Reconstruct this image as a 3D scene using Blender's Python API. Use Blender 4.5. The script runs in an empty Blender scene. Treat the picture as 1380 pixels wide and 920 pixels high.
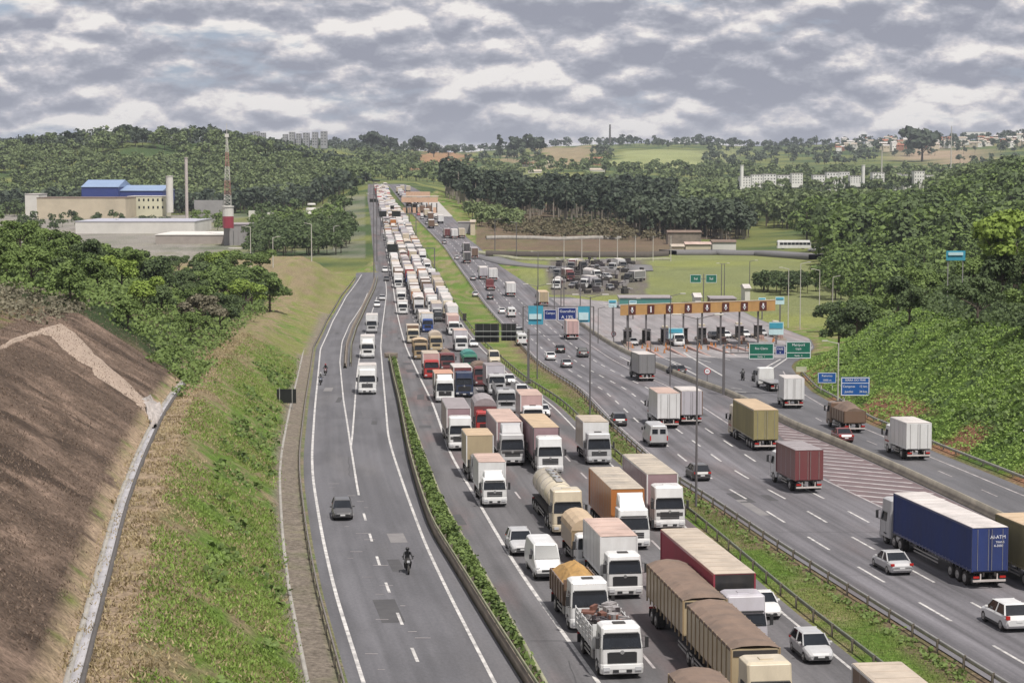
import bpy, bmesh, math, random
import numpy as np
from mathutils import Vector, Matrix
random.seed(7); RNG = np.random.default_rng(7)
SC = bpy.context.scene
COL = SC.collection
# ------------------------------------------------------------------ camera, world, sun, exposure
F = 2600.0; CAMZ = 29.0
TP = 235.0 / F; PITCH = math.atan(TP); CP, SP = math.cos(PITCH), math.sin(PITCH)
cam = bpy.data.cameras.new('camera'); cam.sensor_width = 36; cam.lens = 36 * F / 1380
cam.clip_start = 1; cam.clip_end = 60000
camo = bpy.data.objects.new('camera', cam); COL.objects.link(camo)
camo.location = (0, 0, CAMZ); camo.rotation_euler = (math.pi / 2 - PITCH, 0, 0)
SC.camera = camo
SUN_EL, SUN_AZ = math.radians(62), math.radians(150)      # azimuth measured from +Y towards +X
world = bpy.data.worlds.new('World'); SC.world = world; world.use_nodes = True
def build_world():
    nt = world.node_tree; N = nt.nodes; Lk = nt.links; N.clear()
    def nd(t, **k):
        n = N.new(t)
        for a, b in k.items(): setattr(n, a, b)
        return n
    def mth(op, a, b=None, c=None):
        n = nd('ShaderNodeMath', operation=op)
        for i, v in enumerate((a, b, c)):
            if v is None: continue
            if isinstance(v, (int, float)): n.inputs[i].default_value = v
            else: Lk.new(v, n.inputs[i])
        return n.outputs[0]
    out = nd('ShaderNodeOutputWorld'); bg = nd('ShaderNodeBackground')
    sky = nd('ShaderNodeTexSky', sky_type='NISHITA'); sky.sun_disc = False
    sky.sun_elevation = SUN_EL; sky.sun_rotation = SUN_AZ; sky.altitude = 700; sky.air_density = 1.2; sky.dust_density = 2
    tc = nd('ShaderNodeTexCoord')
    def coords(scale, zs, dz, seed):
        mp = nd('ShaderNodeMapping'); mp.inputs['Location'].default_value = (seed, seed * .7, dz + seed * .3)
        mp.inputs['Scale'].default_value = (scale, scale, scale * zs); Lk.new(tc.outputs['Generated'], mp.inputs['Vector']); return mp.outputs[0]
    def noise(scale, zs, dz, detail, seed, rough=.55):
        n = nd('ShaderNodeTexNoise'); n.inputs['Scale'].default_value = 1; n.inputs['Detail'].default_value = detail; n.inputs['Roughness'].default_value = rough
        Lk.new(coords(scale, zs, dz, seed), n.inputs['Vector']); return n
    def puffs(scale, zs, dz, seed):                       # rounded heaps: smooth cellular noise, warped by turbulence
        w = noise(scale * 2.2, zs, dz * 2.2, 4, seed + 3, .6); sc = nd('ShaderNodeVectorMath', operation='SCALE'); sc.inputs['Scale'].default_value = .75; Lk.new(w.outputs['Color'], sc.inputs[0])
        ad = nd('ShaderNodeVectorMath', operation='ADD'); Lk.new(coords(scale, zs, dz, seed), ad.inputs[0]); Lk.new(sc.outputs[0], ad.inputs[1])
        v = nd('ShaderNodeTexVoronoi', feature='F1'); v.inputs['Scale'].default_value = 1
        Lk.new(ad.outputs[0], v.inputs['Vector']); return v.outputs['Distance']
    big = noise(3.2, 4.0, 0, 3, 12.0).outputs['Fac']
    p0 = puffs(11, 3.0, 0, 2.3); p1 = puffs(11, 3.0, .30, 2.3)
    q0 = puffs(34, 2.0, 0, 6.1); q1 = puffs(34, 2.0, .34, 6.1)
    rel = mth('ADD', mth('MULTIPLY', mth('SUBTRACT', p1, p0), RA_), mth('MULTIPLY', mth('SUBTRACT', q1, q0), RB_))
    dens = mth('ADD', mth('MULTIPLY', mth('SUBTRACT', .42, p0), .35), mth('MULTIPLY', mth('SUBTRACT', big, .5), 1.3))
    sp = nd('ShaderNodeSeparateXYZ'); Lk.new(tc.outputs['Generated'], sp.inputs[0])
    low = nd('ShaderNodeMapRange'); low.inputs[1].default_value = 0.0; low.inputs[2].default_value = .07; low.inputs[3].default_value = .13; low.inputs[4].default_value = 0; Lk.new(sp.outputs[2], low.inputs[0])
    sh = mth('ADD', mth('ADD', mth('ADD', rel, dens), .585), low.outputs[0])
    rp = nd('ShaderNodeValToRGB'); cr = rp.color_ramp
    cr.elements[0].position = .08; cr.elements[0].color = (.35, .365, .44, 1)
    cr.elements[1].position = .98; cr.elements[1].color = (1.0, .96, .93, 1)
    for p, c in ((.34, (.43, .445, .515, 1)), (.52, (.54, .545, .61, 1)), (.68, (.68, .66, .7, 1)), (.82, (.85, .81, .81, 1))):
        e = cr.elements.new(p); e.color = c
    Lk.new(sh, rp.inputs[0])
    sc = nd('ShaderNodeVectorMath', operation='SCALE'); sc.inputs['Scale'].default_value = CLOUD_GAIN; Lk.new(rp.outputs[0], sc.inputs[0])
    gapn = noise(7, 3.5, 0, 6, 21.0, .6).outputs['Fac']
    cov = nd('ShaderNodeMapRange'); cov.inputs[1].default_value = .335; cov.inputs[2].default_value = .40; Lk.new(gapn, cov.inputs[0])
    gap = nd('ShaderNodeMix', data_type='RGBA'); gap.inputs[0].default_value = .8; gap.inputs[7].default_value = (.40 * CLOUD_GAIN, .47 * CLOUD_GAIN, .62 * CLOUD_GAIN, 1); Lk.new(sky.outputs[0], gap.inputs[6])
    mx = nd('ShaderNodeMix', data_type='RGBA'); Lk.new(cov.outputs[0], mx.inputs[0]); Lk.new(gap.outputs[2], mx.inputs[6]); Lk.new(sc.outputs[0], mx.inputs[7])
    Lk.new(mx.outputs[2], bg.inputs[0]); bg.inputs[1].default_value = .1; Lk.new(bg.outputs[0], out.inputs[0])
RA_, RB_ = .95, 1.7
CLOUD_GAIN = 8.3
build_world()
sun = bpy.data.lights.new('sun', 'SUN'); sun.energy = 4.6; sun.angle = math.radians(2); sun.color = (1, .95, .88)
suno = bpy.data.objects.new('sun', sun); COL.objects.link(suno); suno.location = (0, 0, 200)
sdir = Vector((math.sin(SUN_AZ) * math.cos(SUN_EL), math.cos(SUN_AZ) * math.cos(SUN_EL), math.sin(SUN_EL)))
suno.rotation_euler = sdir.to_track_quat('Z', 'Y').to_euler()
SC.view_settings.view_transform = 'Standard'; SC.view_settings.look = 'None'
SC.view_settings.exposure = 0.12; SC.view_settings.gamma = 1
SC.cycles.max_bounces = 5; SC.cycles.volume_bounces = 0; SC.cycles.transparent_max_bounces = 6
HAZE = 6.5e-5

# ------------------------------------------------------------------ helpers: tags, materials, meshes
def tag(o, label=None, cat=None, group=None, kind=None):
    if label: o['label'] = label
    if cat: o['category'] = cat
    if group: o['group'] = group
    if kind: o['kind'] = kind
    return o
def thing(name, label, cat, loc=(0, 0, 0), rot=(0, 0, 0), group=None):
    o = bpy.data.objects.new(name, None); COL.objects.link(o); o.empty_display_size = .5
    o.location = loc; o.rotation_euler = rot
    return tag(o, label, cat, group)
def lin(r, g, b):
    f = lambda v: (v / 255 / 12.92) if v <= 10 else ((v / 255 + .055) / 1.055) ** 2.4
    return (f(r), f(g), f(b))
MATS = {}
def mat(name, col, rough=.6, metal=0, dirt=.25, dscale=1.2, bump=0, bscale=30, spec=.4, emit=0, col2=None, trans=0, coat=0):
    if name in MATS: return MATS[name]
    m = bpy.data.materials.new(name); m.use_nodes = True; MATS[name] = m
    nt = m.node_tree; N = nt.nodes; L = nt.links
    p = N['Principled BSDF']; p.inputs['Roughness'].default_value = rough; p.inputs['Metallic'].default_value = metal
    p.inputs['Specular IOR Level'].default_value = spec
    if coat: p.inputs['Coat Weight'].default_value = coat; p.inputs['Coat Roughness'].default_value = .15
    c = (*col, 1); d = (*(col2 or [x * .45 + .02 for x in col]), 1)
    if dirt > 0:
        tc = N.new('ShaderNodeTexCoord'); n = N.new('ShaderNodeTexNoise'); n.inputs['Scale'].default_value = dscale
        n.inputs['Detail'].default_value = 6; n.inputs['Roughness'].default_value = .65
        oi = N.new('ShaderNodeObjectInfo'); ad = N.new('ShaderNodeVectorMath'); ad.operation = 'ADD'
        mu = N.new('ShaderNodeMath'); mu.operation = 'MULTIPLY'; mu.inputs[1].default_value = 40
        mp = N.new('ShaderNodeMapping'); mp.inputs['Scale'].default_value = (1, 1, .3 if name[:6] in ('paint_', 'canvas') else 1); L.new(tc.outputs['Object'], mp.inputs[0])
        L.new(oi.outputs['Random'], mu.inputs[0]); L.new(mp.outputs[0], ad.inputs[0]); L.new(mu.outputs[0], ad.inputs[1])
        L.new(ad.outputs[0], n.inputs['Vector'])
        mr = N.new('ShaderNodeMapRange'); mr.inputs[1].default_value = .38; mr.inputs[2].default_value = .75; mr.inputs[4].default_value = min(1, dirt * 2)
        L.new(n.outputs['Fac'], mr.inputs[0])
        mx = N.new('ShaderNodeMix'); mx.data_type = 'RGBA'; mx.inputs[6].default_value = c; mx.inputs[7].default_value = d
        L.new(mr.outputs[0], mx.inputs[0]); L.new(mx.outputs[2], p.inputs['Base Color'])
    else: p.inputs['Base Color'].default_value = c
    if bump:
        tc = N.new('ShaderNodeTexCoord'); n = N.new('ShaderNodeTexNoise'); n.inputs['Scale'].default_value = bscale; n.inputs['Detail'].default_value = 4
        L.new(tc.outputs['Object'], n.inputs['Vector']); b = N.new('ShaderNodeBump'); b.inputs['Strength'].default_value = bump; b.inputs['Distance'].default_value = .1
        L.new(n.outputs['Fac'], b.inputs['Height']); L.new(b.outputs[0], p.inputs['Normal'])
    if emit: p.inputs['Emission Color'].default_value = c; p.inputs['Emission Strength'].default_value = emit
    return m
def foliage(name, dark, light, pale=None):
    m = bpy.data.materials.new(name); m.use_nodes = True; nt = m.node_tree; N = nt.nodes; L = nt.links
    p = N['Principled BSDF']; p.inputs['Roughness'].default_value = .65; p.inputs['Specular IOR Level'].default_value = .25
    g = N.new('ShaderNodeNewGeometry'); oi = N.new('ShaderNodeObjectInfo')
    n = N.new('ShaderNodeTexNoise'); n.inputs['Scale'].default_value = .16; n.inputs['Detail'].default_value = 3
    L.new(g.outputs['Position'], n.inputs['Vector'])
    s = N.new('ShaderNodeMath'); s.operation = 'MULTIPLY_ADD'; s.inputs[1].default_value = .55
    L.new(g.outputs['Random Per Island'], s.inputs[0]); L.new(n.outputs['Fac'], s.inputs[2])
    s2 = N.new('ShaderNodeMath'); s2.operation = 'MULTIPLY_ADD'; s2.inputs[1].default_value = .3
    L.new(oi.outputs['Random'], s2.inputs[0]); L.new(s.outputs[0], s2.inputs[2])
    r = N.new('ShaderNodeValToRGB'); r.color_ramp.elements[0].position = .45; r.color_ramp.elements[0].color = (*dark, 1)
    r.color_ramp.elements[1].position = 1.15 if not pale else .95; r.color_ramp.elements[1].color = (*light, 1)
    if pale:
        e = r.color_ramp.elements.new(1.0); e.color = (*pale, 1)
    L.new(s2.outputs[0], r.inputs[0]); L.new(r.outputs[0], p.inputs['Base Color'])
    tr = N.new('ShaderNodeBsdfTranslucent'); L.new(r.outputs[0], tr.inputs['Color'])
    ms = N.new('ShaderNodeMixShader'); ms.inputs[0].default_value = .25
    L.new(p.outputs[0], ms.inputs[1]); L.new(tr.outputs[0], ms.inputs[2]); L.new(ms.outputs[0], N['Material Output'].inputs['Surface'])
    return m
class MB:
    def __init__(s): s.v = []; s.f = []; s.m = []
    def add(s, vs, fs, mi=0):
        b = len(s.v); s.v += [tuple(v) for v in vs]; s.f += [tuple(i + b for i in f) for f in fs]; s.m += [mi] * len(fs); return s
    def box(s, cx, cy, cz, sx, sy, sz, mi=0, rz=0):
        hx, hy, hz = sx / 2, sy / 2, sz / 2; c, sn = math.cos(rz), math.sin(rz)
        vs = [(cx + x * c - y * sn, cy + x * sn + y * c, cz + z) for x, y, z in
              ((-hx, -hy, -hz), (hx, -hy, -hz), (hx, hy, -hz), (-hx, hy, -hz), (-hx, -hy, hz), (hx, -hy, hz), (hx, hy, hz), (-hx, hy, hz))]
        return s.add(vs, [(0, 3, 2, 1), (4, 5, 6, 7), (0, 1, 5, 4), (1, 2, 6, 5), (2, 3, 7, 6), (3, 0, 4, 7)], mi)
    def loft(s, secs, mi=0, cap=True, close=True):
        n = len(secs[0]); vs = [p for q in secs for p in q]; fs = []
        for k in range(len(secs) - 1):
            for i in range(n if close else n - 1):
                j = (i + 1) % n; fs.append((k * n + i, k * n + j, (k + 1) * n + j, (k + 1) * n + i))
        if cap: fs.append(tuple(range(n - 1, -1, -1))); fs.append(tuple((len(secs) - 1) * n + i for i in range(n)))
        return s.add(vs, fs, mi)
    def tube(s, p0, p1, r0, r1=None, n=8, mi=0, cap=True):
        r1 = r0 if r1 is None else r1; p0 = Vector(p0); p1 = Vector(p1); d = (p1 - p0).normalized()
        a = d.orthogonal().normalized(); b = d.cross(a)
        ring = lambda p, r: [p + (a * math.cos(t) + b * math.sin(t)) * r for t in [2 * math.pi * i / n for i in range(n)]]
        return s.loft([ring(p0, r0), ring(p1, r1)], mi, cap)
    def quad(s, a, b, c, d, mi=0): return s.add([a, b, c, d], [(0, 1, 2, 3)], mi)
    def slabx(s, pts, x0, x1, mi=0):      # polygon in (y,z) extruded along x
        n = len(pts); vs = [(x0, y, z) for y, z in pts] + [(x1, y, z) for y, z in pts]
        fs = [tuple(range(n)), tuple(range(2 * n - 1, n - 1, -1))] + [(i, i + n, (i + 1) % n + n, (i + 1) % n) for i in range(n)]
        return s.add(vs, fs, mi)
    def mesh(s, name, mats, smooth=False, bevel=0):
        me = bpy.data.meshes.new(name); me.from_pydata(s.v, [], s.f)
        for m in (mats if isinstance(mats, (list, tuple)) else [mats]): me.materials.append(m)
        me.polygons.foreach_set('material_index', s.m)
        bm = bmesh.new(); bm.from_mesh(me); bmesh.ops.recalc_face_normals(bm, faces=bm.faces)
        if bevel: bmesh.ops.bevel(bm, geom=bm.edges, offset=bevel, segments=1, affect='EDGES', clamp_overlap=True)
        bm.to_mesh(me); bm.free()
        if smooth: me.polygons.foreach_set('use_smooth', [True] * len(me.polygons))
        me.update(); return me
def link(name, me, parent=None, loc=None, rot=None):
    o = bpy.data.objects.new(name, me); COL.objects.link(o)
    if parent: o.parent = parent
    if loc is not None: o.location = loc
    if rot is not None: o.rotation_euler = rot
    return o
CACHE = {}
def part(parent, name, key, fn, mats, bevel=0, smooth=False, loc=None, rot=None):
    k = (name, key, tuple(m.name for m in (mats if isinstance(mats, (list, tuple)) else [mats])))
    if k not in CACHE:
        b = MB(); fn(b); CACHE[k] = b.mesh(name, mats, smooth, bevel)
    return link(name, CACHE[k], parent, loc, rot)
def npmesh(name, V, Q, m, smooth=False, cols=None, uv=None):
    me = bpy.data.meshes.new(name); V = np.asarray(V, np.float32); Q = np.asarray(Q, np.int32); n = Q.shape[1]
    me.vertices.add(len(V)); me.vertices.foreach_set('co', V.ravel())
    me.loops.add(Q.size); me.loops.foreach_set('vertex_index', Q.ravel())
    me.polygons.add(len(Q)); me.polygons.foreach_set('loop_start', np.arange(0, Q.size, n, dtype=np.int32))
    me.polygons.foreach_set('loop_total', np.full(len(Q), n, np.int32))
    me.materials.append(m)
    if cols is not None:
        a = me.color_attributes.new('Col', 'FLOAT_COLOR', 'POINT'); c = np.ones((len(V), 4), np.float32); c[:, :3] = cols; a.data.foreach_set('color', c.ravel())
    if uv is not None:
        u = me.uv_layers.new(name='UVMap'); u.data.foreach_set('uv', np.asarray(uv, np.float32)[Q.ravel()].ravel())
    me.update(calc_edges=True); me.validate()
    if smooth: me.polygons.foreach_set('use_smooth', np.ones(len(Q), bool))
    return me
# value noise for vertex relief and ground colour
_H = RNG.random((256, 256))
def vnoise(x, y):
    xi = np.floor(x).astype(int); yi = np.floor(y).astype(int); fx = x - xi; fy = y - yi
    fx = fx * fx * (3 - 2 * fx); fy = fy * fy * (3 - 2 * fy); h = lambda a, b: _H[a & 255, b & 255]
    return (h(xi, yi) * (1 - fx) + h(xi + 1, yi) * fx) * (1 - fy) + (h(xi, yi + 1) * (1 - fx) + h(xi + 1, yi + 1) * fx) * fy
def fbm(x, y, o=4):
    s = 0; a = .5; t = 0
    for i in range(o): s = s + a * vnoise(x + 17.3 * i, y + 9.1 * i); t += a; x = x * 2.03; y = y * 2.03; a *= .5
    return s / t
# ------------------------------------------------------------------ lie of the road corridor
_py = [40, 60, 110, 190, 240, 290, 377, 448, 520, 578, 700, 900, 1100, 1300, 1500, 3000]
_pz = [1.2, 1, .5, -.3, -1.5, -3.5, -6.3, -7.6, -7.6, -7, -4, 3, 10, 16.5, 22, 22]
_fy = np.arange(0, 3200, 2.0); _fz = np.interp(_fy, _py, _pz)
_k = np.exp(-.5 * (np.arange(-30, 31) / 10.0) ** 2); _k /= _k.sum()
_fz = np.convolve(np.pad(_fz, 30, mode='edge'), _k, 'valid')
ROWS = np.concatenate([np.arange(56, 320, 2.0), np.arange(320, 480, 4.0), np.arange(480, 800, 8.0), np.arange(800, 1340, 12.0)])
_rz = np.interp(ROWS, _fy, _fz)
def prof(y): return np.interp(y, ROWS, _rz)
def ray(px, py):
    v = 460 - py; den = F * CP + v * SP
    return (px - 690) / den, (-F * SP + v * CP) / den          # dX/dY, dZ/dY
_sy = np.arange(56, 1330, .5); _sp = prof(_sy)
def at(px, py, off=0):
    kx, kz = ray(px, py); g = CAMZ + kz * _sy - _sp - off
    i = int(np.argmax(g <= 0)) if (g <= 0).any() else len(g) - 1
    i = max(i, 1); t = g[i - 1] / (g[i - 1] - g[i]) if g[i - 1] != g[i] else 0
    y = _sy[i - 1] + .5 * min(max(t, 0), 1)
    return kx * y, y
def atz(px, py, Y):                                            # world x,z of a pixel at known distance
    kx, kz = ray(px, py); return kx * Y, CAMZ + kz * Y
def proj(X, Y, Z):
    dy = Y; dz = Z - CAMZ; d = dy * CP - dz * SP; u = dy * SP + dz * CP
    return 690 + F * X / d, 460 - F * u / d
class Curve:
    def __init__(s, pts, off=0, smooth=6):
        w = sorted([at(px, py, off)[::-1] for px, py in pts]); ys = [a for a, b in w]; xs = [b for a, b in w]
        ys = [ys[0] - 60] + ys; k = (xs[1] - xs[0]) / (ys[2] - ys[1]); xs = [xs[0] - 60 * k] + xs
        s.y1 = ys[-1]; g = np.interp(_sy, ys, xs)
        beyond = _sy > ys[-1]; ks = (xs[-1] - xs[-2]) / (ys[-1] - ys[-2]); g[beyond] = xs[-1] + ks * (_sy[beyond] - ys[-1]) * .5
        o = g.copy()
        for wd in ([smooth] if smooth else []):                # width of the smoothing grows with distance
            n = int(wd * 2); kk = np.exp(-.5 * (np.arange(-3 * n, 3 * n + 1) / n) ** 2); kk /= kk.sum()
            pd = np.concatenate([g[0] - (g[1] - g[0]) * np.arange(3 * n, 0, -1), g, g[-1] + (g[-1] - g[-2]) * np.arange(1, 3 * n + 1)])
            o = np.convolve(pd, kk, 'valid')
        s.g = o
    def __call__(s, y): return np.interp(y, _sy, s.g)
    def slope(s, y): return (s(y + 2) - s(y - 2)) / 4
def mixc(f): return f
LL = Curve([(484, 920), (447, 800), (430, 723), (418, 646), (417, 613), (421.7, 550), (430, 470), (446.7, 433), (465, 400), (480, 380), (489, 366), (497, 345)])
RA = Curve([(667, 920), (610, 810), (573, 733), (547, 663), (530, 613), (523, 587), (517, 517), (513, 467), (515, 441), (519, 411), (521, 395), (520, 380), (514, 368)], smooth=5)
JL = Curve([(807, 920), (697, 766), (606.8, 613), (583, 543), (562, 500), (547, 467), (535, 421), (530, 388), (523, 350), (515, 300), (507, 262), (503, 245)], smooth=8)
JR = Curve([(1175, 920), (1160, 906.7), (1054, 826), (1000, 776), (910, 696), (850, 650), (797, 600), (742, 543), (695, 512), (647, 467), (625, 440), (606, 409), (593, 382), (571, 345), (561, 327), (549.5, 302), (542, 292), (528, 275), (521, 256), (516, 243)], smooth=8)
PB = Curve([(710, 920), (663, 846), (617, 770), (583, 716), (565, 663), (552, 616), (538, 543), (530, 510), (525, 483), (521, 470)], smooth=5)
HK = Curve([(733, 920), (700, 860), (663, 793), (627, 733), (593, 670), (571, 613), (553, 563), (543, 523), (534, 483), (530, 470)], smooth=5)
BL = Curve([(523, 411), (519, 400), (512, 385), (507, 368), (504, 350), (501, 320), (499, 292), (495, 268), (496, 243)], smooth=8)
LD = Curve([(575, 920), (553, 868), (523, 795), (503, 736), (483, 667), (472, 597), (463, 540), (458, 487), (461, 460), (471, 437), (489, 410), (499, 385)], smooth=5)
HL = Curve([(1363, 920), (1160, 795.4), (1040, 722), (933.5, 650), (916, 644), (879, 617), (850, 589.5), (820, 564), (801, 543), (776.6, 517), (752.6, 503), (732, 490), (716, 477.5), (703, 463), (672.7, 431), (647, 401), (633, 380), (612.7, 352), (598, 331), (584, 317), (573, 305.6), (556, 288), (538, 268), (524, 250), (520, 243)], off=.75, smooth=8)
HR = Curve([(1750, 920), (1530, 790), (1380, 718), (1287, 673), (1203, 633), (1120, 597), (1070, 577), (983, 533), (941, 518), (887, 496), (839, 474), (811.7, 458), (781, 436), (760, 418), (738, 402), (715, 385), (690, 369), (672, 357), (659, 346), (646, 333), (629, 320), (618, 301), (602, 285), (590, 272), (560, 254), (545, 243)], smooth=5)
TR = Curve([(2080, 920), (1600, 745), (1380, 657), (1263, 610), (1210, 587), (1167, 570), (1093, 527), (1077, 510), (1066, 494), (1070, 488), (1086, 480), (1098, 468), (1092, 456), (1060, 444), (1012, 425), (1000, 418), (900, 411), (790, 404), (740, 395), (715, 380)], smooth=2)
Y_SPLIT = at(521, 480)[1]; Y_A = at(500, 367)[1]
# ------------------------------------------------------------------ terrain heights
LD_D = np.array([0, 3, 11.3, 14.6, 15.6, 25.5, 32, 45, 70, 120, 250.])
LD_Y = np.array([0, 240, 300, 350, 400, 440, 480, 520, 590, 628, 660.])
LD_H = np.array([[0, .2, 6, 6, 7, 13.5, 15, 18, 21, 24, 26], [0, .2, 6, 6, 7, 13.5, 15, 18, 21, 24, 26], [0, .2, 5.5, 6, 7, 12.5, 15, 19, 23, 25, 25],
    [0, .2, 5, 5.5, 7, 10.5, 12.5, 15, 18, 18, 18], [0, .2, 4, 4.5, 5.5, 7.5, 8.5, 9.5, 10, 10, 10], [0, .2, 3.5, 3.5, 4, 4.2, 4, 4, 4, 4, 4], [0, .3, 4.5, 5, 5.5, 6, 6, 5, 4, 3, 3],
    [0, .3, 6, 7, 8, 8.5, 8.5, 8, 7, 4, 3], [0, .3, 6.5, 8, 8.8, 8.8, 8.5, 8, 6, 2, 2], [0, 0, 0, 0, 0, 0, 0, 0, 0, 0, 0], [0] * 11])
RD_D = np.array([0, 2, 6, 12, 25, 50, 100, 300.])
RD_Y = np.array([0, 300, 340, 380, 430, 480, 660.])
RD_H = np.array([[0, .3, 4, 9.5, 14.5, 17.5, 19, 20], [0, .3, 3.2, 8.5, 14, 17, 19, 20], [0, .2, 1.2, 3.5, 9, 14, 17, 18], [0, 0, 0, .4, 3, 7, 11, 12], [0, 0, 0, 0, 1, 3, 6, 7], [0] * 8, [0] * 8])
FPX = np.array([-700, -200, 0, 150, 300, 430, 500, 560, 620, 700, 800, 900, 1000, 1100, 1250, 1380, 1700, 2200.])
FY = np.array([660, 700, 850, 1100, 1400, 1750, 2000, 2600, 3300, 4200, 5500, 9000.])
FP = np.array([
 [352, 352, 352, 352, 352, 352, 357, 357, 357, 357, 357, 356, 355, 354, 340, 325, 310, 310],
 [350, 350, 350, 350, 350, 350, 347, 347, 347, 345, 345, 347, 349, 349, 337, 320, 305, 305],
 [318, 318, 318, 318, 318, 318, 310, 310, 312, 322, 322, 328, 330, 326, 308, 276, 262, 262],
 [291, 291, 291, 291, 291, 288, 270, 270, 284, 290, 290, 296, 300, 296, 278, 246, 235, 235],
 [283, 283, 283, 283, 283, 272, 248, 247, 264, 274, 276, 279, 280, 274, 264, 238, 228, 228],
 [205, 205, 208, 192, 195, 224, 241, 243, 248, 255, 256, 260, 262, 260, 256, 240, 230, 230],
 [215, 215, 215, 205, 206, 216, 228, 233, 238, 240, 238, 240, 244, 244, 244, 236, 228, 228],
 [200, 200, 200, 202, 202, 204, 212, 216, 219, 219, 218, 219, 227, 228, 228, 221, 212, 212],
 [200, 200, 200, 200, 200, 199, 202, 206, 210, 207, 204, 204, 208, 208, 204, 197, 192, 192],
 [199, 199, 199, 199, 199, 197, 199, 204, 206, 200, 195, 193, 196, 196, 190, 185, 182, 182],
 [215] * 18, [222] * 18])
def bil(ys, xs, T, y, x):
    yi = np.clip(np.searchsorted(ys, y) - 1, 0, len(ys) - 2); xi = np.clip(np.searchsorted(xs, x) - 1, 0, len(xs) - 2)
    fy = np.clip((y - ys[yi]) / (ys[yi + 1] - ys[yi]), 0, 1); fx = np.clip((x - xs[xi]) / (xs[xi + 1] - xs[xi]), 0, 1)
    return (T[yi, xi] * (1 - fx) + T[yi, xi + 1] * fx) * (1 - fy) + (T[yi + 1, xi] * (1 - fx) + T[yi + 1, xi + 1] * fx) * fy
def road_dist(X, Y):
    """0 inside the carriageways, else metres to the side"""
    l = np.where(Y < Y_A, LL(Y), BL(Y)) - X; r = X - np.where(Y < 560, TR(Y), HR(Y))
    return np.maximum(np.maximum(l, r), 0)
def ground(X, Y, rough=True):
    X = np.asarray(X, float); Y = np.asarray(Y, float)
    P = prof(Y); dl = LL(np.minimum(Y, 655)) - X; dr = X - np.maximum(TR(np.minimum(Y, 560)), HR(np.minimum(Y, 655)))
    near = P + np.where(dl > 0, bil(LD_Y, LD_D, LD_H, Y, np.maximum(dl, 0)), 0) + np.where(dr > 0, bil(RD_Y, RD_D, RD_H, Y, np.maximum(dr, 0)), 0)
    pxx = 690 + F * X / np.maximum(Y, 1); fpy = bil(FY, FPX, FP, np.maximum(Y, 660), pxx)
    kz = (-F * SP + (460 - fpy) * CP) / (F * CP + (460 - fpy) * SP); far = CAMZ + kz * Y
    rd = road_dist(X, Y); wr = np.clip(rd / 40, 0, 1); wr = np.where(Y < 1330, wr, 1)
    far = far * wr + np.where(Y < 1330, P, far) * (1 - wr)
    w = np.clip((Y - 600) / 120, 0, 1); w = w * w * (3 - 2 * w); z = near * (1 - w) + far * w
    if rough:
        off = np.clip((np.where(Y < 700, np.maximum(dl - 3, dr - 3), rd)) / 6, 0, 1)
        amp = np.where(Y < 350, .35, np.where(Y < 700, .6, np.clip(Y / 1000, .8, 3.5)))
        sc = np.where(Y < 700, .35, .02)
        z = z + off * amp * ((fbm(X * .35, Y * .35, 3) - .5) * (Y < 700) * 1.0 + (fbm(X * .012 + 5, Y * .012, 4) - .5) * 4 * (Y >= 700) * np.clip((Y - 900) / 600, 0, 1))
    return z
def gz(x, y): return float(ground(np.array([x]), np.array([y]))[0])
def hit(px, py, y0=60, y1=6000):
    """first ground point under a pixel, off-road too"""
    kx, kz = ray(px, py); ys = np.concatenate([np.arange(y0, 800, 1.0), np.arange(800, y1, 6.0)])
    g = CAMZ + kz * ys - ground(kx * ys, ys); i = np.argmax(g <= 0) if (g <= 0).any() else len(ys) - 1
    return kx * ys[i], ys[i], CAMZ + kz * ys[i]
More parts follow.
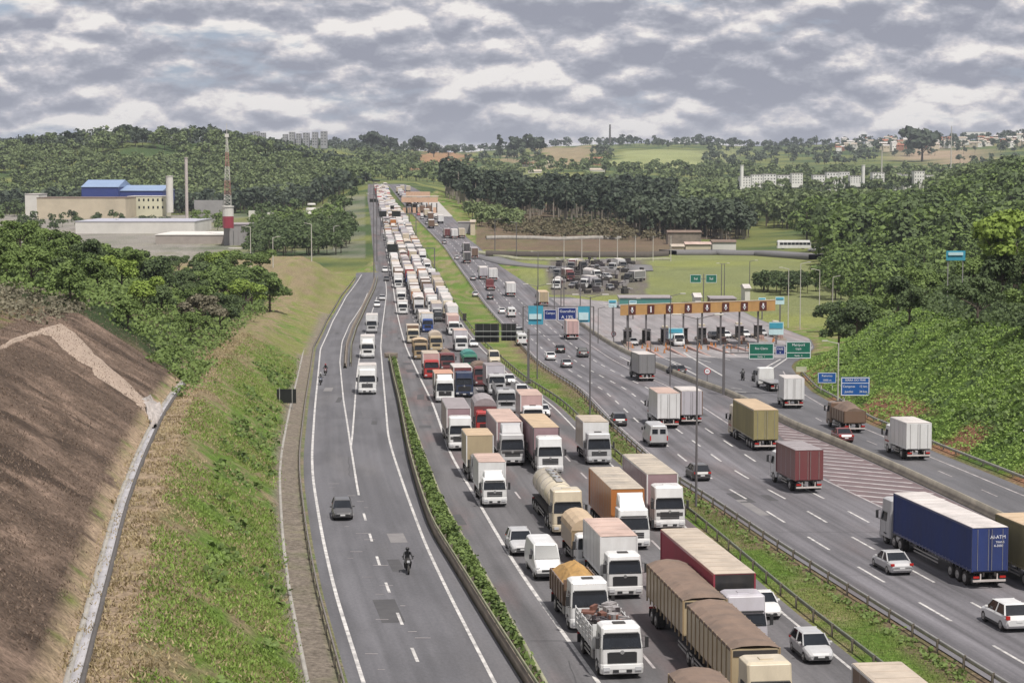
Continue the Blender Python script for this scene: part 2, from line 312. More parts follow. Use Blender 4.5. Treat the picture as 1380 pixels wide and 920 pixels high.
# ------------------------------------------------------------------ ground colours
C_GREEN = np.array([.105, .175, .03]); C_GREEN2 = np.array([.175, .19, .06]); C_DRY = np.array([.24, .19, .115]); C_BROWN = np.array([.15, .108, .083])
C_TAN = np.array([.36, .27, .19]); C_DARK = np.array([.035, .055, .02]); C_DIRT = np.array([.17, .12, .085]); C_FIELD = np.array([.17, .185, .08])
def mixv(a, b, t): t = np.clip(t, 0, 1)[:, None]; return a * (1 - t) + b * t
def ground_col(X, Y, Z):
    n1 = fbm(X * .12, Y * .12, 4); n2 = fbm(X * .6 + 40, Y * .6, 3); n3 = fbm(X * .03 + 7, Y * .03, 3); n4 = fbm(X * 2.1, Y * .5 + 9, 3)
    dl = LL(np.minimum(Y, 655)) - X; dr = X - TR(np.minimum(Y, 560))
    px, py = proj(X, Y, Z)
    g = mixv(np.tile(C_GREEN, (len(X), 1)), C_GREEN2, (n1 - .42) * 5)
    g = mixv(g, C_DRY, (n2 * .5 + n4 * .5 - .485 + np.clip((dl - 8) / 14, 0, .2)) * 5)
    c = g.copy()
    def put(mask, col, t=None):
        t = np.ones(len(X)) if t is None else t
        c[mask] = mixv(c, col, t)[mask]
    nl = (dl > 0) & (Y < 660)
    put(nl & (dl < 3.2), np.array([.2, .17, .14]), .6 + n2)
    path = nl & (dl > 11.3 + (n2 - .5) * 2.5) & (dl < 14.8) & (Y < 235)
    put(path, C_TAN * .92, .45 + n4 * .9)
    put(path, C_DRY * .5, (n4 - .55) * 4)
    put(nl & (dl > 14.5) & (dl < 15.6 + (n2 - .5) * 1.5) & (Y < 235), C_TAN, .6 + (n4 - .5) * 2)
    face = nl & (dl >= 15.5 + (n2 - .5) * 1.2) & (dl < 31) & (Y < 222 + (n1 - .5) * 20)
    put(face, C_BROWN); put(face, C_BROWN * 1.7, (n2 - .5) * 5); put(face, C_BROWN * .5, (fbm(X * 1.1 + dl * .8, Y * .35 + 31, 4) - .52) * 7); put(face, C_BROWN * .75, (n1 - .5) * 4)
    top = nl & (dl >= 29) & (Y < 260)
    put(top, C_DIRT * 1.15, .7 + n1); put(top, C_GREEN2 * .7, (n2 - .45) * 5)
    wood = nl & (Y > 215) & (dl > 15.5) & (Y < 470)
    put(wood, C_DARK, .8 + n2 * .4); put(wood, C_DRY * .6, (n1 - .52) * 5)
    mound = nl & (Y > 478) & (Y < 640) & (dl > 2)
    put(mound, C_DRY * .95, .75 + n1 * .4); put(mound, C_GREEN2, (n2 - .5) * 3 + np.clip((12 - dl) / 8, 0, .7))
    nr = (dr > 0) & (Y < 345)
    put(nr, C_GREEN * .8); put(nr, C_DARK * 2, (n2 - .55) * 5); put(nr & (dr < 5), np.array([.25, .13, .08]), (n1 - .5) * 6 + .2)
    put((dr > 19) & (Y < 420), C_DARK, np.ones(len(X)))
    med = (dl <= 0) & (dr <= 0) & (Y < 1330)
    put(med, C_GREEN * .92); put(med, C_GREEN2 * .95, (n1 - .45) * 6); put(med, C_DRY, (n2 - .52) * 4)
    put(med & (X > HL(Y) - 1.6) & (Y < 400), C_DIRT, .6 + n2 * .4)
    # farther ground
    far = (Y > 480) & ~med & ~mound
    fc = mixv(np.tile(C_DARK * 1.5, (len(X), 1)), C_GREEN2 * .8, (n3 - .45) * 4)
    put(far, fc * 1.0)
    fld = (Y > 440) & (Y < 760) & (px > 700) & (px < 1150)
    put(fld, C_FIELD, .8 + n1 * .3); put(fld, C_GREEN2 * 1.1, (n3 - .4) * 3)
    put((px > 738) & (px < 872) & (py > 350) & (py < 398) & (Y > 480), np.array([.13, .115, .1]), .5 + n2)
    yd_ = (Y > 690 + 60 * (n3 - .5)) & (Y < 1180) & (px < 492); put(yd_, np.array([.2, .19, .17]), .55 + (n3 - .5) * 3); put(yd_, C_GREEN2 * .8, (n3 - .5) * 5); put(yd_, np.array([.24, .22, .2]), np.clip((330 - px) / 80, 0, 1) * (.3 + n1))
    put((Y > 740) & (Y < 900) & (px > 640) & (px < 905), C_DIRT * .8, .6 + n1 * .6)
    put((Y > 900) & (Y < 1400) & (px > 640) & (px < 1000), C_DIRT * .7, (n3 - .3) * 3)
    hl = Y > 1450; px = px + (fbm(X * .02, Y * .006, 3) - .5) * 90; py = py + (fbm(X * .02 + 50, Y * .004, 3) - .5) * 26
    put(hl, C_GREEN2 * .9, (n3 - .5) * 6); 
    for (a, b, p, q, cc) in ((560, 632, 203, 232, C_DRY * [1.1, .8, .7]), (730, 800, 195, 222, C_DRY), (830, 950, 203, 228, C_FIELD * 1.35), (950, 1010, 200, 222, C_FIELD),
                             (660, 720, 225, 240, C_FIELD), (640, 790, 238, 246, C_FIELD), (900, 1010, 238, 262, C_FIELD * .8), (1230, 1330, 200, 220, C_TAN * .8), (700, 760, 212, 224, C_DRY)):
        put(hl & (px > a) & (px < b) & (py > p) & (py < q), np.asarray(cc), .5 + n1)
    return np.clip(c * (.82 + .36 * fbm(X * 1.3 + 3, Y * 1.3, 2)[:, None]), 0, 1)
def mat_ground():
    m = bpy.data.materials.new('ground_soil_and_grass'); m.use_nodes = True; nt = m.node_tree; N = nt.nodes; L = nt.links
    p = N['Principled BSDF']; p.inputs['Roughness'].default_value = .95; p.inputs['Specular IOR Level'].default_value = .15
    a = N.new('ShaderNodeAttribute'); a.attribute_name = 'Col'; g = N.new('ShaderNodeNewGeometry')
    n = N.new('ShaderNodeTexNoise'); n.inputs['Scale'].default_value = 2.6; n.inputs['Detail'].default_value = 6; n.inputs['Roughness'].default_value = .75
    L.new(g.outputs['Position'], n.inputs['Vector'])
    mr = N.new('ShaderNodeMapRange'); mr.inputs[1].default_value = .3; mr.inputs[2].default_value = .7; mr.inputs[3].default_value = .4; mr.inputs[4].default_value = 1.65
    L.new(n.outputs['Fac'], mr.inputs[0])
    s = N.new('ShaderNodeVectorMath'); s.operation = 'SCALE'; L.new(a.outputs['Color'], s.inputs[0]); L.new(mr.outputs[0], s.inputs['Scale'])
    L.new(s.outputs[0], p.inputs['Base Color'])
    b = N.new('ShaderNodeBump'); b.inputs['Strength'].default_value = .9; b.inputs['Distance'].default_value = .35
    L.new(n.outputs['Fac'], b.inputs['Height']); L.new(b.outputs[0], p.inputs['Normal'])
    return m
M_GROUND = mat_ground()
def build_ground():
    rows = np.concatenate([np.arange(56, 320, 1.0), np.arange(320, 480, 2.0), np.arange(480, 800, 8.0), np.arange(800, 1340, 12.0), np.arange(1350, 2200, 20.0), np.geomspace(2200, 9000, 90)])
    lt = np.concatenate([[0, 1.5, 3], np.arange(4, 34, .7), np.geomspace(35, 260, 30)]); lt = lt[::-1]
    rt = np.concatenate([[0, 1], np.arange(2, 20, .9), np.geomspace(21, 260, 26)])
    mid = np.linspace(0, 1, 60)[1:-1]
    xs = []
    for y in rows:
        yy = min(y, 655); l = float(LL(yy)) if y < 655 else float(LL(655)) * y / 655; r = float(max(TR(min(yy, 560)), HR(yy))) if y < 655 else float(HR(655)) * y / 655
        k = max(1, y / 330); xs.append(np.concatenate([l - lt * k, l + mid * (r - l), r + rt * k]))
    nc = len(xs[0]); X = np.array(xs); Y = np.repeat(rows[:, None], nc, 1); Xf, Yf = X.ravel(), Y.ravel()
    Z = ground(Xf, Yf); inside = road_dist(Xf, Yf) <= 0; Z = np.where(inside & (Yf < 1330), Z - .07, Z)
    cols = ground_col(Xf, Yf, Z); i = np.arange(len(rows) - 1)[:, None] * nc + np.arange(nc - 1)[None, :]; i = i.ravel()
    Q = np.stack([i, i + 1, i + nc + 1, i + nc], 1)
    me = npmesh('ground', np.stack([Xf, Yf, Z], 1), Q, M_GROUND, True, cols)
    tag(link('ground', me), kind='structure')
    base = MB(); base.box(0, 3000, -62, 16000, 16000, 1)        # wide land round and beyond the modelled valley
    o = link('terrain', base.mesh('terrain', M_BASE)); tag(o, kind='structure')
M_BASE = mat('far_land', (.07, .09, .04), .95, dirt=.5, dscale=.004)
build_ground()
# ------------------------------------------------------------------ roads
def mat_asphalt(name, base, warm, lanes=3.5, streak=.5):
    m = bpy.data.materials.new(name); m.use_nodes = True; nt = m.node_tree; N = nt.nodes; L = nt.links
    p = N['Principled BSDF']; p.inputs['Roughness'].default_value = .85; p.inputs['Specular IOR Level'].default_value = .3
    uv = N.new('ShaderNodeUVMap'); uv.uv_map = 'UVMap'
    def noise(sx, sy, det=5, rough=.6):
        mp = N.new('ShaderNodeMapping'); mp.inputs['Scale'].default_value = (sx, sy, 1); L.new(uv.outputs[0], mp.inputs[0])
        n = N.new('ShaderNodeTexNoise'); n.inputs['Scale'].default_value = 1; n.inputs['Detail'].default_value = det; n.inputs['Roughness'].default_value = rough
        L.new(mp.outputs[0], n.inputs['Vector']); return n.outputs['Fac']
    def mr(x, a, b, c, d):
        r = N.new('ShaderNodeMapRange'); 
        for i, v in enumerate((a, b, c, d)): r.inputs[i + 1].default_value = v
        L.new(x, r.inputs[0]); return r.outputs[0]
    def mul(a, b):
        n = N.new('ShaderNodeMath'); n.operation = 'MULTIPLY'; L.new(a, n.inputs[0]); L.new(b, n.inputs[1]); return n.outputs[0]
    st = mr(noise(.9, .012, 4), .3, .7, 1 - .45 * streak, 1 + .5 * streak)
    fine = mr(noise(5, 2.2, 5, .75), .3, .7, .84, 1.16)
    patch = mr(noise(.25, .045, 3), .42, .56, .9, 1.1)
    tot = mul(mul(st, fine), patch)
    red = mr(noise(.16, .03, 3), .52, .66, 0, .75)
    mx = N.new('ShaderNodeMix'); mx.data_type = 'RGBA'; mx.inputs[6].default_value = (*base, 1); mx.inputs[7].default_value = (*warm, 1); L.new(red, mx.inputs[0])
    s = N.new('ShaderNodeVectorMath'); s.operation = 'SCALE'; L.new(mx.outputs[2], s.inputs[0]); L.new(tot, s.inputs['Scale']); L.new(s.outputs[0], p.inputs['Base Color'])
    b = N.new('ShaderNodeBump'); b.inputs['Strength'].default_value = .25; b.inputs['Distance'].default_value = .02; L.new(fine, b.inputs['Height']); L.new(b.outputs[0], p.inputs['Normal'])
    return m
M_ASPH_L = mat_asphalt('asphalt_smooth', (.108, .106, .115), (.112, .108, .113), streak=.34)
M_ASPH_J = mat_asphalt('asphalt_jam', (.108, .104, .109), (.14, .1, .098), streak=.55)
M_ASPH_H = mat_asphalt('asphalt_highway', (.12, .115, .125), (.125, .108, .112), streak=.85)
M_ASPH_T = mat_asphalt('toll_concrete', (.22, .205, .21), (.24, .2, .2), streak=.35)
M_PAINT = mat('road_paint', (.58, .56, .54), .7, dirt=.5, dscale=1.4, col2=(.16, .155, .16))
M_PAINT2 = mat('worn_road_paint', (.42, .39, .39), .8, dirt=.5, dscale=.7, col2=(.16, .14, .145))
def strip(name, xl, xr, rows, zo, m, nc=2, parent=None):
    rows = np.asarray(rows); t = np.linspace(0, 1, nc); A = xl(rows); B = xr(rows)
    X = A[:, None] * (1 - t) + B[:, None] * t; Y = np.repeat(rows[:, None], nc, 1); Z = np.repeat(prof(rows)[:, None], nc, 1) + zo
    u = X - A[:, None] * 1.0; V = np.stack([X.ravel(), Y.ravel(), Z.ravel()], 1); uv = np.stack([u.ravel(), Y.ravel()], 1)
    i = (np.arange(len(rows) - 1)[:, None] * nc + np.arange(nc - 1)[None, :]).ravel()
    return link(name, npmesh(name, V, np.stack([i, i + 1, i + nc + 1, i + nc], 1), m, False, None, uv), parent)
def rr(a, b):
    r = ROWS[(ROWS > a) & (ROWS < b)]; return np.concatenate([[a], r, [b]])
def line(parent, f, a, b, w, m=None, dash=None, zo=.016, name='lane_marking'):
    segs = [(a, b)]
    if dash: per, ln = dash; segs = [(y, min(y + ln, b)) for y in np.arange(a, b, per)]
    V = []; Q = []
    for s0, s1 in segs:
        rows = rr(s0, s1); x = f(rows); z = prof(rows) + zo; b0 = len(V); W = w * (1 if np.isscalar(w) else 1)
        for xx, yy, zz in zip(x, rows, z): V += [(xx - W / 2, yy, zz), (xx + W / 2, yy, zz)]
        Q += [(b0 + 2 * i, b0 + 2 * i + 1, b0 + 2 * i + 3, b0 + 2 * i + 2) for i in range(len(rows) - 1)]
    o = link(name, npmesh(name, V, Q, m or M_PAINT), parent); return o
def ribbon(parent, pts, w, m, zo=.018, name='lane_marking'):
    """a painted line along arbitrary plan points on the road surface"""
    P = []
    for (a, b) in zip(pts[:-1], pts[1:]):
        n = max(2, int(math.dist(a, b) / 2)); P += [(a[0] + (b[0] - a[0]) * i / n, a[1] + (b[1] - a[1]) * i / n) for i in range(n)]
    P.append(pts[-1]); V = []; Q = []
    for i, (x, y) in enumerate(P):
        q = P[min(i + 1, len(P) - 1)]; r = P[max(i - 1, 0)]; d = math.hypot(q[0] - r[0], q[1] - r[1]) or 1; nx, ny = -(q[1] - r[1]) / d, (q[0] - r[0]) / d
        for s in (-1, 1):
            xx, yy = x + s * nx * w / 2, y + s * ny * w / 2; V.append((xx, yy, float(prof(yy)) + zo))
    Q = [(2 * i, 2 * i + 1, 2 * i + 3, 2 * i + 2) for i in range(len(P) - 1)]
    return link(name, npmesh(name, V, Q, m), parent)
def ofs(c, d): return lambda y: c(y) + d
YM = at(509, 243)[1]
ra = strip('slip_road', ofs(LL, -.9), lambda y: np.where(y < Y_SPLIT, np.minimum(RA(y) + 1.6, PB(y) - .2), RA(y) + .2), rr(58, Y_A), 0, M_ASPH_L, 5)
tag(ra, kind='structure')
curl = strip('slip_road', lambda y: np.interp(y, [at(478, 376)[1], at(470, 372)[1], at(440, 369)[1], at(380, 367.5)[1]], [at(478, 376)[0], at(470, 372)[0], at(440, 369)[0], at(380, 367.5)[0]]),
             ofs(LL, -.9), rr(at(478, 376)[1], Y_A), .003, M_ASPH_L, 3); tag(curl, kind='structure')
rj = strip('jammed_carriageway', lambda y: np.where(y < Y_SPLIT, HK(y) + .1, np.where(y < Y_A, RA(y) + .2, BL(y))), lambda y: JR(y) + .8, rr(58, YM), .003, M_ASPH_J, 6)
tag(rj, kind='structure')
rh = strip('highway', ofs(HL, .25), ofs(HR, 0), rr(58, YM), .006, M_ASPH_H, 7); tag(rh, kind='structure')
rt_ = strip('toll_plaza_road', ofs(HR, .05), TR, rr(60, at(760, 400)[1]), .002, M_ASPH_T if False else M_ASPH_L, 6); tag(rt_, kind='structure')
plz = strip('toll_plaza_pavement', ofs(HR, .9), ofs(TR, -.3), rr(at(1065, 482)[1], at(760, 402)[1]), .014, M_ASPH_T, 6); tag(plz, kind='structure')
# far toll plaza apron
ap = strip('far_toll_pavement', ofs(HR, -15), ofs(HR, .5), rr(at(560, 292)[1], at(560, 268)[1]), .05, mat('pale_concrete', (.42, .4, .38), .8, dirt=.3), 3); tag(ap, kind='structure')
# markings
line(ra, ofs(LL, .25), 60, Y_A - 10, .24); 
line(ra, ofs(RA, 0), 60, Y_A - 30, .22)
yd = at(483, 667)[1]
line(ra, LD, yd, at(495, 395)[1], .2); line(ra, LD, 62, yd - 4, .2, dash=(9.5, 3.4))
ribbon(ra, [at(*p) for p in ((473, 602), (475, 585), (477, 560), (480, 520), (482, 497), (487, 465), (498, 430), (508, 400))], .2, M_PAINT)
line(rj, JL, 60, YM - 30, .26)
for k in (1, 2, 3): line(rj, (lambda k: lambda y: JL(y) + (JR(y) - JL(y)) * k / 4)(k), 60, YM - 60, .18, dash=(12, 4), m=M_PAINT2)
line(rj, ofs(JR, -.1), 60, YM - 30, .2)
def hwl(k):
    def f(y):
        lim = np.interp(y, [0, 330, 420, 700], [13.6, 13.6, 13.6, 12.5]); 
        return HL(y) + np.where(y < 520, 3.8 + 3.45 * (k - 1), .8 + 3.3 * k)
    return f
for k in (1, 2, 3): line(rh, hwl(k), 60, 900, .2, dash=(12, 5.5), m=M_PAINT)
line(rh, ofs(HL, 1.0), 60, 1000, .14, m=M_PAINT2)
line(rh, lambda y: np.minimum(HL(y) + 14.2, HR(y) - .8), at(1400, 770)[1], 500, .2, m=M_PAINT2)
line(rt_, ofs(HR, 1.6), 60, at(1040, 545)[1], .2); line(rt_, ofs(TR, -1.8), 60, at(1070, 500)[1], .2, m=M_PAINT2)
line(rt_, lambda y: (HR(y) + TR(y)) / 2, at(1300, 700)[1], at(1120, 560)[1], .14, m=M_PAINT2, dash=(12, 4))
# zebra island beside the toll ramp barrier
ZL = Curve([(1500, 800), (1400, 750), (1300, 712), (1215, 690), (1150, 668), (1100, 636), (1062, 600), (1035, 570), (1010, 548), (990, 538)], smooth=2)
zt = strip('hatched_island', ZL, ofs(HR, -.5), rr(at(1500, 800)[1], at(992, 541)[1]), .012, mat('worn_red_asphalt', (.15, .108, .112), .85, dirt=.4, dscale=.5, col2=(.1, .085, .09)), 3); tag(zt, kind='structure')
y = at(1480, 790)[1]
while y < at(996, 545)[1]:
    xr_ = float(HR(y)) - .8; xl_ = float(ZL(y + 5)) + .1
    if xr_ - xl_ > .8: ribbon(zt, [(xr_, y), (xl_, y + min(5.5, (xr_ - xl_) * .7))], .5, M_PAINT2)
    y += 3.1
# transverse rumble scratches of old paint on the slip road
for i in range(26):
    yy = 98 + i * 3.3 + random.uniform(-1, 1); x = float(LD(yy)) - random.uniform(-.6, 3.1); w = random.uniform(.3, 1.1)
    ribbon(ra, [(x, yy), (x + w, yy + random.uniform(-.05, .05))], .1, M_PAINT2, name='paint_remnant')
M_TAR = mat('tar_patch', (.062, .06, .064), .9, dirt=.3, dscale=.8, col2=(.1, .098, .1)); M_PALEP = mat('pale_repair', (.2, .19, .19), .9, dirt=.3, dscale=.8, col2=(.13, .125, .13))
rp_ = random.Random(3)
for i in range(64):
    yy = 95 + 330 * rp_.random() ** 1.6; w_ = rp_.random()
    road, lo, hi = rp_.choice([(rj, float(HK(min(yy, 290))) + .6, float(JR(yy)) - 3), (rj, float(HK(min(yy, 290))) + .4, float(JL(yy)) - .5), (rh, float(HL(yy)) + 1.5, float(HL(yy)) + 13), (rh, float(HL(yy)) + 1.5, float(HL(yy)) + 13), (ra, float(LL(yy)) + 1, float(RA(yy)) - 1)])
    if yy > 290 and road is rj: lo = float(JL(yy)) - 1.5
    x = lo + (hi - lo) * w_; sl = float(HL.slope(yy)); k_ = rp_.random()
    if k_ < .45: L_ = rp_.uniform(2, 9); ribbon(road, [(x, yy), (x + sl * L_, yy + L_)], rp_.uniform(.5, 1.5), M_TAR if rp_.random() < .6 else M_PALEP, zo=.010, name='asphalt_patch')
    elif k_ < .75: ribbon(road, [(lo, yy), (hi, yy + rp_.uniform(-.3, .3))], rp_.uniform(.07, .16), M_TAR, zo=.011, name='tar_seam')
    else:
        P_ = [(x, yy)]
        for q in range(9): P_.append((P_[-1][0] + sl * 1.6 + rp_.uniform(-.25, .25), P_[-1][1] + 1.6))
        ribbon(road, P_, .07, M_TAR, zo=.011, name='crack')
# toll lane markings fan
tolY = at(930, 462)[1]
for k in range(11):
    p0 = at(835 + k * 24, 480 - k * 1.2); p1 = at(880 + k * 26 if k < 6 else 860 + k * 22, 497 - k * 3.0 + (6 if k < 3 else 0))
    ribbon(plz, [p0, (p1[0], p1[1])], .25, M_PAINT)
for a, b in (((905, 488), (940, 506)), ((921, 475), (975, 507)), ((1040, 497), (1062, 482)), ((1028, 497), (1052, 484)), ((990, 527), (1006, 529)), ((985, 523), (1000, 524))):
    ribbon(plz, [at(*a), at(*b)], .3, M_PAINT)
# ------------------------------------------------------------------ barriers, rails, planter
M_CONC = mat('concrete', (.34, .32, .29), .9, dirt=.4, dscale=.6, bump=.3, bscale=8)
M_CONCD = mat('stained_concrete', (.24, .2, .165), .9, dirt=.5, dscale=.5, bump=.3, bscale=8)
M_STEEL = mat('galvanised_steel', (.42, .41, .4), .5, .5, dirt=.35, dscale=1.5)
M_RUST = mat('weathered_steel', (.16, .14, .11), .7, .2, dirt=.4)
M_MOSS = mat('mossy_kerb', (.3, .3, .2), .9, dirt=.5, dscale=.7)
M_POLE = mat('grey_pole_paint', (.16, .15, .155), .5, .3, dirt=.2)
M_POLEL = mat('pale_concrete_pole', (.5, .48, .44), .8, dirt=.2)
def sweep(f, rows, section, name, m, parent=None, zfun=None, closed=True):
    x = f(rows); z = prof(rows) if zfun is None else zfun(x, rows)
    sl = np.gradient(x, rows); nrm = np.sqrt(1 + sl ** 2); n = len(section); V = []
    for xx, yy, zz, s_, q in zip(x, rows, z, sl, nrm):
        for (o, h) in section: V.append((xx + o / q, yy - o * s_ / q, zz + h))
    Q = [(k * n + i, k * n + (i + 1) % n, (k + 1) * n + (i + 1) % n, (k + 1) * n + i) for k in range(len(rows) - 1) for i in range(n if closed else n - 1)]
    Q += [(0, 1, 2, 3)] if n == 4 else []
    return link(name, npmesh(name, V, Q, m), parent)
WB = [(-.02, .45), (.06, .5), (.01, .58), (.06, .66), (-.02, .76), (-.06, .66), (-.05, .58), (-.06, .5)]
def rail(label, f, a, b, name='guardrail', step=4.0, post_to=400, side=-1, mrail=None, zfun=None, group=None):
    root = thing(name, label, 'guardrail', (0, 0, 0), group=group)
    sweep(f, rr(a, b), WB, 'rail_beam', mrail or M_STEEL, root, zfun)
    yy = np.arange(a, min(b, post_to), step)
    for y in yy:
        x = float(f(y)); z = float(prof(y)) if zfun is None else float(zfun(np.array([x]), np.array([y]))[0])
        part(root, 'post', 'gr', lambda B: B.box(0, 0, .2, .11, .17, 1.0).box(.07, 0, .62, .1, .12, .3), M_RUST, loc=(x + side * .14, y, z))
    if b > post_to:
        B = MB()
        for y in np.arange(post_to, b, step * 2): B.box(float(f(y)), y, float(prof(y)) + .35, .12, .15, .8)
        o = link('far_posts', B.mesh('far_posts', M_RUST), root); o['kind'] = 'stuff'
    return root
rail('long steel guardrail with dark posts along the left edge of the open highway', HL, 60, 1150, step=4.0, post_to=420)
rail('low guardrail between the jammed lanes and the grass median', ofs(JR, 1.35), 60, 1000, step=4.0, post_to=360, mrail=mat('mossy_rail', (.24, .26, .2), .7, .3, dirt=.4))
rail('steel guardrail beside the toll ramp at the foot of the leafy embankment', ofs(TR, .9), 120, at(1070, 503)[1], step=4.0, post_to=400, side=1, mrail=mat('pale_rail', (.36, .36, .32), .6, .3, dirt=.4))
rail('dark guardrail on the outer left edge of the slip road', ofs(LL, -1.0), 60, Y_A - 25, step=4.0, post_to=560, mrail=mat('dull_rail', (.27, .24, .23), .6, .4, dirt=.4))
JERSEY = [(-.3, 0), (-.3, .12), (-.1, .4), (-.08, .85), (.08, .85), (.1, .4), (.3, .12), (.3, 0)]
def barrier(label, f, a, b, m=None, sec=JERSEY):
    o = sweep(f, rr(a, b), sec, 'concrete_barrier', m or M_CONC); return tag(o, label, 'barrier')
barrier('concrete barrier dividing the highway from the toll ramp', ofs(HR, 0), 60, at(760, 418)[1], mat('weathered_concrete', (.3, .27, .22), .9, dirt=.5, dscale=.4))
BG = Curve([(465, 496), (467, 467), (475, 443), (490, 412), (501, 390), (506, 372)], smooth=5)
barrier('short concrete barrier between the slip road and the truck lane ending at the painted gore', ofs(BG, 0), at(465, 496)[1], at(505, 375)[1], M_CONCD)
rail('rail on posts running beside the gore barrier', ofs(BG, .9), at(465, 496)[1] + 4, at(505, 375)[1], post_to=600, mrail=M_MOSS, side=1)
# planter: retaining wall with a rail on top, hedge, kerb
yA, yB = 60, at(526, 486)[1]
tag(sweep(ofs(PB, 0), rr(yA, yB), [(-.14, -.2), (-.14, .75), (.14, .75), (.14, -.2)], 'planter_wall', M_CONCD), 'long low concrete wall on the slip road side of the hedge', 'wall')
rail('pale guardrail standing on the wall left of the hedge', ofs(PB, -.1), yA, yB, mrail=M_MOSS, side=1, zfun=lambda x, y: prof(y) + .45)
tag(sweep(ofs(HK, 0), rr(yA, yB), [(-.1, -.1), (-.1, .28), (.1, .28), (.1, -.1)], 'kerb', M_MOSS), 'narrow mossy kerb between hedge and jammed carriageway shoulder', 'kerb')
tag(sweep(ofs(LL, -2.9), rr(60, 480), [(-.12, -.2), (-.12, .3), (.12, .3), (.12, -.2)], 'kerb', M_CONC), 'pale concrete kerb at the foot of the grassy slope', 'kerb')
b = MB(); b.box(0, 0, .45, 2.4, .5, .9).box(0, -.3, .5, 2.0, .1, .5)
x, y = at(527, 482); tag(link('crash_cushion', b.mesh('crash_cushion', M_CONCD, bevel=.05), None, (x, y, float(prof(y)))), 'dark block barrier closing the near tip of the hedge planter', 'barrier')
# drainage channel on the bench and its side chute of stones
yc0, yc1 = 62, 226
chn = thing('drainage_channel', 'concrete drainage channel running along the bench below the brown slope', 'drain')
gfun = lambda x, y: ground(x, y, False)
sweep(ofs(LL, -14.42), rr(yc0, yc1), [(-.14, -.6), (-.14, .16), (.14, .16), (.14, -.6)], 'channel_wall', M_CONC, chn, gfun)
sweep(ofs(LL, -13.72), rr(yc0, yc1), [(-.1, -.6), (-.1, .28), (.1, .28), (.1, -.6)], 'channel_wall', mat('dark_damp_concrete', (.1, .09, .085), .8, dirt=.5), chn, gfun)  # road-side wall, in a darker tone than the opposite one
sweep(ofs(LL, -14.05), rr(yc0, yc1), [(-.3, -.3), (-.3, .12), (.3, .12), (.3, -.3)], 'channel_floor', mat('worn_channel_floor', (.4, .39, .41), .8, dirt=.4, dscale=.6), chn, gfun)
def surf_patch(name, poly, m, lift=.12, n=26, jitter=.1, label=None, cat=None):
    """a slab lying on the hillside between two pixel polylines (left side, right side)"""
    Lp, Rp = poly; V = []; k = 7
    def resample(P):
        t = np.linspace(0, len(P) - 1, n); xs = np.interp(t, range(len(P)), [p[0] for p in P]); ys = np.interp(t, range(len(P)), [p[1] for p in P]); return xs, ys
    a = resample(Lp); c = resample(Rp)
    for i in range(n):
        for j in range(k):
            t = j / (k - 1); px_ = a[0][i] * (1 - t) + c[0][i] * t; py_ = a[1][i] * (1 - t) + c[1][i] * t
            X, Y, Z = hit(px_, py_); V.append((X, Y, Z + lift + random.uniform(0, jitter) - (.35 if j in (0, k - 1) else 0)))
    Q = [(i * k + j, i * k + j + 1, (i + 1) * k + j + 1, (i + 1) * k + j) for i in range(n - 1) for j in range(k - 1)]
    return tag(link(name, npmesh(name, V, Q, m)), label, cat)
surf_patch('stone_chute', ([(48, 447), (66, 458), (100, 487), (150, 522), (180, 543), (196, 560)], [(88, 438), (104, 448), (130, 477), (170, 512), (196, 538), (218, 553)]),
           mat('riprap_stone', (.38, .3, .24), .95, dirt=.5, dscale=2.2, bump=.8, bscale=3, col2=(.2, .15, .12)), label='pale stony chute running diagonally down the brown slope', cat='drain', jitter=.1, lift=.2)
surf_patch('crest_path', ([(0, 467), (20, 456), (42, 449), (62, 445)], [(0, 474), (20, 463), (44, 455), (64, 450)]), MATS['riprap_stone'], label='narrow stony strip along the crest of the brown slope', cat='path', n=10)
surf_patch('rock_pile', ([(190, 540), (196, 552), (200, 566), (204, 580)], [(216, 546), (220, 555), (216, 568), (212, 580)]), mat('pale_boulders', (.42, .38, .36), .9, dirt=.5, dscale=1.5, bump=.8, bscale=2), label='pale rock apron where the stone chute meets the channel', cat='rocks', jitter=.8, n=12)
# ------------------------------------------------------------------ foliage
F_MID = foliage('leaves_mid_green', (.036, .062, .018), (.16, .225, .065)); F_DARK = foliage('leaves_dark_green', (.024, .042, .018), (.1, .14, .055))
F_BRIGHT = foliage('leaves_bright_green', (.05, .095, .015), (.22, .3, .06)); F_DRYL = foliage('leaves_greyish', (.07, .065, .04), (.22, .2, .14))
F_FAR = foliage('leaves_far', (.04, .062, .028), (.17, .215, .09)); F_EUC = foliage('leaves_eucalyptus', (.024, .038, .027), (.085, .11, .07))
F_GRASS = foliage('grass_blades', (.065, .12, .016), (.215, .31, .068)); F_DRYG = foliage('dry_grass_blades', (.16, .12, .06), (.42, .34, .2)); F_BRN = foliage('dry_brown_stubble', (.10, .072, .054), (.23, .17, .13))
M_BARK = mat('bark', (.13, .1, .08), .95, dirt=.5, dscale=3, bump=.5); M_BARKL = mat('pale_bark', (.34, .3, .25), .9, dirt=.4)
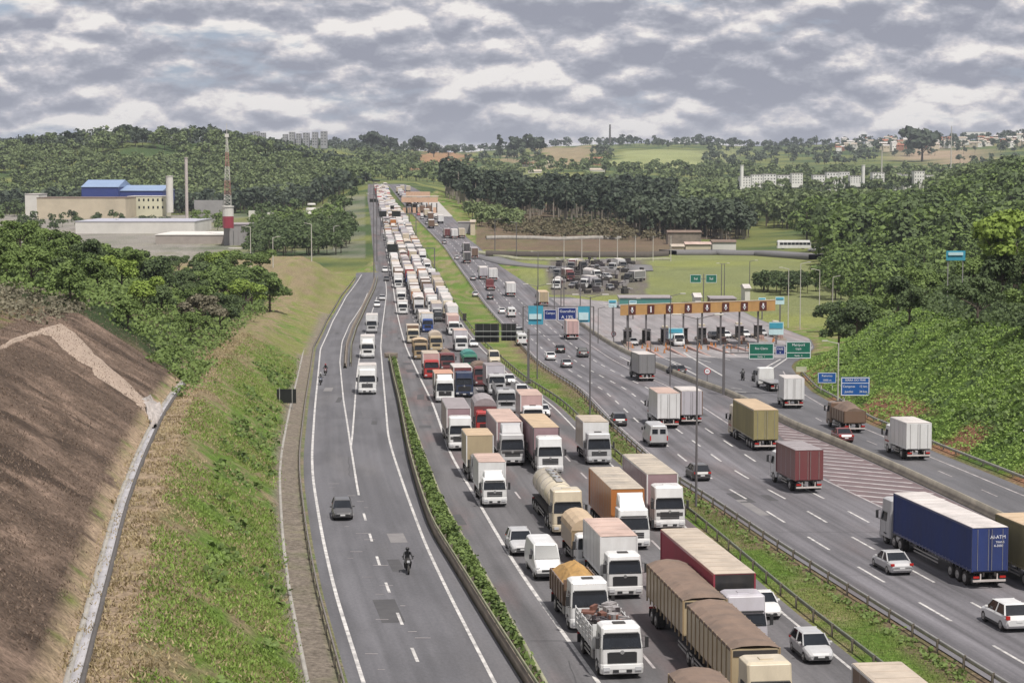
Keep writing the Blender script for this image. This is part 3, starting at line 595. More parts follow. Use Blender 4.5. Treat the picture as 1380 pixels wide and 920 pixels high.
def leaf_cloud(cen, rad, n, size, flat=.8, rng=None):
    """n leaf-clump quads scattered through ellipsoid blobs"""
    rng = rng or RNG; cen = np.array(cen, float); rad = np.array(rad, float)
    w = rad[:, 0] ** 2; k = rng.choice(len(cen), n, p=w / w.sum())
    d = rng.normal(size=(n, 3)); d /= np.linalg.norm(d, axis=1)[:, None]; d[:, 2] = np.where(d[:, 2] < -.35, -d[:, 2], d[:, 2])
    r = rng.uniform(.55, 1.06, n)[:, None]; P = cen[k] + d * rad[k] * r
    nrm = d + rng.normal(size=(n, 3)) * .55 + [0, 0, .25]; nrm /= np.linalg.norm(nrm, axis=1)[:, None]
    a = np.cross(nrm, rng.normal(size=(n, 3))); a /= np.linalg.norm(a, axis=1)[:, None]; b = np.cross(nrm, a)
    s = size * rng.uniform(.6, 1.35, n)[:, None]; a = a * s; b = b * s * flat
    V = np.stack([P - a - b * .6, P + a * .8 - b, P + a + b * .7, P - a * .6 + b], 1).reshape(-1, 3)
    return V, np.arange(4 * n).reshape(-1, 4)
def crown_blobs(kind, rng):
    if kind == 'round': 
        c = [(0, 0, 3.4)]; r = [(2.0, 2.0, 1.6)]
        for i in range(9):
            t = rng.uniform(0, 6.3); q = rng.uniform(.9, 2.3); c.append((q * math.cos(t), q * math.sin(t), rng.uniform(2.2, 4.8))); s = rng.uniform(.75, 1.35); r.append((s, s, s * .75))
        return c, r, 5.6
    if kind == 'tall':
        c = []; r = []
        for i in range(9):
            t = rng.uniform(0, 6.3); z = 3.2 + i * .85; q = rng.uniform(.1, 1.3) * (1 - .05 * i); c.append((q * math.cos(t), q * math.sin(t), z)); s = rng.uniform(.8, 1.4) * (1 - i * .05); r.append((s, s, s * .8))
        return c, r, 11
    if kind == 'wide':
        c = []; r = []
        for i in range(12):
            t = rng.uniform(0, 6.3); q = rng.uniform(.4, 3.2); c.append((q * math.cos(t), q * math.sin(t), 4.4 + rng.uniform(-.9, .8) - q * .25)); s = rng.uniform(.8, 1.4); r.append((s, s, s * .6))
        return c, r, 5.6
    c = []; r = []
    for i in range(7):
        t = rng.uniform(0, 6.3); q = rng.uniform(.1, 1.3); c.append((q * math.cos(t), q * math.sin(t), rng.uniform(.5, 1.7))); s = rng.uniform(.6, 1.0); r.append((s, s, s * .8))
    return c, r, 2.4
def make_tree(kind, seed, leafm, n, size):
    rng = np.random.default_rng(seed); c, r, H = crown_blobs(kind, rng)
    V, Q = leaf_cloud(c, r, n, size, rng=rng); crown = npmesh('crown', V, Q, leafm)
    B = MB(); top = Vector((0, 0, H * .62)); B.tube((0, 0, -.8), (0.05, 0, H * .35), .2 if kind != 'bush' else .07, .14 if kind != 'bush' else .05, 7); B.tube((.05, 0, H * .35), top, .14 if kind != 'bush' else .05, .05, 6)
    for q in c[1:7]: B.tube((0.05, 0, H * rng.uniform(.25, .45)), Vector(q) * .92, .085 if kind != 'bush' else .03, .03, 5)
    return crown, B.mesh('trunk', M_BARK if kind != 'tall' else M_BARKL)
PROT = {}
def proto(kind, col, v, n=None, size=None):
    k = (kind, col, v, n)
    if k not in PROT:
        m = {'mid': F_MID, 'dark': F_DARK, 'bright': F_BRIGHT, 'dry': F_DRYL, 'far': F_FAR, 'euc': F_EUC}[col]
        PROT[k] = make_tree(kind, hash((kind, v)) % 1000 if False else v * 31 + len(kind), m, n or {'round': 3600, 'tall': 3200, 'wide': 3200, 'bush': 600}[kind], size or {'round': .15, 'tall': .15, 'wide': .15, 'bush': .13}[kind])
    return PROT[k]
def tree(name, label, cat, x, y, kind, col, v, s, group=None, z=None, sz=1, n=None, size=None):
    cr, tr = proto(kind, col, v, n, size); z = gz(x, y) if z is None else z
    t = thing(name, label, cat, (x, y, z), (0, 0, random.uniform(0, 6.28)), group); t.scale = (s, s, s * sz)
    link('crown', cr, t); link('trunk', tr, t); return t
ORD = ['first', 'second', 'third', 'fourth', 'fifth', 'sixth', 'seventh', 'eighth', 'ninth', 'tenth', 'eleventh', 'twelfth', 'thirteenth', 'fourteenth', 'fifteenth', 'sixteenth', 'seventeenth', 'eighteenth', 'nineteenth', 'twentieth']
def ordn(i):
    if i < 20: return ORD[i]
    T = {2: 'twenty', 3: 'thirty', 4: 'forty', 5: 'fifty', 6: 'sixty'}; a, b_ = divmod(i + 1, 10)
    return (T[a] + '-' + ORD[b_ - 1]) if b_ else {2: 'twentieth', 3: 'thirtieth', 4: 'fortieth', 5: 'fiftieth', 6: 'sixtieth'}[a]
WORDS = {'mid': 'mid green', 'dark': 'dark green', 'bright': 'bright green', 'dry': 'greyish', 'euc': 'dark eucalyptus', 'far': 'green'}
def wood(rows, where, rowword, group, cols, kinds=('round', 'wide', 'round'), smin=.85, smax=1.3):
    for ri, (pts, s) in enumerate(rows):
        pts = sorted(pts, key=lambda p: p[0] / p[1]); cnt = {}
        rw = 'front' if ri == 0 else ('last' if ri == len(rows) - 1 else ORD[ri])
        for i, (x, y) in enumerate(pts):
            c = random.choices([a for a, _ in cols], [b_ for _, b_ in cols])[0]; k = random.choice(kinds); sh = {'round': 'rounded', 'wide': 'spreading', 'tall': 'tall', 'bush': 'low'}[k]
            j = cnt.get((c, k), 0); cnt[(c, k)] = j + 1
            tree('shrub' if k == 'bush' else ('eucalyptus_tree' if c == 'euc' else 'tree'), f'{sh} {WORDS[c]} tree, {ordn(j)} such from left in {rw} row of {where}',
                 'bush' if k == 'bush' else 'tree', x, y, k, c, random.randrange(3), s * random.uniform(smin, smax), group)
def scat(ys, d0, d1, step, side):
    out = []
    for y in ys:
        pass
    return out
# left hillside woodland, row by row
rowsL = []
for ri, Yr in enumerate((232, 256, 282, 310, 340, 372, 404, 436, 470, 505)):
    pts = []; dmax = {232: 60, 256: 70, 282: 78, 310: 80, 340: 74, 372: 66, 404: 62, 436: 58, 470: 66, 505: 70}[Yr]; dmin = 15 if Yr < 420 else {436: 13, 470: 15, 505: 20}[Yr]
    d = dmin + random.uniform(0, 2)
    while d < dmax:
        yy = Yr + random.uniform(-9, 9); xx = float(LL(yy)) - d; 
        if not (Yr == 232 and d < 19): pts.append((xx, yy))
        d += random.uniform(4.6, 6.4)
    rowsL.append((pts, {404: 1.25, 436: 1.5, 372: 1.1, 470: 1.35, 505: 1.2}.get(Yr, 1.0 if Yr > 280 else .85)))
wood(rowsL, 'left hillside wood', '', 'trees of the left hillside woodland', (('mid', 5), ('dark', 3), ('bright', 1.2), ('dry', .8)), ('round', 'wide', 'round'))
# right hillside above the embankment
rowsR = []
for Yr in (205, 228, 252, 280, 310, 345, 382, 420):
    pts = []; d = {205: 17, 228: 18, 252: 17, 280: 14, 310: 10, 345: 6, 382: 8, 420: 8}[Yr]
    while d < (46 if Yr < 300 else 60):
        yy = Yr + random.uniform(-8, 8); xx_ = float(TR(yy)) + d; d += random.uniform(4.8, 6.6)
        if not (1258 < 690 + F * xx_ / yy < 1318 and yy < 302): pts.append((xx_, yy))
    rowsR.append((pts, 1.05 if Yr < 340 else 1.15))
wood(rowsR, 'right hillside wood', '', 'trees of the right hillside woodland', (('dark', 4), ('mid', 4), ('bright', .4)), ('round', 'wide', 'round', 'tall') [:3])
x, y, z = hit(1352, 372, 120); tree('tree', 'large bright lime green tree crowning the right hillside at the frame edge', 'tree', float(TR(262)) + 26, 262, 'wide', 'bright', 2, 2.0)
def clumps(name, X, Y, fn, m, size, n_each, spread, h, label=None, cat='plants', zoff=0):
    Vs = []; k = len(X); Z = ground(X, Y); s = RNG.uniform(.6, 1.4, k)
    P = np.repeat(np.stack([X, Y, Z + zoff], 1), n_each, 0); N_ = len(P); sc = np.repeat(s, n_each)[:, None]
    P = P + RNG.normal(size=(N_, 3)) * [spread, spread, 0] + np.c_[np.zeros(N_), np.zeros(N_), RNG.uniform(.05, 1, N_) * h] * sc
    if fn == 'blade':
        t = RNG.uniform(0, 6.28, N_); w = size * .3; a = np.stack([np.cos(t), np.sin(t), np.zeros(N_)], 1) * w; l = RNG.normal(size=(N_, 3)) * size * .5; l[:, 2] = size * RNG.uniform(.5, 1.2, N_)
        P[:, 2] -= size * .15; V = np.stack([P - a, P + a, P + l + a * .3, P + l - a * .3], 1).reshape(-1, 3)
    else:
        nrm = RNG.normal(size=(N_, 3)) * .6 + [0, -.3, .7]; nrm /= np.linalg.norm(nrm, axis=1)[:, None]; a = np.cross(nrm, RNG.normal(size=(N_, 3))); a /= np.linalg.norm(a, axis=1)[:, None]; b_ = np.cross(nrm, a)
        q = size * RNG.uniform(.6, 1.4, N_)[:, None]; a = a * q; b_ = b_ * q; V = np.stack([P - a - b_ * .6, P + a * .8 - b_, P + a + b_ * .7, P - a * .6 + b_], 1).reshape(-1, 3)
    o = link(name, npmesh(name, V, np.arange(len(V)).reshape(-1, 4), m)); return tag(o, label, cat if label else None, kind='stuff')
def band(n, y0, y1, d0, d1, side='L', keep=None):
    Y = y0 * (y1 / y0) ** RNG.random(n); d = RNG.uniform(d0, d1, n); X = (LL(Y) - d) if side == 'L' else (TR(Y) + d if side == 'R' else d)
    if keep is not None: k = keep(X, Y, d); X, Y = X[k], Y[k]
    return X, Y
nz = lambda X, Y, s, o=0: fbm(X * s + o, Y * s, 3)
X, Y = band(16000, 75, 330, 3.4, 11.5, 'L', lambda X, Y, d: nz(X, Y, .12) > .44); clumps('grass', X, Y, 'blade', F_GRASS, .17, 5, .3, .03)
X, Y = band(13000, 75, 330, 3.4, 15, 'L', lambda X, Y, d: (nz(X, Y, .5, 40) + np.clip((d - 8) / 14, 0, .25)) > .61); clumps('dry_grass', X, Y, 'blade', F_DRYG, .18, 4, .3, .03)
X, Y = band(1700, 90, 330, 3.4, 11, 'L', lambda X, Y, d: (nz(X, Y, .16, 11) > .56) & (d < 8.5)); clumps('weeds', X, Y, 'leaf', F_MID, .16, 7, .3, .35)
X, Y = band(26000, 62, 225, 15.6, 32, 'L', lambda X, Y, d: nz(X, Y, .15, 77) > .36); clumps('brown_stubble', X, Y, 'blade', F_BRN, .13, 2, .3, .02); X, Y = band(150, 196, 240, 12.5, 18, 'L', lambda X, Y, d: (Y > 212) | (d < 13.4)); clumps('scrub_by_drain', X, Y, 'leaf', F_MID, .14, 22, .5, .9); X, Y = band(260, 190, 232, 26, 44, 'L', None); clumps('scrub_on_crest', X, Y, 'leaf', F_DRYL, .14, 20, .5, .8)
X, Y = band(9000, 150, 345, 1.8, 18, 'R', None); clumps('ground_cover', X, Y, 'leaf', foliage('leaves_low_cover', (.07, .135, .022), (.22, .32, .075)), .1, 7, .45, .12)
X, Y = band(1500, 150, 300, 4, 17, 'R', lambda X, Y, d: (nz(X, Y, .16, 3) + np.clip((d - 8) / 20, 0, .2)) > .55); clumps('creeping_plants', X, Y, 'leaf', foliage('leaves_creeper', (.045, .08, .02), (.15, .21, .07)), .18, 6, .5, .5)
X, Y = band(2500, 225, 470, 14, 62, 'L', None); clumps('undergrowth', X, Y, 'leaf', F_MID, .16, 24, .8, 1.6)
X, Y = band(1500, 200, 430, 17, 60, 'R', None); clumps('undergrowth', X, Y, 'leaf', F_DARK, .17, 24, .9, 1.6)
# median grass
Yk = 75 * (330 / 75) ** RNG.random(16000); t = RNG.random(16000); X = JR(Yk) + 1.3 + t * (HL(Yk) - JR(Yk) - 2.0); clumps('median_grass', X, Yk, 'blade', foliage('mown_grass', (.085, .135, .022), (.21, .275, .075)), .1, 2, .12, .02)
Yk = 75 * (260 / 75) ** RNG.random(500); X = HL(Yk) - .3 - RNG.random(500) * 1.2; clumps('median_weeds', X, Yk, 'leaf', F_MID, .1, 5, .15, .2)
# hedge in the planter
rowsH = np.arange(66, yB - 1, .55); V = []; cc = []; rad = []
for yy in rowsH:
    a_, b_ = float(PB(yy)) + .35, float(HK(yy)) - .3; w = (b_ - a_) / 2
    for j in range(2):
        cc.append((a_ + w * (.5 + j) + random.uniform(-.15, .15), yy + random.uniform(-.2, .2), float(prof(yy)) + .35 + random.uniform(-.2, .25))); q = random.uniform(.35, .6); rad.append((min(q, w * .75), q, random.uniform(.4, .7)))
V, Q = leaf_cloud(cc, rad, 15000, .12); h_ = thing('hedge', 'clipped leafy hedge filling the planter left of the jammed lanes', 'hedge'); link('foliage', npmesh('foliage', V, Q, F_MID), h_)
st = MB()
for yy in np.arange(68, yB - 3, 1.6): st.tube(((float(PB(yy)) + float(HK(yy))) / 2, yy, float(prof(yy)) - .1), ((float(PB(yy)) + float(HK(yy))) / 2 + .1, yy, float(prof(yy)) + .6), .04, .03, 5)
link('stems', st.mesh('stems', M_BARK), h_)['kind'] = 'stuff'
strip('planter_soil', ofs(PB, .1), ofs(HK, -.08), rr(yA, yB), .12, mat('planter_soil', (.09, .065, .045), .95, dirt=.4), 2)['kind'] = 'structure'
# far woods as masses: merged low crowns
def forest(name, pts, m, hs, n=70, lf=.2, kind='blob', label=None):
    n = int(n * 1.7); lf *= .72
    """pts: (x,y,z,height) ; each tree a cloud of n leaf clumps on a short trunk"""
    pts = np.array(pts); k = len(pts); rng = RNG; H = pts[:, 3]; 
    d = rng.normal(size=(k, n, 3)); d /= np.linalg.norm(d, axis=2)[:, :, None]; d[:, :, 2] = np.where(d[:, :, 2] < -.4, -d[:, :, 2], d[:, :, 2])
    lobes = rng.normal(size=(k, 5, 3)); lobes /= np.linalg.norm(lobes, axis=2)[:, :, None]; lobe_i = rng.integers(0, 5, (k, n)); base = np.take_along_axis(lobes, lobe_i[:, :, None].repeat(3, 2), 1)
    rw = {'blob': .48, 'tall': .24}[kind]; rh = {'blob': .42, 'tall': .4}[kind]
    q = base * .55 + d * .5 * rng.uniform(.6, 1.05, (k, n))[:, :, None]; R_ = np.stack([H * rw * rng.uniform(.8, 1.25, k), H * rw, H * rh], 1)
    P = pts[:, None, :3] + q * R_[:, None, :]; P[:, :, 2] += (H * (1 - rh))[:, None]
    P = P.reshape(-1, 3); d = d.reshape(-1, 3); N_ = len(P); sz = np.repeat(H * lf * .5, n)[:, None] * rng.uniform(.6, 1.3, N_)[:, None]
    nrm = d + rng.normal(size=(N_, 3)) * .5 + [0, 0, .3]; nrm /= np.linalg.norm(nrm, axis=1)[:, None]; a = np.cross(nrm, rng.normal(size=(N_, 3))); a /= np.linalg.norm(a, axis=1)[:, None]; b_ = np.cross(nrm, a)
    a = a * sz; b_ = b_ * sz * .8; V = np.stack([P - a - b_ * .6, P + a * .8 - b_, P + a + b_ * .7, P - a * .6 + b_], 1).reshape(-1, 3)
    Q = np.arange(len(V)).reshape(-1, 4); t = rng.uniform(0, 3.14, k); w = H * .022
    ax = np.stack([np.cos(t) * w, np.sin(t) * w, 0 * w], 1); ay = np.stack([-np.sin(t) * w, np.cos(t) * w, 0 * w], 1); b0 = pts[:, :3] - [0, 0, 1]; tp = pts[:, :3] + np.c_[0 * H, 0 * H, H * .75]
    T = np.stack([b0 - ax, b0 + ax, tp + ax * .5, tp - ax * .5, b0 - ay, b0 + ay, tp + ay * .5, tp - ay * .5], 1).reshape(-1, 3); TQ = np.arange(len(T)).reshape(-1, 4)
    me = npmesh(name, np.vstack([V, T]), np.vstack([Q, TQ + len(V)]), m); me.materials.append(M_BARKL if kind == 'tall' else M_BARK)
    me.polygons.foreach_set('material_index', np.r_[np.zeros(len(Q), np.int32), np.ones(len(TQ), np.int32)])
    return tag(link(name, me), kind='stuff')
def spread(n, Y0, Y1, p0, p1, hmin, hmax, keep=None, clear=12, p=1.0):
    Y = (Y0 ** p + (Y1 ** p - Y0 ** p) * RNG.random(n)) ** (1 / p); px_ = RNG.uniform(p0, p1, n); X = (px_ - 690) / F * Y
    rd = road_dist(X, Y); k = (rd > clear) | (Y > 1345)
    Z = ground(X, Y); ppx, ppy = proj(X, Y, Z)
    if keep is not None: k &= keep(X, Y, ppx, ppy)
    H = RNG.uniform(hmin, hmax, n); ty = proj(X, Y, Z + H)[1]; k &= ~((ppx > 985) & (ppx < 1268) & (Y < 1640) & (Y > 700) & (ty < 251)); k &= ~((ppx > 900) & (ppx < 1112) & (Y < 780) & (ty < 361)); return np.stack([X, Y, Z - .3, H], 1)[k]
FOREST_TODO = True
clr = lambda X, Y, a, b: True
# big wooded hill on the left
forest('hill_forest', spread(1700, 1280, 1790, -140, 500, 9, 17, lambda X, Y, a, b: (a < 500 - (Y - 1280) * .03) & (nz(X, Y, .009) > .3)), F_FAR, 0, 75, .19)
forest('hill_forest', spread(420, 1150, 1420, -140, 495, 10, 17), F_EUC, 0, 60, .22)
forest('hill_forest', spread(160, 1720, 1800, -140, 470, 12, 18), F_EUC, 0, 50, .22)
# plain trees in front of it
forest('roadside_trees', spread(130, 700, 850, 338, 492, 7, 11, clear=9, keep=lambda X, Y, a, b: ground(X, Y) < 1e9), F_DARK, 0, 170, .13); forest('roadside_trees', spread(60, 890, 1010, 262, 470, 5, 9, clear=9, keep=lambda X, Y, a, b: (a > 335) | (a < 300)), F_MID, 0, 120, .16); forest('roadside_trees', spread(40, 900, 1040, 20, 240, 4, 7), F_DARK, 0, 120, .16)
forest('roadside_trees', spread(70, 1010, 1120, -100, 495, 7, 11, clear=9, keep=lambda X, Y, a, b: (a > 330) | (a < 30)), F_DARK, 0, 80, .2)
# eucalyptus grove right of the far road
forest('grove', spread(440, 1010, 1330, 596, 905, 17, 25, lambda X, Y, a, b: (a > 600 + 0 * Y), clear=11), F_EUC, 0, 150, .12, 'tall')
forest('grove', spread(240, 900, 1010, 830, 1010, 13, 19, lambda X, Y, a, b: a > 830 + (1010 - Y) * .3), F_EUC, 0, 110, .16, 'tall')
forest('roadside_trees', spread(60, 880, 1000, 615, 700, 6, 10, clear=8), F_FAR, 0, 90, .2)
forest('scrub', spread(420, 850, 1020, 640, 900, 2, 5, clear=14), foliage('leaves_scrub', (.06, .055, .03), (.17, .15, .09)), 0, 30, .3)
# mixed forest behind the toll plaza on the right
forest('valley_forest', spread(640, 640, 1050, 1085, 1480, 11, 19, lambda X, Y, a, b: a > np.where(Y < 820, 1118, 1075)), F_MID, 0, 170, .13)
forest('valley_forest', spread(560, 1000, 1560, 890, 1480, 10, 19, lambda X, Y, a, b: True), F_FAR, 0, 95, .17); forest('valley_forest', spread(160, 1000, 1560, 890, 1480, 12, 19), F_DARK, 0, 95, .17)
forest('valley_forest', spread(150, 480, 660, 1120, 1500, 8, 14), F_MID, 0, 230, .11)
forest('valley_forest', spread(130, 545, 640, 1015, 1112, 5, 9), F_DARK, 0, 230, .12)
forest('valley_forest', spread(200, 640, 1000, 1118, 1480, 12, 20), F_DARK, 0, 170, .13)
# rolling country behind
op = lambda X, Y, a, b: (nz(X, Y, .005, 4) > .42) & ~((a > 825) & (a < 950) & (b > 200) & (b < 228)) & ~((a > 565) & (a < 625) & (b > 204) & (b < 230)) & ~((a > 735) & (a < 795) & (b > 196) & (b < 222))
forest('distant_woods', spread(1500, 1600, 2650, 480, 1480, 8, 15, op), F_FAR, 0, 36, .3)
forest('distant_woods', spread(1700, 2600, 4300, -140, 1500, 9, 18, op), F_EUC, 0, 24, .36)
forest('ridge_trees', spread(420, 4020, 4250, -140, 1500, 8, 22), F_EUC, 0, 24, .36)
forest('distant_woods', spread(500, 1560, 1740, 900, 1480, 10, 17, lambda X, Y, a, b: Y < 1690), F_FAR, 0, 60, .24)
# single trees standing up on the skyline
for i, (px_, ytop, w, k_) in enumerate(((501, 178, 1.0, 'round'), (521, 182, .9, 'round'), (535, 187, .6, 'tall'), (564, 184, 1.1, 'round'), (585, 192, .7, 'round'), (605, 197, .8, 'wide'), (673, 182, .5, 'tall'), (697, 184, .9, 'round'), (721, 183, 1.0, 'round'), (1240, 172, .9, 'round'))):
    Yt = 2900; X = (px_ - 690) / F * Yt; z = gz(X, Yt); zt = atz(px_, ytop, Yt)[1]; H = max(zt - z, 8)
    hb = {'round': 5.4, 'tall': 10.5, 'wide': 5.4}[k_]
    tree('tree', f'dark tree on the skyline, {ordn(i)} from left of ten tall ridge trees', 'tree', X, Yt, k_, 'euc', i % 3, H / hb, 'lone trees on the skyline', z=z, sz=1, n=420, size=.5)
# ------------------------------------------------------------------ vehicles
def paint(n, c, **k): return mat('paint_' + n, c, k.pop('rough', .32), dirt=k.pop('dirt', .12), dscale=1.0, coat=.3, **k)
PC = {'white': (.66, .66, .66), 'silver': (.42, .42, .43), 'grey': (.2, .2, .21), 'black': (.02, .02, .022), 'red': (.36, .03, .03), 'blue': (.03, .07, .24), 'navy': (.015, .03, .075), 'green': (.03, .16, .1),
      'yellow': (.5, .3, .05), 'orange': (.42, .16, .045), 'cream': (.55, .48, .36), 'beige': (.42, .34, .22), 'brown': (.16, .1, .07), 'maroon': (.16, .045, .05), 'pink': (.5, .34, .33), 'teal': (.06, .22, .2), 'mauve': (.3, .2, .22), 'olive': (.27, .235, .11), 'tan': (.3, .22, .13), 'lilac': (.45, .43, .47), 'dkgrey': (.07, .07, .075)}
def P(n): return paint(n, PC[n], dirt=.34 if n in ('beige', 'cream', 'tan', 'brown', 'olive') else .24, col2=tuple(c * .5 + d * .5 for c, d in zip(PC[n], (.16, .13, .1))))
def C(n): return mat('canvas_' + n, PC[n], .8, dirt=.3, dscale=.7, bump=.25, bscale=2)
M_GLASS = mat('dark_glass', (.008, .01, .014), .12, dirt=.08, dscale=1.2, spec=.55, col2=(.05, .06, .075)); M_TYRE = mat('tyre_rubber', (.022, .02, .02), .85, dirt=.3, col2=(.06, .055, .05))
M_RIM = mat('wheel_rim', (.38, .37, .36), .4, .5, dirt=.3); M_TRIM = mat('black_trim', (.03, .03, .032), .5, dirt=.2); M_CHAS = mat('chassis', (.045, .04, .038), .8, dirt=.3)
M_LAMP = mat('headlamp_glass', (.62, .63, .65), .12, .3, dirt=0); M_TAIL = mat('tail_lamp', (.4, .02, .015), .25, dirt=0); M_CHR = mat('chrome', (.6, .6, .6), .25, .8, dirt=0); M_PLATE = mat('number_plate', (.6, .6, .6), .5, dirt=0)
M_SAND = mat('sand_load', (.42, .25, .09), .95, dirt=.4, dscale=1.5, bump=.8, bscale=3); M_SCRAP = [mat('scrap_dark', (.06, .05, .055), .7, .3), mat('scrap_pale', (.35, .33, .33), .6, .3), mat('scrap_rust', (.16, .07, .05), .8)]
M_SKIN = mat('skin', (.35, .2, .14), .6, dirt=0)
def sec(z, y0, y1, w, ch=.12): return [(-w / 2 + ch, y0, z), (w / 2 - ch, y0, z), (w / 2, y0 + ch, z), (w / 2, y1 - ch, z), (w / 2 - ch, y1, z), (-w / 2 + ch, y1, z), (-w / 2, y1 - ch, z), (-w / 2, y0 + ch, z)]
def wheels(root, W, axles, r=.5, lod=0, dual=()):
    for ai, y in enumerate(axles):
        for sx in (-1, 1):
            w = .55 if ai in dual else .3; x = sx * (W / 2 - w / 2 - .03)
            if lod <= 1:
                t = part(root, 'wheel', ('w', r, w), lambda B: (B.tube((-w / 2, 0, 0), (-w / 2 + .05, 0, 0), r * .88, r, 16), B.tube((-w / 2 + .05, 0, 0), (w / 2 - .05, 0, 0), r, r, 16), B.tube((w / 2 - .05, 0, 0), (w / 2, 0, 0), r, r * .88, 16)), M_TYRE, loc=(x, y, r))
                if lod == 0: part(t, 'rim', ('r', r, w), lambda B: B.loft([[(x_, q_ * r * math.cos(6.2832 * i / 12), q_ * r * math.sin(6.2832 * i / 12)) for i in range(12)] for x_, q_ in ((-w / 2 - .06, .16), (-w / 2 - .05, .24), (-w / 2 - .004, .3), (-w / 2 - .02, .56), (-w / 2 + .02, .62), (w / 2 - .02, .62), (w / 2 + .02, .56), (w / 2 + .004, .3), (w / 2 + .05, .24), (w / 2 + .06, .16))]), M_RIM)
            else: part(root, 'wheel', ('wl', r, w), lambda B: B.tube((-w / 2, 0, 0), (w / 2, 0, 0), r, r, 8), M_TYRE, loc=(x, y, r))
CABS = {  # heights: window sill, window top, roof, depth, width
    'high': dict(zs=1.75, zt=2.55, zr=3.55, d=2.3, w=2.48), 'mid': dict(zs=1.7, zt=2.5, zr=2.95, d=1.95, w=2.4), 'slope': dict(zs=1.55, zt=2.5, zr=3.15, d=2.1, w=2.44), 'small': dict(zs=1.5, zt=2.2, zr=2.5, d=1.7, w=2.1)}
def cab(root, yf, style, col, lod, fairing=0, grille='black', bump=None, visor=True, k=0):
    c = CABS[style]; d, w, zs, zt, zr = c['d'], c['w'], c['zs'], c['zt'], c['zr']; key = (style, round(yf, 2))
    cp = P(col); T = [(.55, .05), (1.0, 0), (zs, .03), (zt, .26), (zr - .12, .36 if style != 'high' else .42), (zr, .6)]; yb = yf - d
    fy = lambda z: yf - np.interp(z, [a for a, _ in T], [b_ for _, b_ in T])
    def body(B):
        B.loft([sec(z, yb + (.12 if z > zr - .05 else 0), yf - o, w - (.0 if z < zt else (.16 if z < zr - .05 else .5))) for z, o in T])
    part(root, 'cab', key, body, cp, bevel=.025 if lod == 0 else 0)
    part(root, 'windshield', key, lambda B: B.add([(-w / 2 + .1, fy(zs) + .02, zs + .03), (w / 2 - .1, fy(zs) + .02, zs + .03), (w / 2 - .17, fy(zt) + .02, zt), (-w / 2 + .17, fy(zt) + .02, zt), (-w / 2 + .1, fy(zs) - .1, zs + .03), (w / 2 - .1, fy(zs) - .1, zs + .03), (w / 2 - .17, fy(zt) - .1, zt), (-w / 2 + .17, fy(zt) - .1, zt)], [(0, 1, 2, 3), (0, 4, 5, 1), (1, 5, 6, 2), (2, 6, 7, 3), (3, 7, 4, 0)]), M_GLASS)
    if lod <= 1:
        for sx in (-1, 1): part(root, 'side_window', key + (sx,), lambda B: B.add([(sx * (w / 2 + .008), yf - .42, zs + .02), (sx * (w / 2 + .008), yb + .7, zs + .02), (sx * (w / 2 - .05), yb + .7, zt - .08), (sx * (w / 2 - .05), yf - .62, zt - .08), (sx * (w / 2 - .1), yf - .42, zs + .02), (sx * (w / 2 - .1), yb + .7, zs + .02)], [(0, 1, 2, 3), (0, 1, 5, 4)]), M_GLASS)
    hv = sum(ord(ch_) for ch_ in root.get('label', 'x')) % 4
    if lod == 0 and hv in (1, 3):
        part(root, 'front_mask', key + (hv,), lambda B: B.box(0, fy(1.2) - .01, 1.22 if hv == 1 else 1.36, w * (.7 if hv == 1 else .86), .07, .62 if hv == 1 else .3), M_TRIM if hv == 1 else P('dkgrey'), bevel=.02)
    if lod <= 1 and hv in (0, 2): part(root, 'windshield_header', key, lambda B: B.box(0, fy(zt) + .035, zt - .02, w - .4, .04, .14), M_TRIM if hv == 0 else P(col))
    if lod == 0 and hv == 2: part(root, 'cab_stripe', key, lambda B: [B.box(sx * (w / 2 + .006), (yf + yb) / 2 - .1, 1.25, .012, d * .7, .16) for sx in (-1, 1)], P('red'))
    part(root, 'grille', key, lambda B: [B.box(0, fy(1.2) + .005, z, w * .62, .05, .1) for z in ((1.05, 1.2, 1.35, 1.5) if zs > 1.6 else (1.0, 1.15, 1.3))] if lod == 0 else B.box(0, fy(1.2), 1.25, w * .62, .05, .45), M_TRIM if grille == 'black' else P(grille))
    part(root, 'bumper', key, lambda B: B.loft([sec(.32, yf - .5, yf + .06, w + .02, .15), sec(.62, yf - .5, yf + .12, w + .04, .15), sec(.86, yf - .5, yf + .08, w + .02, .15)]), P(bump or col), bevel=.02 if lod == 0 else 0)
    for sx in (-1, 1): part(root, 'headlight', key + (sx,), lambda B: B.box(sx * (w / 2 - .3), yf + .11, .62, .36, .06, .2), M_LAMP)
    if lod <= 1:
        for sx in (-1, 1):
            o = part(root, 'mirror', key + (sx,), lambda B: B.box(sx * (w / 2 + .2), yf - .05, (zs + zt) / 2 - .02, .2, .1, .62).box(sx * (w / 2 + .06), yf - .12, zt - .1, .22, .05, .04).box(sx * (w / 2 + .06), yf - .12, zs + .05, .22, .05, .04), M_TRIM, bevel=.015 if lod == 0 else 0)
        if visor: part(root, 'sun_visor', key, lambda B: B.box(0, fy(zt) + .08, zt + .07, w - .5, .24, .05), M_TRIM)
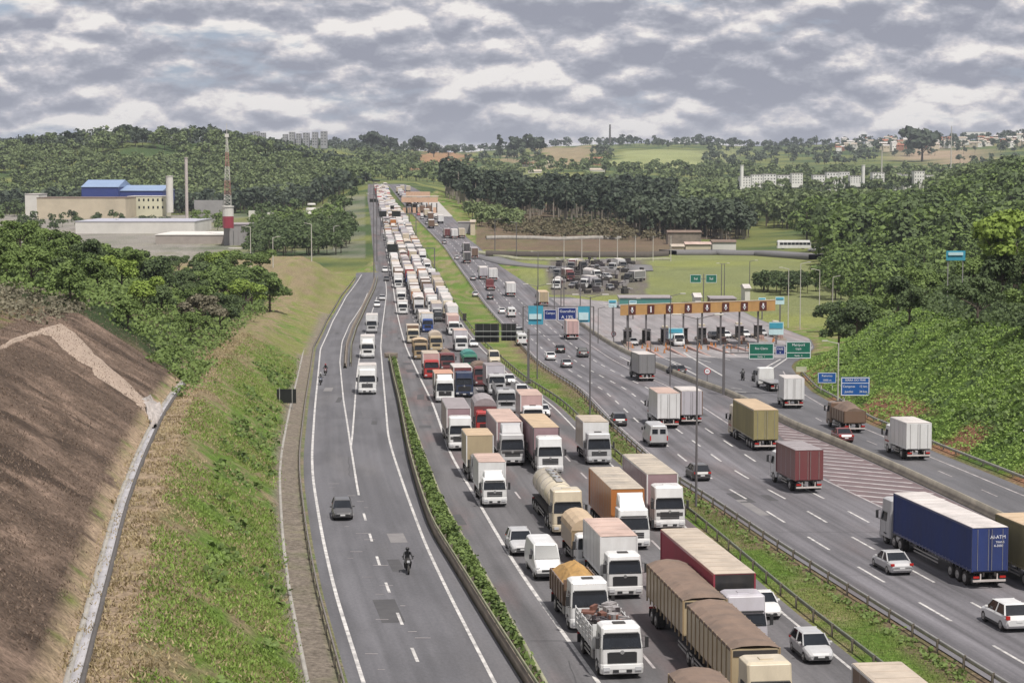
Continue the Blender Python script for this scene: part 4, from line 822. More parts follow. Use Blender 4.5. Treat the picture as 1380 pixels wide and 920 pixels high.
    if lod == 0:
        part(root, 'intake_panel', key, lambda B: B.box(0, yf + .115, .5, w * .45, .03, .16), M_TRIM)
        part(root, 'number_plate', key, lambda B: B.box(0, yf + .14, .5, .42, .02, .14), M_PLATE)
        part(root, 'badge', key, lambda B: B.tube((0, fy(1.3) + .03, zs - .16), (0, fy(1.3) + .06, zs - .16), .12, .12, 12), M_CHR)
        part(root, 'step', key, lambda B: [B.box(sx * (w / 2 - .02), yb + .95, z, .12, .5, .08) for sx in (-1, 1) for z in (.5, .85)], M_TRIM)
        part(root, 'door_seams', key, lambda B: [B.box(sx * (w / 2 + .001), y_, 1.6, .012, .025, 1.7) for sx in (-1, 1) for y_ in (yf - .36, yf - 1.45)], M_CHAS)
        for sx in (-.6, .35): part(root, 'wiper', key + (sx,), lambda B: B.box(sx, fy(zs + .1) + .045, zs + .1, .6, .02, .03), M_TRIM)
        if not fairing: part(root, 'roof_hatch', key, lambda B: B.box(0, yb + d * .45, zr + .02, .7, .5, .07), M_CHAS if style != 'high' else P(col))
    if fairing:
        h = fairing; part(root, 'roof_deflector', key + (h,), lambda B: B.loft([[(-w / 2 + .25, yf - .75, zr), (w / 2 - .25, yf - .75, zr), (w / 2 - .15, yb + .05, zr), (-w / 2 + .15, yb + .05, zr)], [(-w / 2 + .38, yb + .65, zr + h * .8), (w / 2 - .38, yb + .65, zr + h * .8), (w / 2 - .22, yb + .08, zr + h), (-w / 2 + .22, yb + .08, zr + h)]]), cp, bevel=.03)
    part(root, 'front_chassis', key, lambda B: B.box(0, (yf + yb) / 2 - .2, .72, .95, d + .3, .34), M_CHAS)
    return yb
def boxbody(root, y0, y1, z0, z1, W, col, roof, lod, doors=True, front=None, ribs=0, logo=None, canvas=False, frame=None):
    m = C(col) if canvas else P(col); key = (round(y0, 2), round(y1, 2), z0, z1, W)
    part(root, 'cargo_box', key, lambda B: B.box(0, (y0 + y1) / 2, (z0 + z1) / 2, W, y1 - y0, z1 - z0), m, bevel=.03 if lod == 0 else 0)
    part(root, 'roof', key, lambda B: B.loft([[(-W / 2 - .02, y0 - .02, z1), (W / 2 + .02, y0 - .02, z1), (W / 2 + .02, y1 + .02, z1), (-W / 2 - .02, y1 + .02, z1)], [(-W / 2 - .02, y0 - .02, z1 + .04), (W / 2 + .02, y0 - .02, z1 + .04), (W / 2 + .02, y1 + .02, z1 + .04), (-W / 2 - .02, y1 + .02, z1 + .04)], [(-W / 2 + .15, y0 + .1, z1 + .09), (W / 2 - .15, y0 + .1, z1 + .09), (W / 2 - .15, y1 - .1, z1 + .09), (-W / 2 + .15, y1 - .1, z1 + .09)]]), roof)
    if lod <= 1:
        fm = P(frame or 'white')
        part(root, 'frame_rails', key, lambda B: [B.box(sx * (W / 2 + .005), (y0 + y1) / 2, z_, .07, y1 - y0 + .04, .12) for sx in (-1, 1) for z_ in (z0 + .06, z1 - .06)] + [B.box(sx * W / 2, y_, (z0 + z1) / 2, .1, .1, z1 - z0) for sx in (-1, 1) for y_ in (y0, y1)], fm if not canvas else P(frame or 'grey'))
    if front: part(root, 'front_panel', key, lambda B: B.box(0, y1 + .015, (z0 + z1) / 2, W - .1, .03, z1 - z0 - .1), P(front))
    if doors and lod <= 1:
        part(root, 'rear_door', key, lambda B: (B.box(-W / 4, y0 - .02, (z0 + z1) / 2, W / 2 - .08, .04, z1 - z0 - .14), B.box(W / 4, y0 - .02, (z0 + z1) / 2, W / 2 - .08, .04, z1 - z0 - .14)), m if not canvas else C(col))
        part(root, 'door_locking_bar', key, lambda B: [B.tube((x, y0 - .06, z0 + .1), (x, y0 - .06, z1 - .1), .02, n=5) for x in (-W * .36, -.12, .12, W * .36)], M_STEEL)
    if lod == 0:
        nr_ = max(3, int((y1 - y0) / 1.22)); part(root, 'roof_ribs', key, lambda B: [B.box(0, y0 + (i + .5) * (y1 - y0) / nr_, z1 + .095, W - .3, .05, .03) for i in range(nr_)], roof)
        if not ribs and not canvas: part(root, 'panel_joints', key, lambda B: [B.box(sx * (W / 2 + .004), y0 + i * (y1 - y0) / nr_, (z0 + z1) / 2, .012, .035, z1 - z0 - .24) for sx in (-1, 1) for i in range(1, nr_)], P('silver'))
        if canvas: part(root, 'curtain_straps', key, lambda B: [B.box(sx * (W / 2 + .012), y0 + (i + .5) * (y1 - y0) / (nr_ * 2), z0 + .02, .02, .05, .3) for sx in (-1, 1) for i in range(nr_ * 2)], M_STEEL)
    if ribs and lod <= 1: 
        n = int((y1 - y0) / ribs); part(root, 'side_ribs', key + (ribs,), lambda B: [B.box(sx * (W / 2 + .01), y0 + (i + .5) * (y1 - y0) / n, (z0 + z1) / 2, .05, .07, z1 - z0 - .1) for sx in (-1, 1) for i in range(n)], m)
def under(root, y0, y1, W, z, lod, rear=True, skirt=None):
    key = (round(y0, 2), round(y1, 2), W, z)
    part(root, 'chassis', key, lambda B: (B.box(-.42, (y0 + y1) / 2, z - .16, .12, y1 - y0, .28), B.box(.42, (y0 + y1) / 2, z - .16, .12, y1 - y0, .28), B.box(0, (y0 + y1) / 2, z - .03, W - .2, y1 - y0 - .2, .08)), M_CHAS)
    if lod <= 1:
        part(root, 'rear_bumper', key, lambda B: (B.box(0, y0 + .03, .55, W - .15, .1, .14), B.box(-.6, y0 + .1, .8, .08, .08, .45), B.box(.6, y0 + .1, .8, .08, .08, .45)), mat('striped_bumper', (.55, .5, .48), .6, dirt=.3))
        for sx in (-1, 1): part(root, 'tail_light', key + (sx,), lambda B: B.box(sx * (W / 2 - .3), y0 - .02, .8, .42, .06, .14), M_TAIL)
        for sx in (-1, 1): part(root, 'mudflap', ('mf',), lambda B: B.box(0, 0, .55, .6, .03, .5), M_TRIM, loc=(sx * (W / 2 - .35), y0 + .25, 0))
        part(root, 'side_guard', key, lambda B: [B.box(sx * (W / 2 - .06), (y0 + y1) / 2 + .8, z_, .04, max(1, (y1 - y0) * .3), .1) for sx in (-1, 1) for z_ in (.6, .85)], M_STEEL)
R_CREAM = mat('dusty_cream_roof', (.46, .39, .32), .8, dirt=.35, dscale=.5); R_PINK = mat('dusty_pinkish_roof', (.5, .37, .32), .8, dirt=.35, dscale=.5); R_WHITE = mat('pale_roof', (.56, .52, .5), .7, dirt=.35, dscale=.5); R_GREY = mat('grey_roof', (.3, .27, .28), .7, dirt=.3)
R_PATCH = mat('patched_translucent_roof', (.46, .4, .33), .8, dirt=.5, dscale=.42, col2=(.22, .2, .18)); R_OR = mat('salmon_roof', (.52, .3, .22), .8, dirt=.3, dscale=.5); R_BRN = mat('brown_tarp', (.19, .135, .105), .9, dirt=.4, dscale=.6, bump=.5, bscale=1.2)
ROOFS = {'cream': R_CREAM, 'pink': R_PINK, 'white': R_WHITE, 'grey': R_GREY, 'patch': R_PATCH, 'salmon': R_OR, 'brown': R_BRN, 'tan': mat('tan_roof', (.5, .38, .26), .8, dirt=.3, dscale=.5)}
def tarp_trailer(root, y0, y1, z0, z1, W, side, tarp, lod, ribs=1.05):
    key = (round(y0, 2), round(y1, 2), z0, z1)
    part(root, 'cargo_body', key, lambda B: B.box(0, (y0 + y1) / 2, (z0 + z1) / 2, W, y1 - y0, z1 - z0), P(side))
    n = max(3, int((y1 - y0) / ribs))
    for sx in (-1, 1):
        for i in range(n):
            part(root, 'side_board', ('sb', round((y1 - y0) / n, 2), z0, z1), lambda B: B.box(0, 0, 0, .05, (y1 - y0) / n - .16, z1 - z0 - .16), P(side), bevel=.015, loc=(sx * (W / 2 + .02), y0 + (i + .5) * (y1 - y0) / n, (z0 + z1) / 2))
    [part(root, 'stake', ('tst', sx, z0, z1, W), lambda B: B.box(sx * (W / 2 + .04), 0, (z0 + z1) / 2 - .1, .08, .1, z1 - z0 + .3), P('tan'), loc=(0, y0 + i * (y1 - y0) / n, 0)) for sx in (-1, 1) for i in range(n + 1)]
    part(root, 'front_brace', key, lambda B: (B.box(0, y1 + .02, z1 - .22, W - .15, .04, .3), B.slabx([(y1 + .02, z0), (y1 + .6, z0), (y1 + .02, z0 + 1.0)], -.1, .1)), M_CHAS)
    def tp(B):
        m = int((y1 - y0) / .45); S = []
        for i in range(m + 1):
            y = y0 - .05 + i * (y1 - y0 + .1) / m; wv = .05 * math.sin(i * 2.4) + .04 * math.sin(i * 5.1 + 1)
            S.append([(-W / 2 - .07, y, z1 - .12), (-W / 2 - .05, y, z1 + .03), (-W * .3, y + .1 * math.sin(i), z1 + .22 + wv), (0, y, z1 + .3 + wv * 1.4), (W * .3, y - .08 * math.sin(i * 1.7), z1 + .22 + wv), (W / 2 + .05, y, z1 + .03), (W / 2 + .07, y, z1 - .12)])
        B.loft(S, close=False, cap=False)
    part(root, 'tarpaulin', key, tp, ROOFS[tarp], smooth=False)
def truck(label, px, py, L=8, W=2.5, cabs='mid', cc='white', cargo='box', cargo_col='white', roof='cream', H=3.9, away=False, group=None, lod=None, name=None, fairing=0, front=None, canvas=False, axles=None, cat='truck', zb=1.15, lane=None, grille='black', yaw=0, frame=None, ribs=0, at_xy=None):
    X, Y = at_xy or at(px, py)
    t = min(max((X - float(JL(Y))) / (float(JR(Y)) - float(JL(Y))), 0), 1); sl = float(JL.slope(Y)) * (1 - t) + float(JR.slope(Y)) * t
    if lane == 'L': sl = float(RA.slope(Y))
    if lane == 'H': sl = float(HL.slope(Y))
    if lane == 'T': sl = float(TR.slope(min(Y, 270)))
    if lane == 'X': sl = yaw
    dn = math.hypot(1, sl); d = np.array([sl / dn, 1 / dn])              # unit vector pointing away from camera along the road
    mid = np.array([X, Y]) + d * L / 2; f = d if away else -d
    zz = float(prof(mid[1])); e = mid + f * 2; pitch = math.atan((float(prof(e[1])) - zz) / 2)
    if lod is None: lod = 0 if Y < 270 else (1 if Y < 430 else 2)
    root = thing(name or 'truck', label, cat, (mid[0], mid[1], zz + .02), (pitch, 0, math.atan2(-f[0], f[1])), group); h = L / 2
    if cargo in ('car', 'suv', 'hatch', 'pickup', 'van', 'bus', 'bike'):
        {'van': van, 'bus': bus, 'bike': bike}.get(cargo, car)(root, L, cargo, cc, lod); return root
    yb = cab(root, h - .12, cabs, cc, lod, fairing, grille); g = yb - (.45 if L < 12 else .9 if cargo != 'bitrem' else 1.0)
    r = .5 if cabs != 'small' else .4
    if cargo == 'bitrem':
        m_ = (-h + g) / 2; tarp_trailer(root, m_ + .7, g, 1.5, 3.55, W, cargo_col, roof, lod); tarp_trailer(root, -h, m_ - .5, 1.5, 3.55, W, cargo_col, roof, lod)
        under(root, -h, g + 1, W, 1.45, lod); wheels(root, W, [h - 1.45, g + .3, g - 1.0, m_ + 1.8, m_ + .55, -h + 2.4, -h + 1.15], .5, lod, (1, 2, 3, 4, 5, 6)); return root
    if axles is None: axles = [h - 1.4] + ([-h + 1.9] if L < 9.5 else [-h + 2.6, -h + 1.35] if L < 12 else [yb - .9, yb - 2.2, -h + 4.0, -h + 2.7, -h + 1.4])
    wheels(root, W, axles, r, lod, tuple(range(1, len(axles)))); y0 = -h
    under(root, y0, g + .6 if L > 12 else g, W, zb, lod)
    if lod == 0: part(root, 'fuel_tank', (round(yb, 2), W), lambda B: (B.tube((-W / 2 + .35, yb - 1.9, .75), (-W / 2 + .35, yb - .9, .75), .3, n=12), B.box(W / 2 - .35, yb - 1.3, .75, .5, .7, .5)), M_STEEL)
    if L > 12: part(root, 'coupling_deck', (round(yb, 2),), lambda B: B.box(0, yb - .3, 1.1, 1.2, 1.4, .12).tube((-.9, yb - .12, 1.1), (-.9, yb - .12, 2.9), .08), M_CHAS)
    if cargo == 'box': boxbody(root, y0, g, zb + .02, H, W, cargo_col, ROOFS[roof], lod, front=front, canvas=canvas, frame=frame, ribs=ribs)
    elif cargo == 'tarp': tarp_trailer(root, y0, g, zb + .05, H, W, cargo_col, roof, lod)
    elif cargo in ('dump', 'stake', 'flat'):
        zt = zb + (1.35 if cargo == 'dump' else 1.15); key = (round(y0, 2), round(g, 2), zt, W)
        part(root, 'load_floor', key, lambda B: B.box(0, (y0 + g) / 2, zb + .06, W, g - y0, .12), P(cargo_col))
        if cargo != 'flat':
            for nm, sx in (('side_panel', -1), ('side_panel', 1)):
                if cargo == 'dump': part(root, nm, key + (sx,), lambda B: (B.box(sx * (W / 2 - .03), (y0 + g) / 2, (zb + zt) / 2, .06, g - y0, zt - zb), [B.box(sx * (W / 2 + .02), y0 + .2 + i * (g - y0 - .4) / 5, (zb + zt) / 2, .07, .1, zt - zb) for i in range(6)]), P(cargo_col))
                else:
                    for q in range(4): part(root, 'side_slat', key + (sx, 's'), lambda B: B.box(0, (y0 + g) / 2, 0, .04, g - y0, .2), P(cargo_col), loc=(sx * (W / 2 - .02), 0, zb + .25 + q * .3))
                    [part(root, 'stake', key + (sx,), lambda B: B.box(sx * (W / 2 + .02), 0, (zb + zt) / 2 + .1, .06, .08, zt - zb + .2), P(cargo_col), loc=(0, y0 + .1 + i * (g - y0 - .2) / 5, 0)) for i in range(6)]
            part(root, 'headboard', key, lambda B: B.box(0, g - .03, (zb + zt) / 2 + .15, W, .06, zt - zb + .3), P(cargo_col)); part(root, 'tailboard', key, lambda B: B.box(0, y0 + .03, (zb + zt) / 2, W, .06, zt - zb), P(cargo_col))
        if cargo == 'dump':
            def heap(B):
                S = []
                for i in range(9):
                    y = y0 + .1 + i * (g - y0 - .2) / 8; hh = .35 + .55 * math.sin(math.pi * i / 8) + .12 * math.sin(i * 3); S.append([(-W / 2 + .07, y, zt - .15), (-W * .25, y, zt + hh * .55), (0, y, zt + hh), (W * .25, y, zt + hh * .6), (W / 2 - .07, y, zt - .15)])
                B.loft(S, close=False, cap=True)
            part(root, 'sand_heap', key, heap, M_SAND if roof != 'brown' else R_BRN)
        if cargo == 'stake':
            rs = random.Random(4)
            for q, mm in enumerate(M_SCRAP):
                part(root, 'scrap_load', key + (q,), lambda B: [B.box(rs.uniform(-W / 2 + .3, W / 2 - .3), rs.uniform(y0 + .3, g - .4), zb + rs.uniform(.3, 1.45), rs.uniform(.1, .8), rs.uniform(.1, .7), rs.uniform(.05, .4), 0, rs.uniform(0, 3)) for _ in range(46)], mm)
    elif cargo == 'tank':
        key = (round(y0, 2), round(g, 2)); n = 18; R_ = 1.12; zc = zb + R_ + .1
        ring = lambda y, r_: [(r_ * 1.05 * math.cos(2 * math.pi * i / n), y, zc + r_ * math.sin(2 * math.pi * i / n)) for i in range(n)]
        part(root, 'tank', key, lambda B: B.loft([ring(y0, .5), ring(y0 + .12, .95), ring(y0 + .35, R_), ring(g - .35, R_), ring(g - .12, .95), ring(g, .5)]), P(cargo_col), smooth=True)
        for q in range(5): part(root, 'band', ('band', R_), lambda B: B.loft([[(R_ * 1.07 * math.cos(a), yy, zc + R_ * 1.02 * math.sin(a)) for a in np.linspace(0, 6.2832, n, False)] for yy in (-.05, .05)]), M_STEEL, loc=(0, y0 + .6 + q * (g - y0 - 1.2) / 4, 0))
        part(root, 'catwalk', key, lambda B: (B.box(0, (y0 + g) / 2, zc + R_ + .06, .5, (g - y0) * .7, .05), [B.box(sx * .35, (y0 + g) / 2 + .6 * i, zc + R_ + .25, .03, .03, .4) for sx in (-1, 1) for i in range(-3, 4)]), M_STEEL)
        for i in (-1, 0, 1): part(root, 'manhole', ('mh',), lambda B: B.tube((0, 0, zc + R_), (0, 0, zc + R_ + .22), .3, n=12), M_CHR, loc=(0, (y0 + g) / 2 + i * 1.8, 0))
    elif cargo == 'dome':
        key = (round(y0, 2), round(g, 2), H); z1 = H - .9
        part(root, 'cargo_body', key, lambda B: B.box(0, (y0 + g) / 2, (zb + z1) / 2, W, g - y0, z1 - zb), P(cargo_col))
        def dm(B):
            m = 8; S = []
            for i in range(m + 1):
                y = y0 + i * (g - y0) / m; S.append([((W / 2 + .05) * math.cos(a), y, z1 - .1 + (.95 + .05 * math.sin(i * 2.3)) * math.sin(a)) for a in np.linspace(0, math.pi, 9)])
            B.loft(S, close=False, cap=True)
        part(root, 'tarpaulin', key, dm, ROOFS.get(roof) or C(roof))
    elif cargo == 'carrier':
        key = (round(y0, 2),)
        part(root, 'carrier_frame', key, lambda B: [B.box(sx * 1.2, y0 + i * (g - y0) / 4, 2.3, .1, .1, 2.4) for sx in (-1, 1) for i in range(5)] + [B.box(0, (y0 + g) / 2, z_, 2.4, g - y0, .1) for z_ in (1.15, 2.6)], P(cargo_col))
    return root
def car(root, L, kind, col, lod):
    h = L / 2; W = {'car': 1.74, 'hatch': 1.7, 'suv': 1.84, 'pickup': 1.86}[kind]; zr = {'car': 1.46, 'hatch': 1.5, 'suv': 1.68, 'pickup': 1.75}[kind]; g0 = .2 if kind != 'suv' else .25; zb = {'car': .92, 'hatch': .95, 'suv': 1.08, 'pickup': 1.1}[kind]; key = (kind, L)
    # stations: y, half width, top of the body there
    S = [(-h, .82, g0 + .18, zb * .72), (-h + .12, .93, g0 + .02, zb * .92), (-h + .6, 1, g0, zb + .02), (0, 1, g0, zb), (h - 1.1, 1, g0, zb - .04), (h - .45, .96, g0 + .02, zb - .16), (h - .12, .86, g0 + .04, zb - .3), (h, .72, g0 + .12, zb - .42)]
    def st(y, k, z0, z1):
        w = W / 2 * k; return [(-w * .9, y, z0), (w * .9, y, z0), (w, y, z0 + .18), (w, y, z1 - .16), (w * .92, y, z1 - .04), (w * .7, y, z1 + .02), (-w * .7, y, z1 + .02), (-w * .92, y, z1 - .04), (-w, y, z1 - .16), (-w, y, z0 + .18)]
    cp = P(col); part(root, 'body', key, lambda B: B.loft([st(*s) for s in S]), cp, smooth=False, bevel=.02 if lod == 0 else 0)
    ys = {'car': (h - 1.25, h - 1.95, -h + 1.5, -h + .75), 'hatch': (h - 1.0, h - 1.7, -h + .75, -h + .25), 'suv': (h - 1.15, h - 1.8, -h + .7, -h + .25), 'pickup': (h - 1.4, h - 2.0, -.35, -.75)}[kind]
    a, b_, c, d = ys; w0, w1 = W / 2 * .93, W / 2 * .74
    G = [[(-w0, d, zb - .02), (w0, d, zb - .02), (w0, a, zb - .06), (-w0, a, zb - .06)], [(-w1, c, zr - .06), (w1, c, zr - .06), (w1, b_, zr - .06), (-w1, b_, zr - .06)]]
    part(root, 'windows', key, lambda B: B.loft(G), M_GLASS)
    part(root, 'roof', key, lambda B: B.loft([[(-w1 - .02, c - .03, zr - .075), (w1 + .02, c - .03, zr - .075), (w1 + .02, b_ + .03, zr - .075), (-w1 - .02, b_ + .03, zr - .075)], [(-w1 + .08, c + .05, zr), (w1 - .08, c + .05, zr), (w1 - .08, b_ - .08, zr - .01), (-w1 + .08, b_ - .08, zr - .01)]]), cp, bevel=.015 if lod == 0 else 0)
    if lod <= 1:
        def pil(B):
            for sx in (-1, 1):
                for (y0_, y1_, t) in ((a, b_, .045), (d, c, .06), ((a + d) / 2 - .05, (b_ + c) / 2 - .05, .05)):
                    B.tube((sx * (w0 + .005), y0_, zb - .04), (sx * (w1 + .01), y1_, zr - .05), t, t * .8, 5)
        part(root, 'pillars', key, pil, cp)
        for sx in (-1, 1):
            part(root, 'mirror', key + (sx,), lambda B: B.box(sx * (W / 2 + .08), a - .35, zb + .05, .2, .1, .14), cp, bevel=.02)
            part(root, 'headlight', key + (sx,), lambda B: B.add([(sx * W * .22, h - .06, zb - .42), (sx * W * .4, h - .2, zb - .38), (sx * W * .41, h - .3, zb - .24), (sx * W * .24, h - .1, zb - .3), (sx * W * .22, h - .3, zb - .42), (sx * W * .24, h - .35, zb - .3)], [(0, 1, 2, 3), (0, 3, 5, 4)]), M_LAMP)
            part(root, 'tail_light', key + (sx,), lambda B: B.box(sx * W * .4, -h + .08, zb - .14, .26, .14, .16 if kind != 'suv' else .22), M_TAIL)
        part(root, 'grille', key, lambda B: B.box(0, h - .03, zb - .52, W * .5, .08, .14).box(0, h - .02, g0 + .16, W * .55, .06, .1), M_TRIM)
        part(root, 'number_plate', key, lambda B: B.box(0, h + .005, g0 + .28, .4, .02, .12).box(0, -h - .01, zb - .38, .4, .02, .12), M_PLATE)
        part(root, 'sill', key, lambda B: (B.box(-W / 2 + .02, 0, g0 + .08, .06, L * .5, .14), B.box(W / 2 - .02, 0, g0 + .08, .06, L * .5, .14)), M_TRIM)
    if kind == 'pickup': part(root, 'load_bed', key, lambda B: B.box(0, -h + .95, zb + .015, W - .3, 1.5, .05), M_TRIM)
    wheels(root, W + .06, [h - .85, -h + .8], .32 if kind != 'suv' else .36, lod)
def van(root, L, kind, col, lod):
    h = L / 2; W = 2.0; Z = 2.35; key = (L,); cp = P(col)
    def st(y, z0, z1, k=1): w = W / 2 * k; t = .12 + (z1 > 1.8) * .1; return [(-w * .92, y, z0), (w * .92, y, z0), (w, y, z0 + .3), (w, y, max(z1 - .9, z0 + .4)), (w - t * .7, y, z1 - .1), (w - t * 1.5, y, z1), (-w + t * 1.5, y, z1), (-w + t * .7, y, z1 - .1), (-w, y, max(z1 - .9, z0 + .4)), (-w, y, z0 + .3)]
    part(root, 'body', key, lambda B: B.loft([st(-h, .4, Z - .08, .98), st(-h + .2, .35, Z), st(h - 1.75, .35, Z), st(h - .95, .35, 1.35), st(h - .2, .38, 1.02, .97), st(h, .45, .8, .88)]), cp, bevel=.03 if lod == 0 else 0)
    y0, z0, y1, z1 = h - .98, 1.38, h - 1.68, Z - .12
    part(root, 'windshield', key, lambda B: B.add([(-.86, y0 + .05, z0 + .02), (.86, y0 + .05, z0 + .02), (.74, y1 + .06, z1), (-.74, y1 + .06, z1), (-.86, y0 - .1, z0), (.86, y0 - .1, z0), (.74, y1 - .1, z1), (-.74, y1 - .1, z1)], [(0, 1, 2, 3), (0, 4, 5, 1), (1, 5, 6, 2), (2, 6, 7, 3), (3, 7, 4, 0)]), M_GLASS)
    part(root, 'side_window', key, lambda B: [B.box(sx * (W / 2 - .035), h - 2.0, 1.62, .05, .85, .5) for sx in (-1, 1)], M_GLASS)
    part(root, 'grille', key, lambda B: B.box(0, h - .03, .72, 1.0, .08, .16), M_TRIM); part(root, 'bumper', key, lambda B: B.box(0, h - .08, .45, 1.8, .26, .24).box(0, -h + .02, .45, 1.8, .16, .2), M_TRIM, bevel=.03)
    for sx in (-1, 1):
        part(root, 'headlight', key + (sx,), lambda B: B.box(sx * .75, h - .12, .84, .3, .14, .2), M_LAMP); part(root, 'mirror', key + (sx,), lambda B: B.box(sx * 1.12, h - 1.35, 1.5, .18, .12, .32), M_TRIM); part(root, 'tail_light', key + (sx,), lambda B: B.box(sx * .9, -h - .01, 1.0, .12, .05, .5), M_TAIL)
    part(root, 'rear_window', key, lambda B: B.box(-.42, -h - .005, 1.7, .6, .03, .5).box(.42, -h - .005, 1.7, .6, .03, .5), M_GLASS)
    wheels(root, W, [h - .95, -h + 1.1], .36, lod)
def bus(root, L, kind, col, lod):
    h = L / 2; key = (L,)
    part(root, 'body', key, lambda B: B.loft([sec(.4, -h, h, 2.5), sec(2.9, -h, h - .1, 2.5), sec(3.4, -h + .15, h - .4, 2.2)]), P(col))
    for sx in (-1, 1): part(root, 'side_windows', key + (sx,), lambda B: [B.box(sx * 1.255, -h + .9 + i * 1.5, 2.1, .03, 1.35, .9) for i in range(int((L - 1) / 1.5))], M_GLASS)
    part(root, 'windshield', key, lambda B: B.box(0, h - .04, 2.0, 2.2, .1, 1.3), M_GLASS); wheels(root, 2.5, [h - 2.2, -h + 3], .5, 1)
def body_mesh(name, joints, edges, radii, m):
    me = bpy.data.meshes.new(name); me.from_pydata(joints, edges, []); me.materials.append(m)
    o = bpy.data.objects.new(name, me); COL.objects.link(o); md = o.modifiers.new('skin', 'SKIN'); 
    for i, r in enumerate(radii): me.skin_vertices[0].data[i].radius = (r, r)
    me.skin_vertices[0].data[0].use_root = True; ss = o.modifiers.new('sub', 'SUBSURF'); ss.levels = ss.render_levels = 1; return o
def bike(root, L, kind, col, lod):
    key = (L, 'mc'); h = L / 2
    for y in (h - .32, -h + .32): 
        t = part(root, 'wheel', 'mcw', lambda B: B.tube((-.06, 0, 0), (.06, 0, 0), .31, .31, 16), M_TYRE, loc=(0, y, .31)); part(t, 'rim', 'mcr', lambda B: B.tube((-.065, 0, 0), (.065, 0, 0), .19, .19, 12), M_RIM)
    part(root, 'frame', key, lambda B: (B.tube((0, h - .32, .31), (0, h - .62, .95), .05), B.tube((0, h - .62, .9), (0, -.1, .55), .06), B.box(0, 0, .42, .3, .5, .34), B.tube((.16, -.1, .3), (.16, -h + .25, .38), .05)), M_TRIM)
    part(root, 'fuel_tank', key, lambda B: B.loft([sec(.68, -.1, .42, .3, .08), sec(.92, -.05, .36, .24, .08)]), P(col)); part(root, 'seat', key, lambda B: B.loft([sec(.7, -.75, -.05, .28, .07), sec(.82, -.78, -.08, .24, .07)]), M_TRIM)
    part(root, 'front_fairing', key, lambda B: B.loft([sec(.72, h - .72, h - .45, .34, .08), sec(1.12, h - .78, h - .6, .26, .06)]), P(col)); part(root, 'headlight', key, lambda B: B.box(0, h - .46, .88, .2, .06, .16), M_LAMP)
    part(root, 'handlebar', key, lambda B: B.tube((-.38, h - .72, 1.02), (.38, h - .72, 1.02), .02), M_CHAS); part(root, 'mirror', key, lambda B: B.box(-.36, h - .7, 1.2, .14, .03, .09).box(.36, h - .7, 1.2, .14, .03, .09), M_TRIM)
def rider(bikeo, label, jacket, helmet, L=2.1):
    h = L / 2; J = [(0, -.35, .9), (0, -.3, 1.15), (0, -.18, 1.4), (0, -.12, 1.52), (0, -.1, 1.62)]; R_ = [.15, .15, .17, .07, .09]; E = [(0, 1), (1, 2), (2, 3), (3, 4)]
    def chain(st, pts, rs):
        k = st
        for p, r in zip(pts, rs): J.append(p); R_.append(r); E.append((k, len(J) - 1)); k = len(J) - 1
    for s in (-1, 1):
        chain(2, [(s * .2, -.17, 1.4), (s * .3, .0, 1.17), (s * .33, h - .76, 1.06), (s * .34, h - .68, 1.03)], [.075, .055, .04, .04])
        chain(0, [(s * .11, -.32, .88), (s * .23, .12, .75), (s * .2, -.12, .36), (s * .2, .05, .3)], [.1, .075, .05, .045])
    o = body_mesh('person', J, E, R_, M_TRIM if jacket == 'black' else P(jacket)); o.location = bikeo.location; o.rotation_euler = bikeo.rotation_euler; tag(o, label, 'person')
    b_ = bmesh.new(); bmesh.ops.create_icosphere(b_, subdivisions=2, radius=.15); me = bpy.data.meshes.new('helmet'); b_.to_mesh(me); b_.free(); me.materials.append(P(helmet)); link('helmet', me, o, (0, -.08, 1.68))
    part(o, 'visor', 'vz', lambda B: B.box(0, .045, 1.69, .2, .06, .09), M_GLASS, bevel=.02)
    for s in (-1, 1): part(o, 'glove', ('gl', s), lambda B: (B.box(s * .34, h - .7, 1.045, .085, .07, .05), [B.box(s * .34 + .024 * (i - 1.5), h - .655, 1.04 - .004 * abs(i - 1), .019, .05 - .006 * abs(i - 1), .035) for i in range(4)], B.tube((s * .3, h - .71, 1.03), (s * .29, h - .66, 1.005), .012, .009, 5)), M_TRIM)
    return o
JAM = 'vehicles stuck in the traffic jam'
T = truck
# --- lane of the slip road
T('white high-cab truck with short white box, front vehicle between the painted gore lines', 495, 532, 8.5, cabs='high', H=3.9, lane='L', roof='white', lod=0)
T('white box truck second behind the gore, beside the concrete barrier', 495.5, 483, 9, cabs='mid', H=3.8, lane='L', roof='white', fairing=.5)
T('grey-white box truck third in the lane beside the gore barrier', 501, 449, 9, cabs='mid', cc='silver', cargo_col='white', roof='white', H=3.8, lane='L')
T('white car at the tail of the short truck queue by the gore', 508, 414, 4.1, cc='white', cargo='hatch', lane='L', name='car', cat='car')
T('silver car just behind the white car near the gore barrier tail', 515, 405, 4.3, cc='silver', cargo='car', lane='L', name='car', cat='car')
T('small dark car alone on the wide left lane beyond the gore queue', 521, 379, 4.2, cc='dkgrey', cargo='car', name='car', cat='car')
T('white pickup near the merge left of the far jam', 519, 367, 5, cc='white', cargo='pickup', name='pickup', cat='pickup')
T('dark silver car driving alone towards the camera on the slip road', 462, 702, 4.1, cc='dkgrey', cargo='hatch', lane='L', name='car', cat='car', lod=0)
b1 = T('black motorcycle with lit headlamp riding alone on the slip road', 551, 775, 2.1, cc='black', cargo='bike', lane='L', name='motorcycle', cat='motorcycle'); rider(b1, 'rider in black jacket on the nearest motorcycle of the slip road', 'black', 'black')
b2 = T('dark motorcycle, nearer of two by the outer edge of the slip road', 432, 519, 2.1, cc='navy', cargo='bike', lane='L', name='motorcycle', cat='motorcycle'); rider(b2, 'rider in grey jacket on the nearer of the two distant motorcycles', 'grey', 'white')
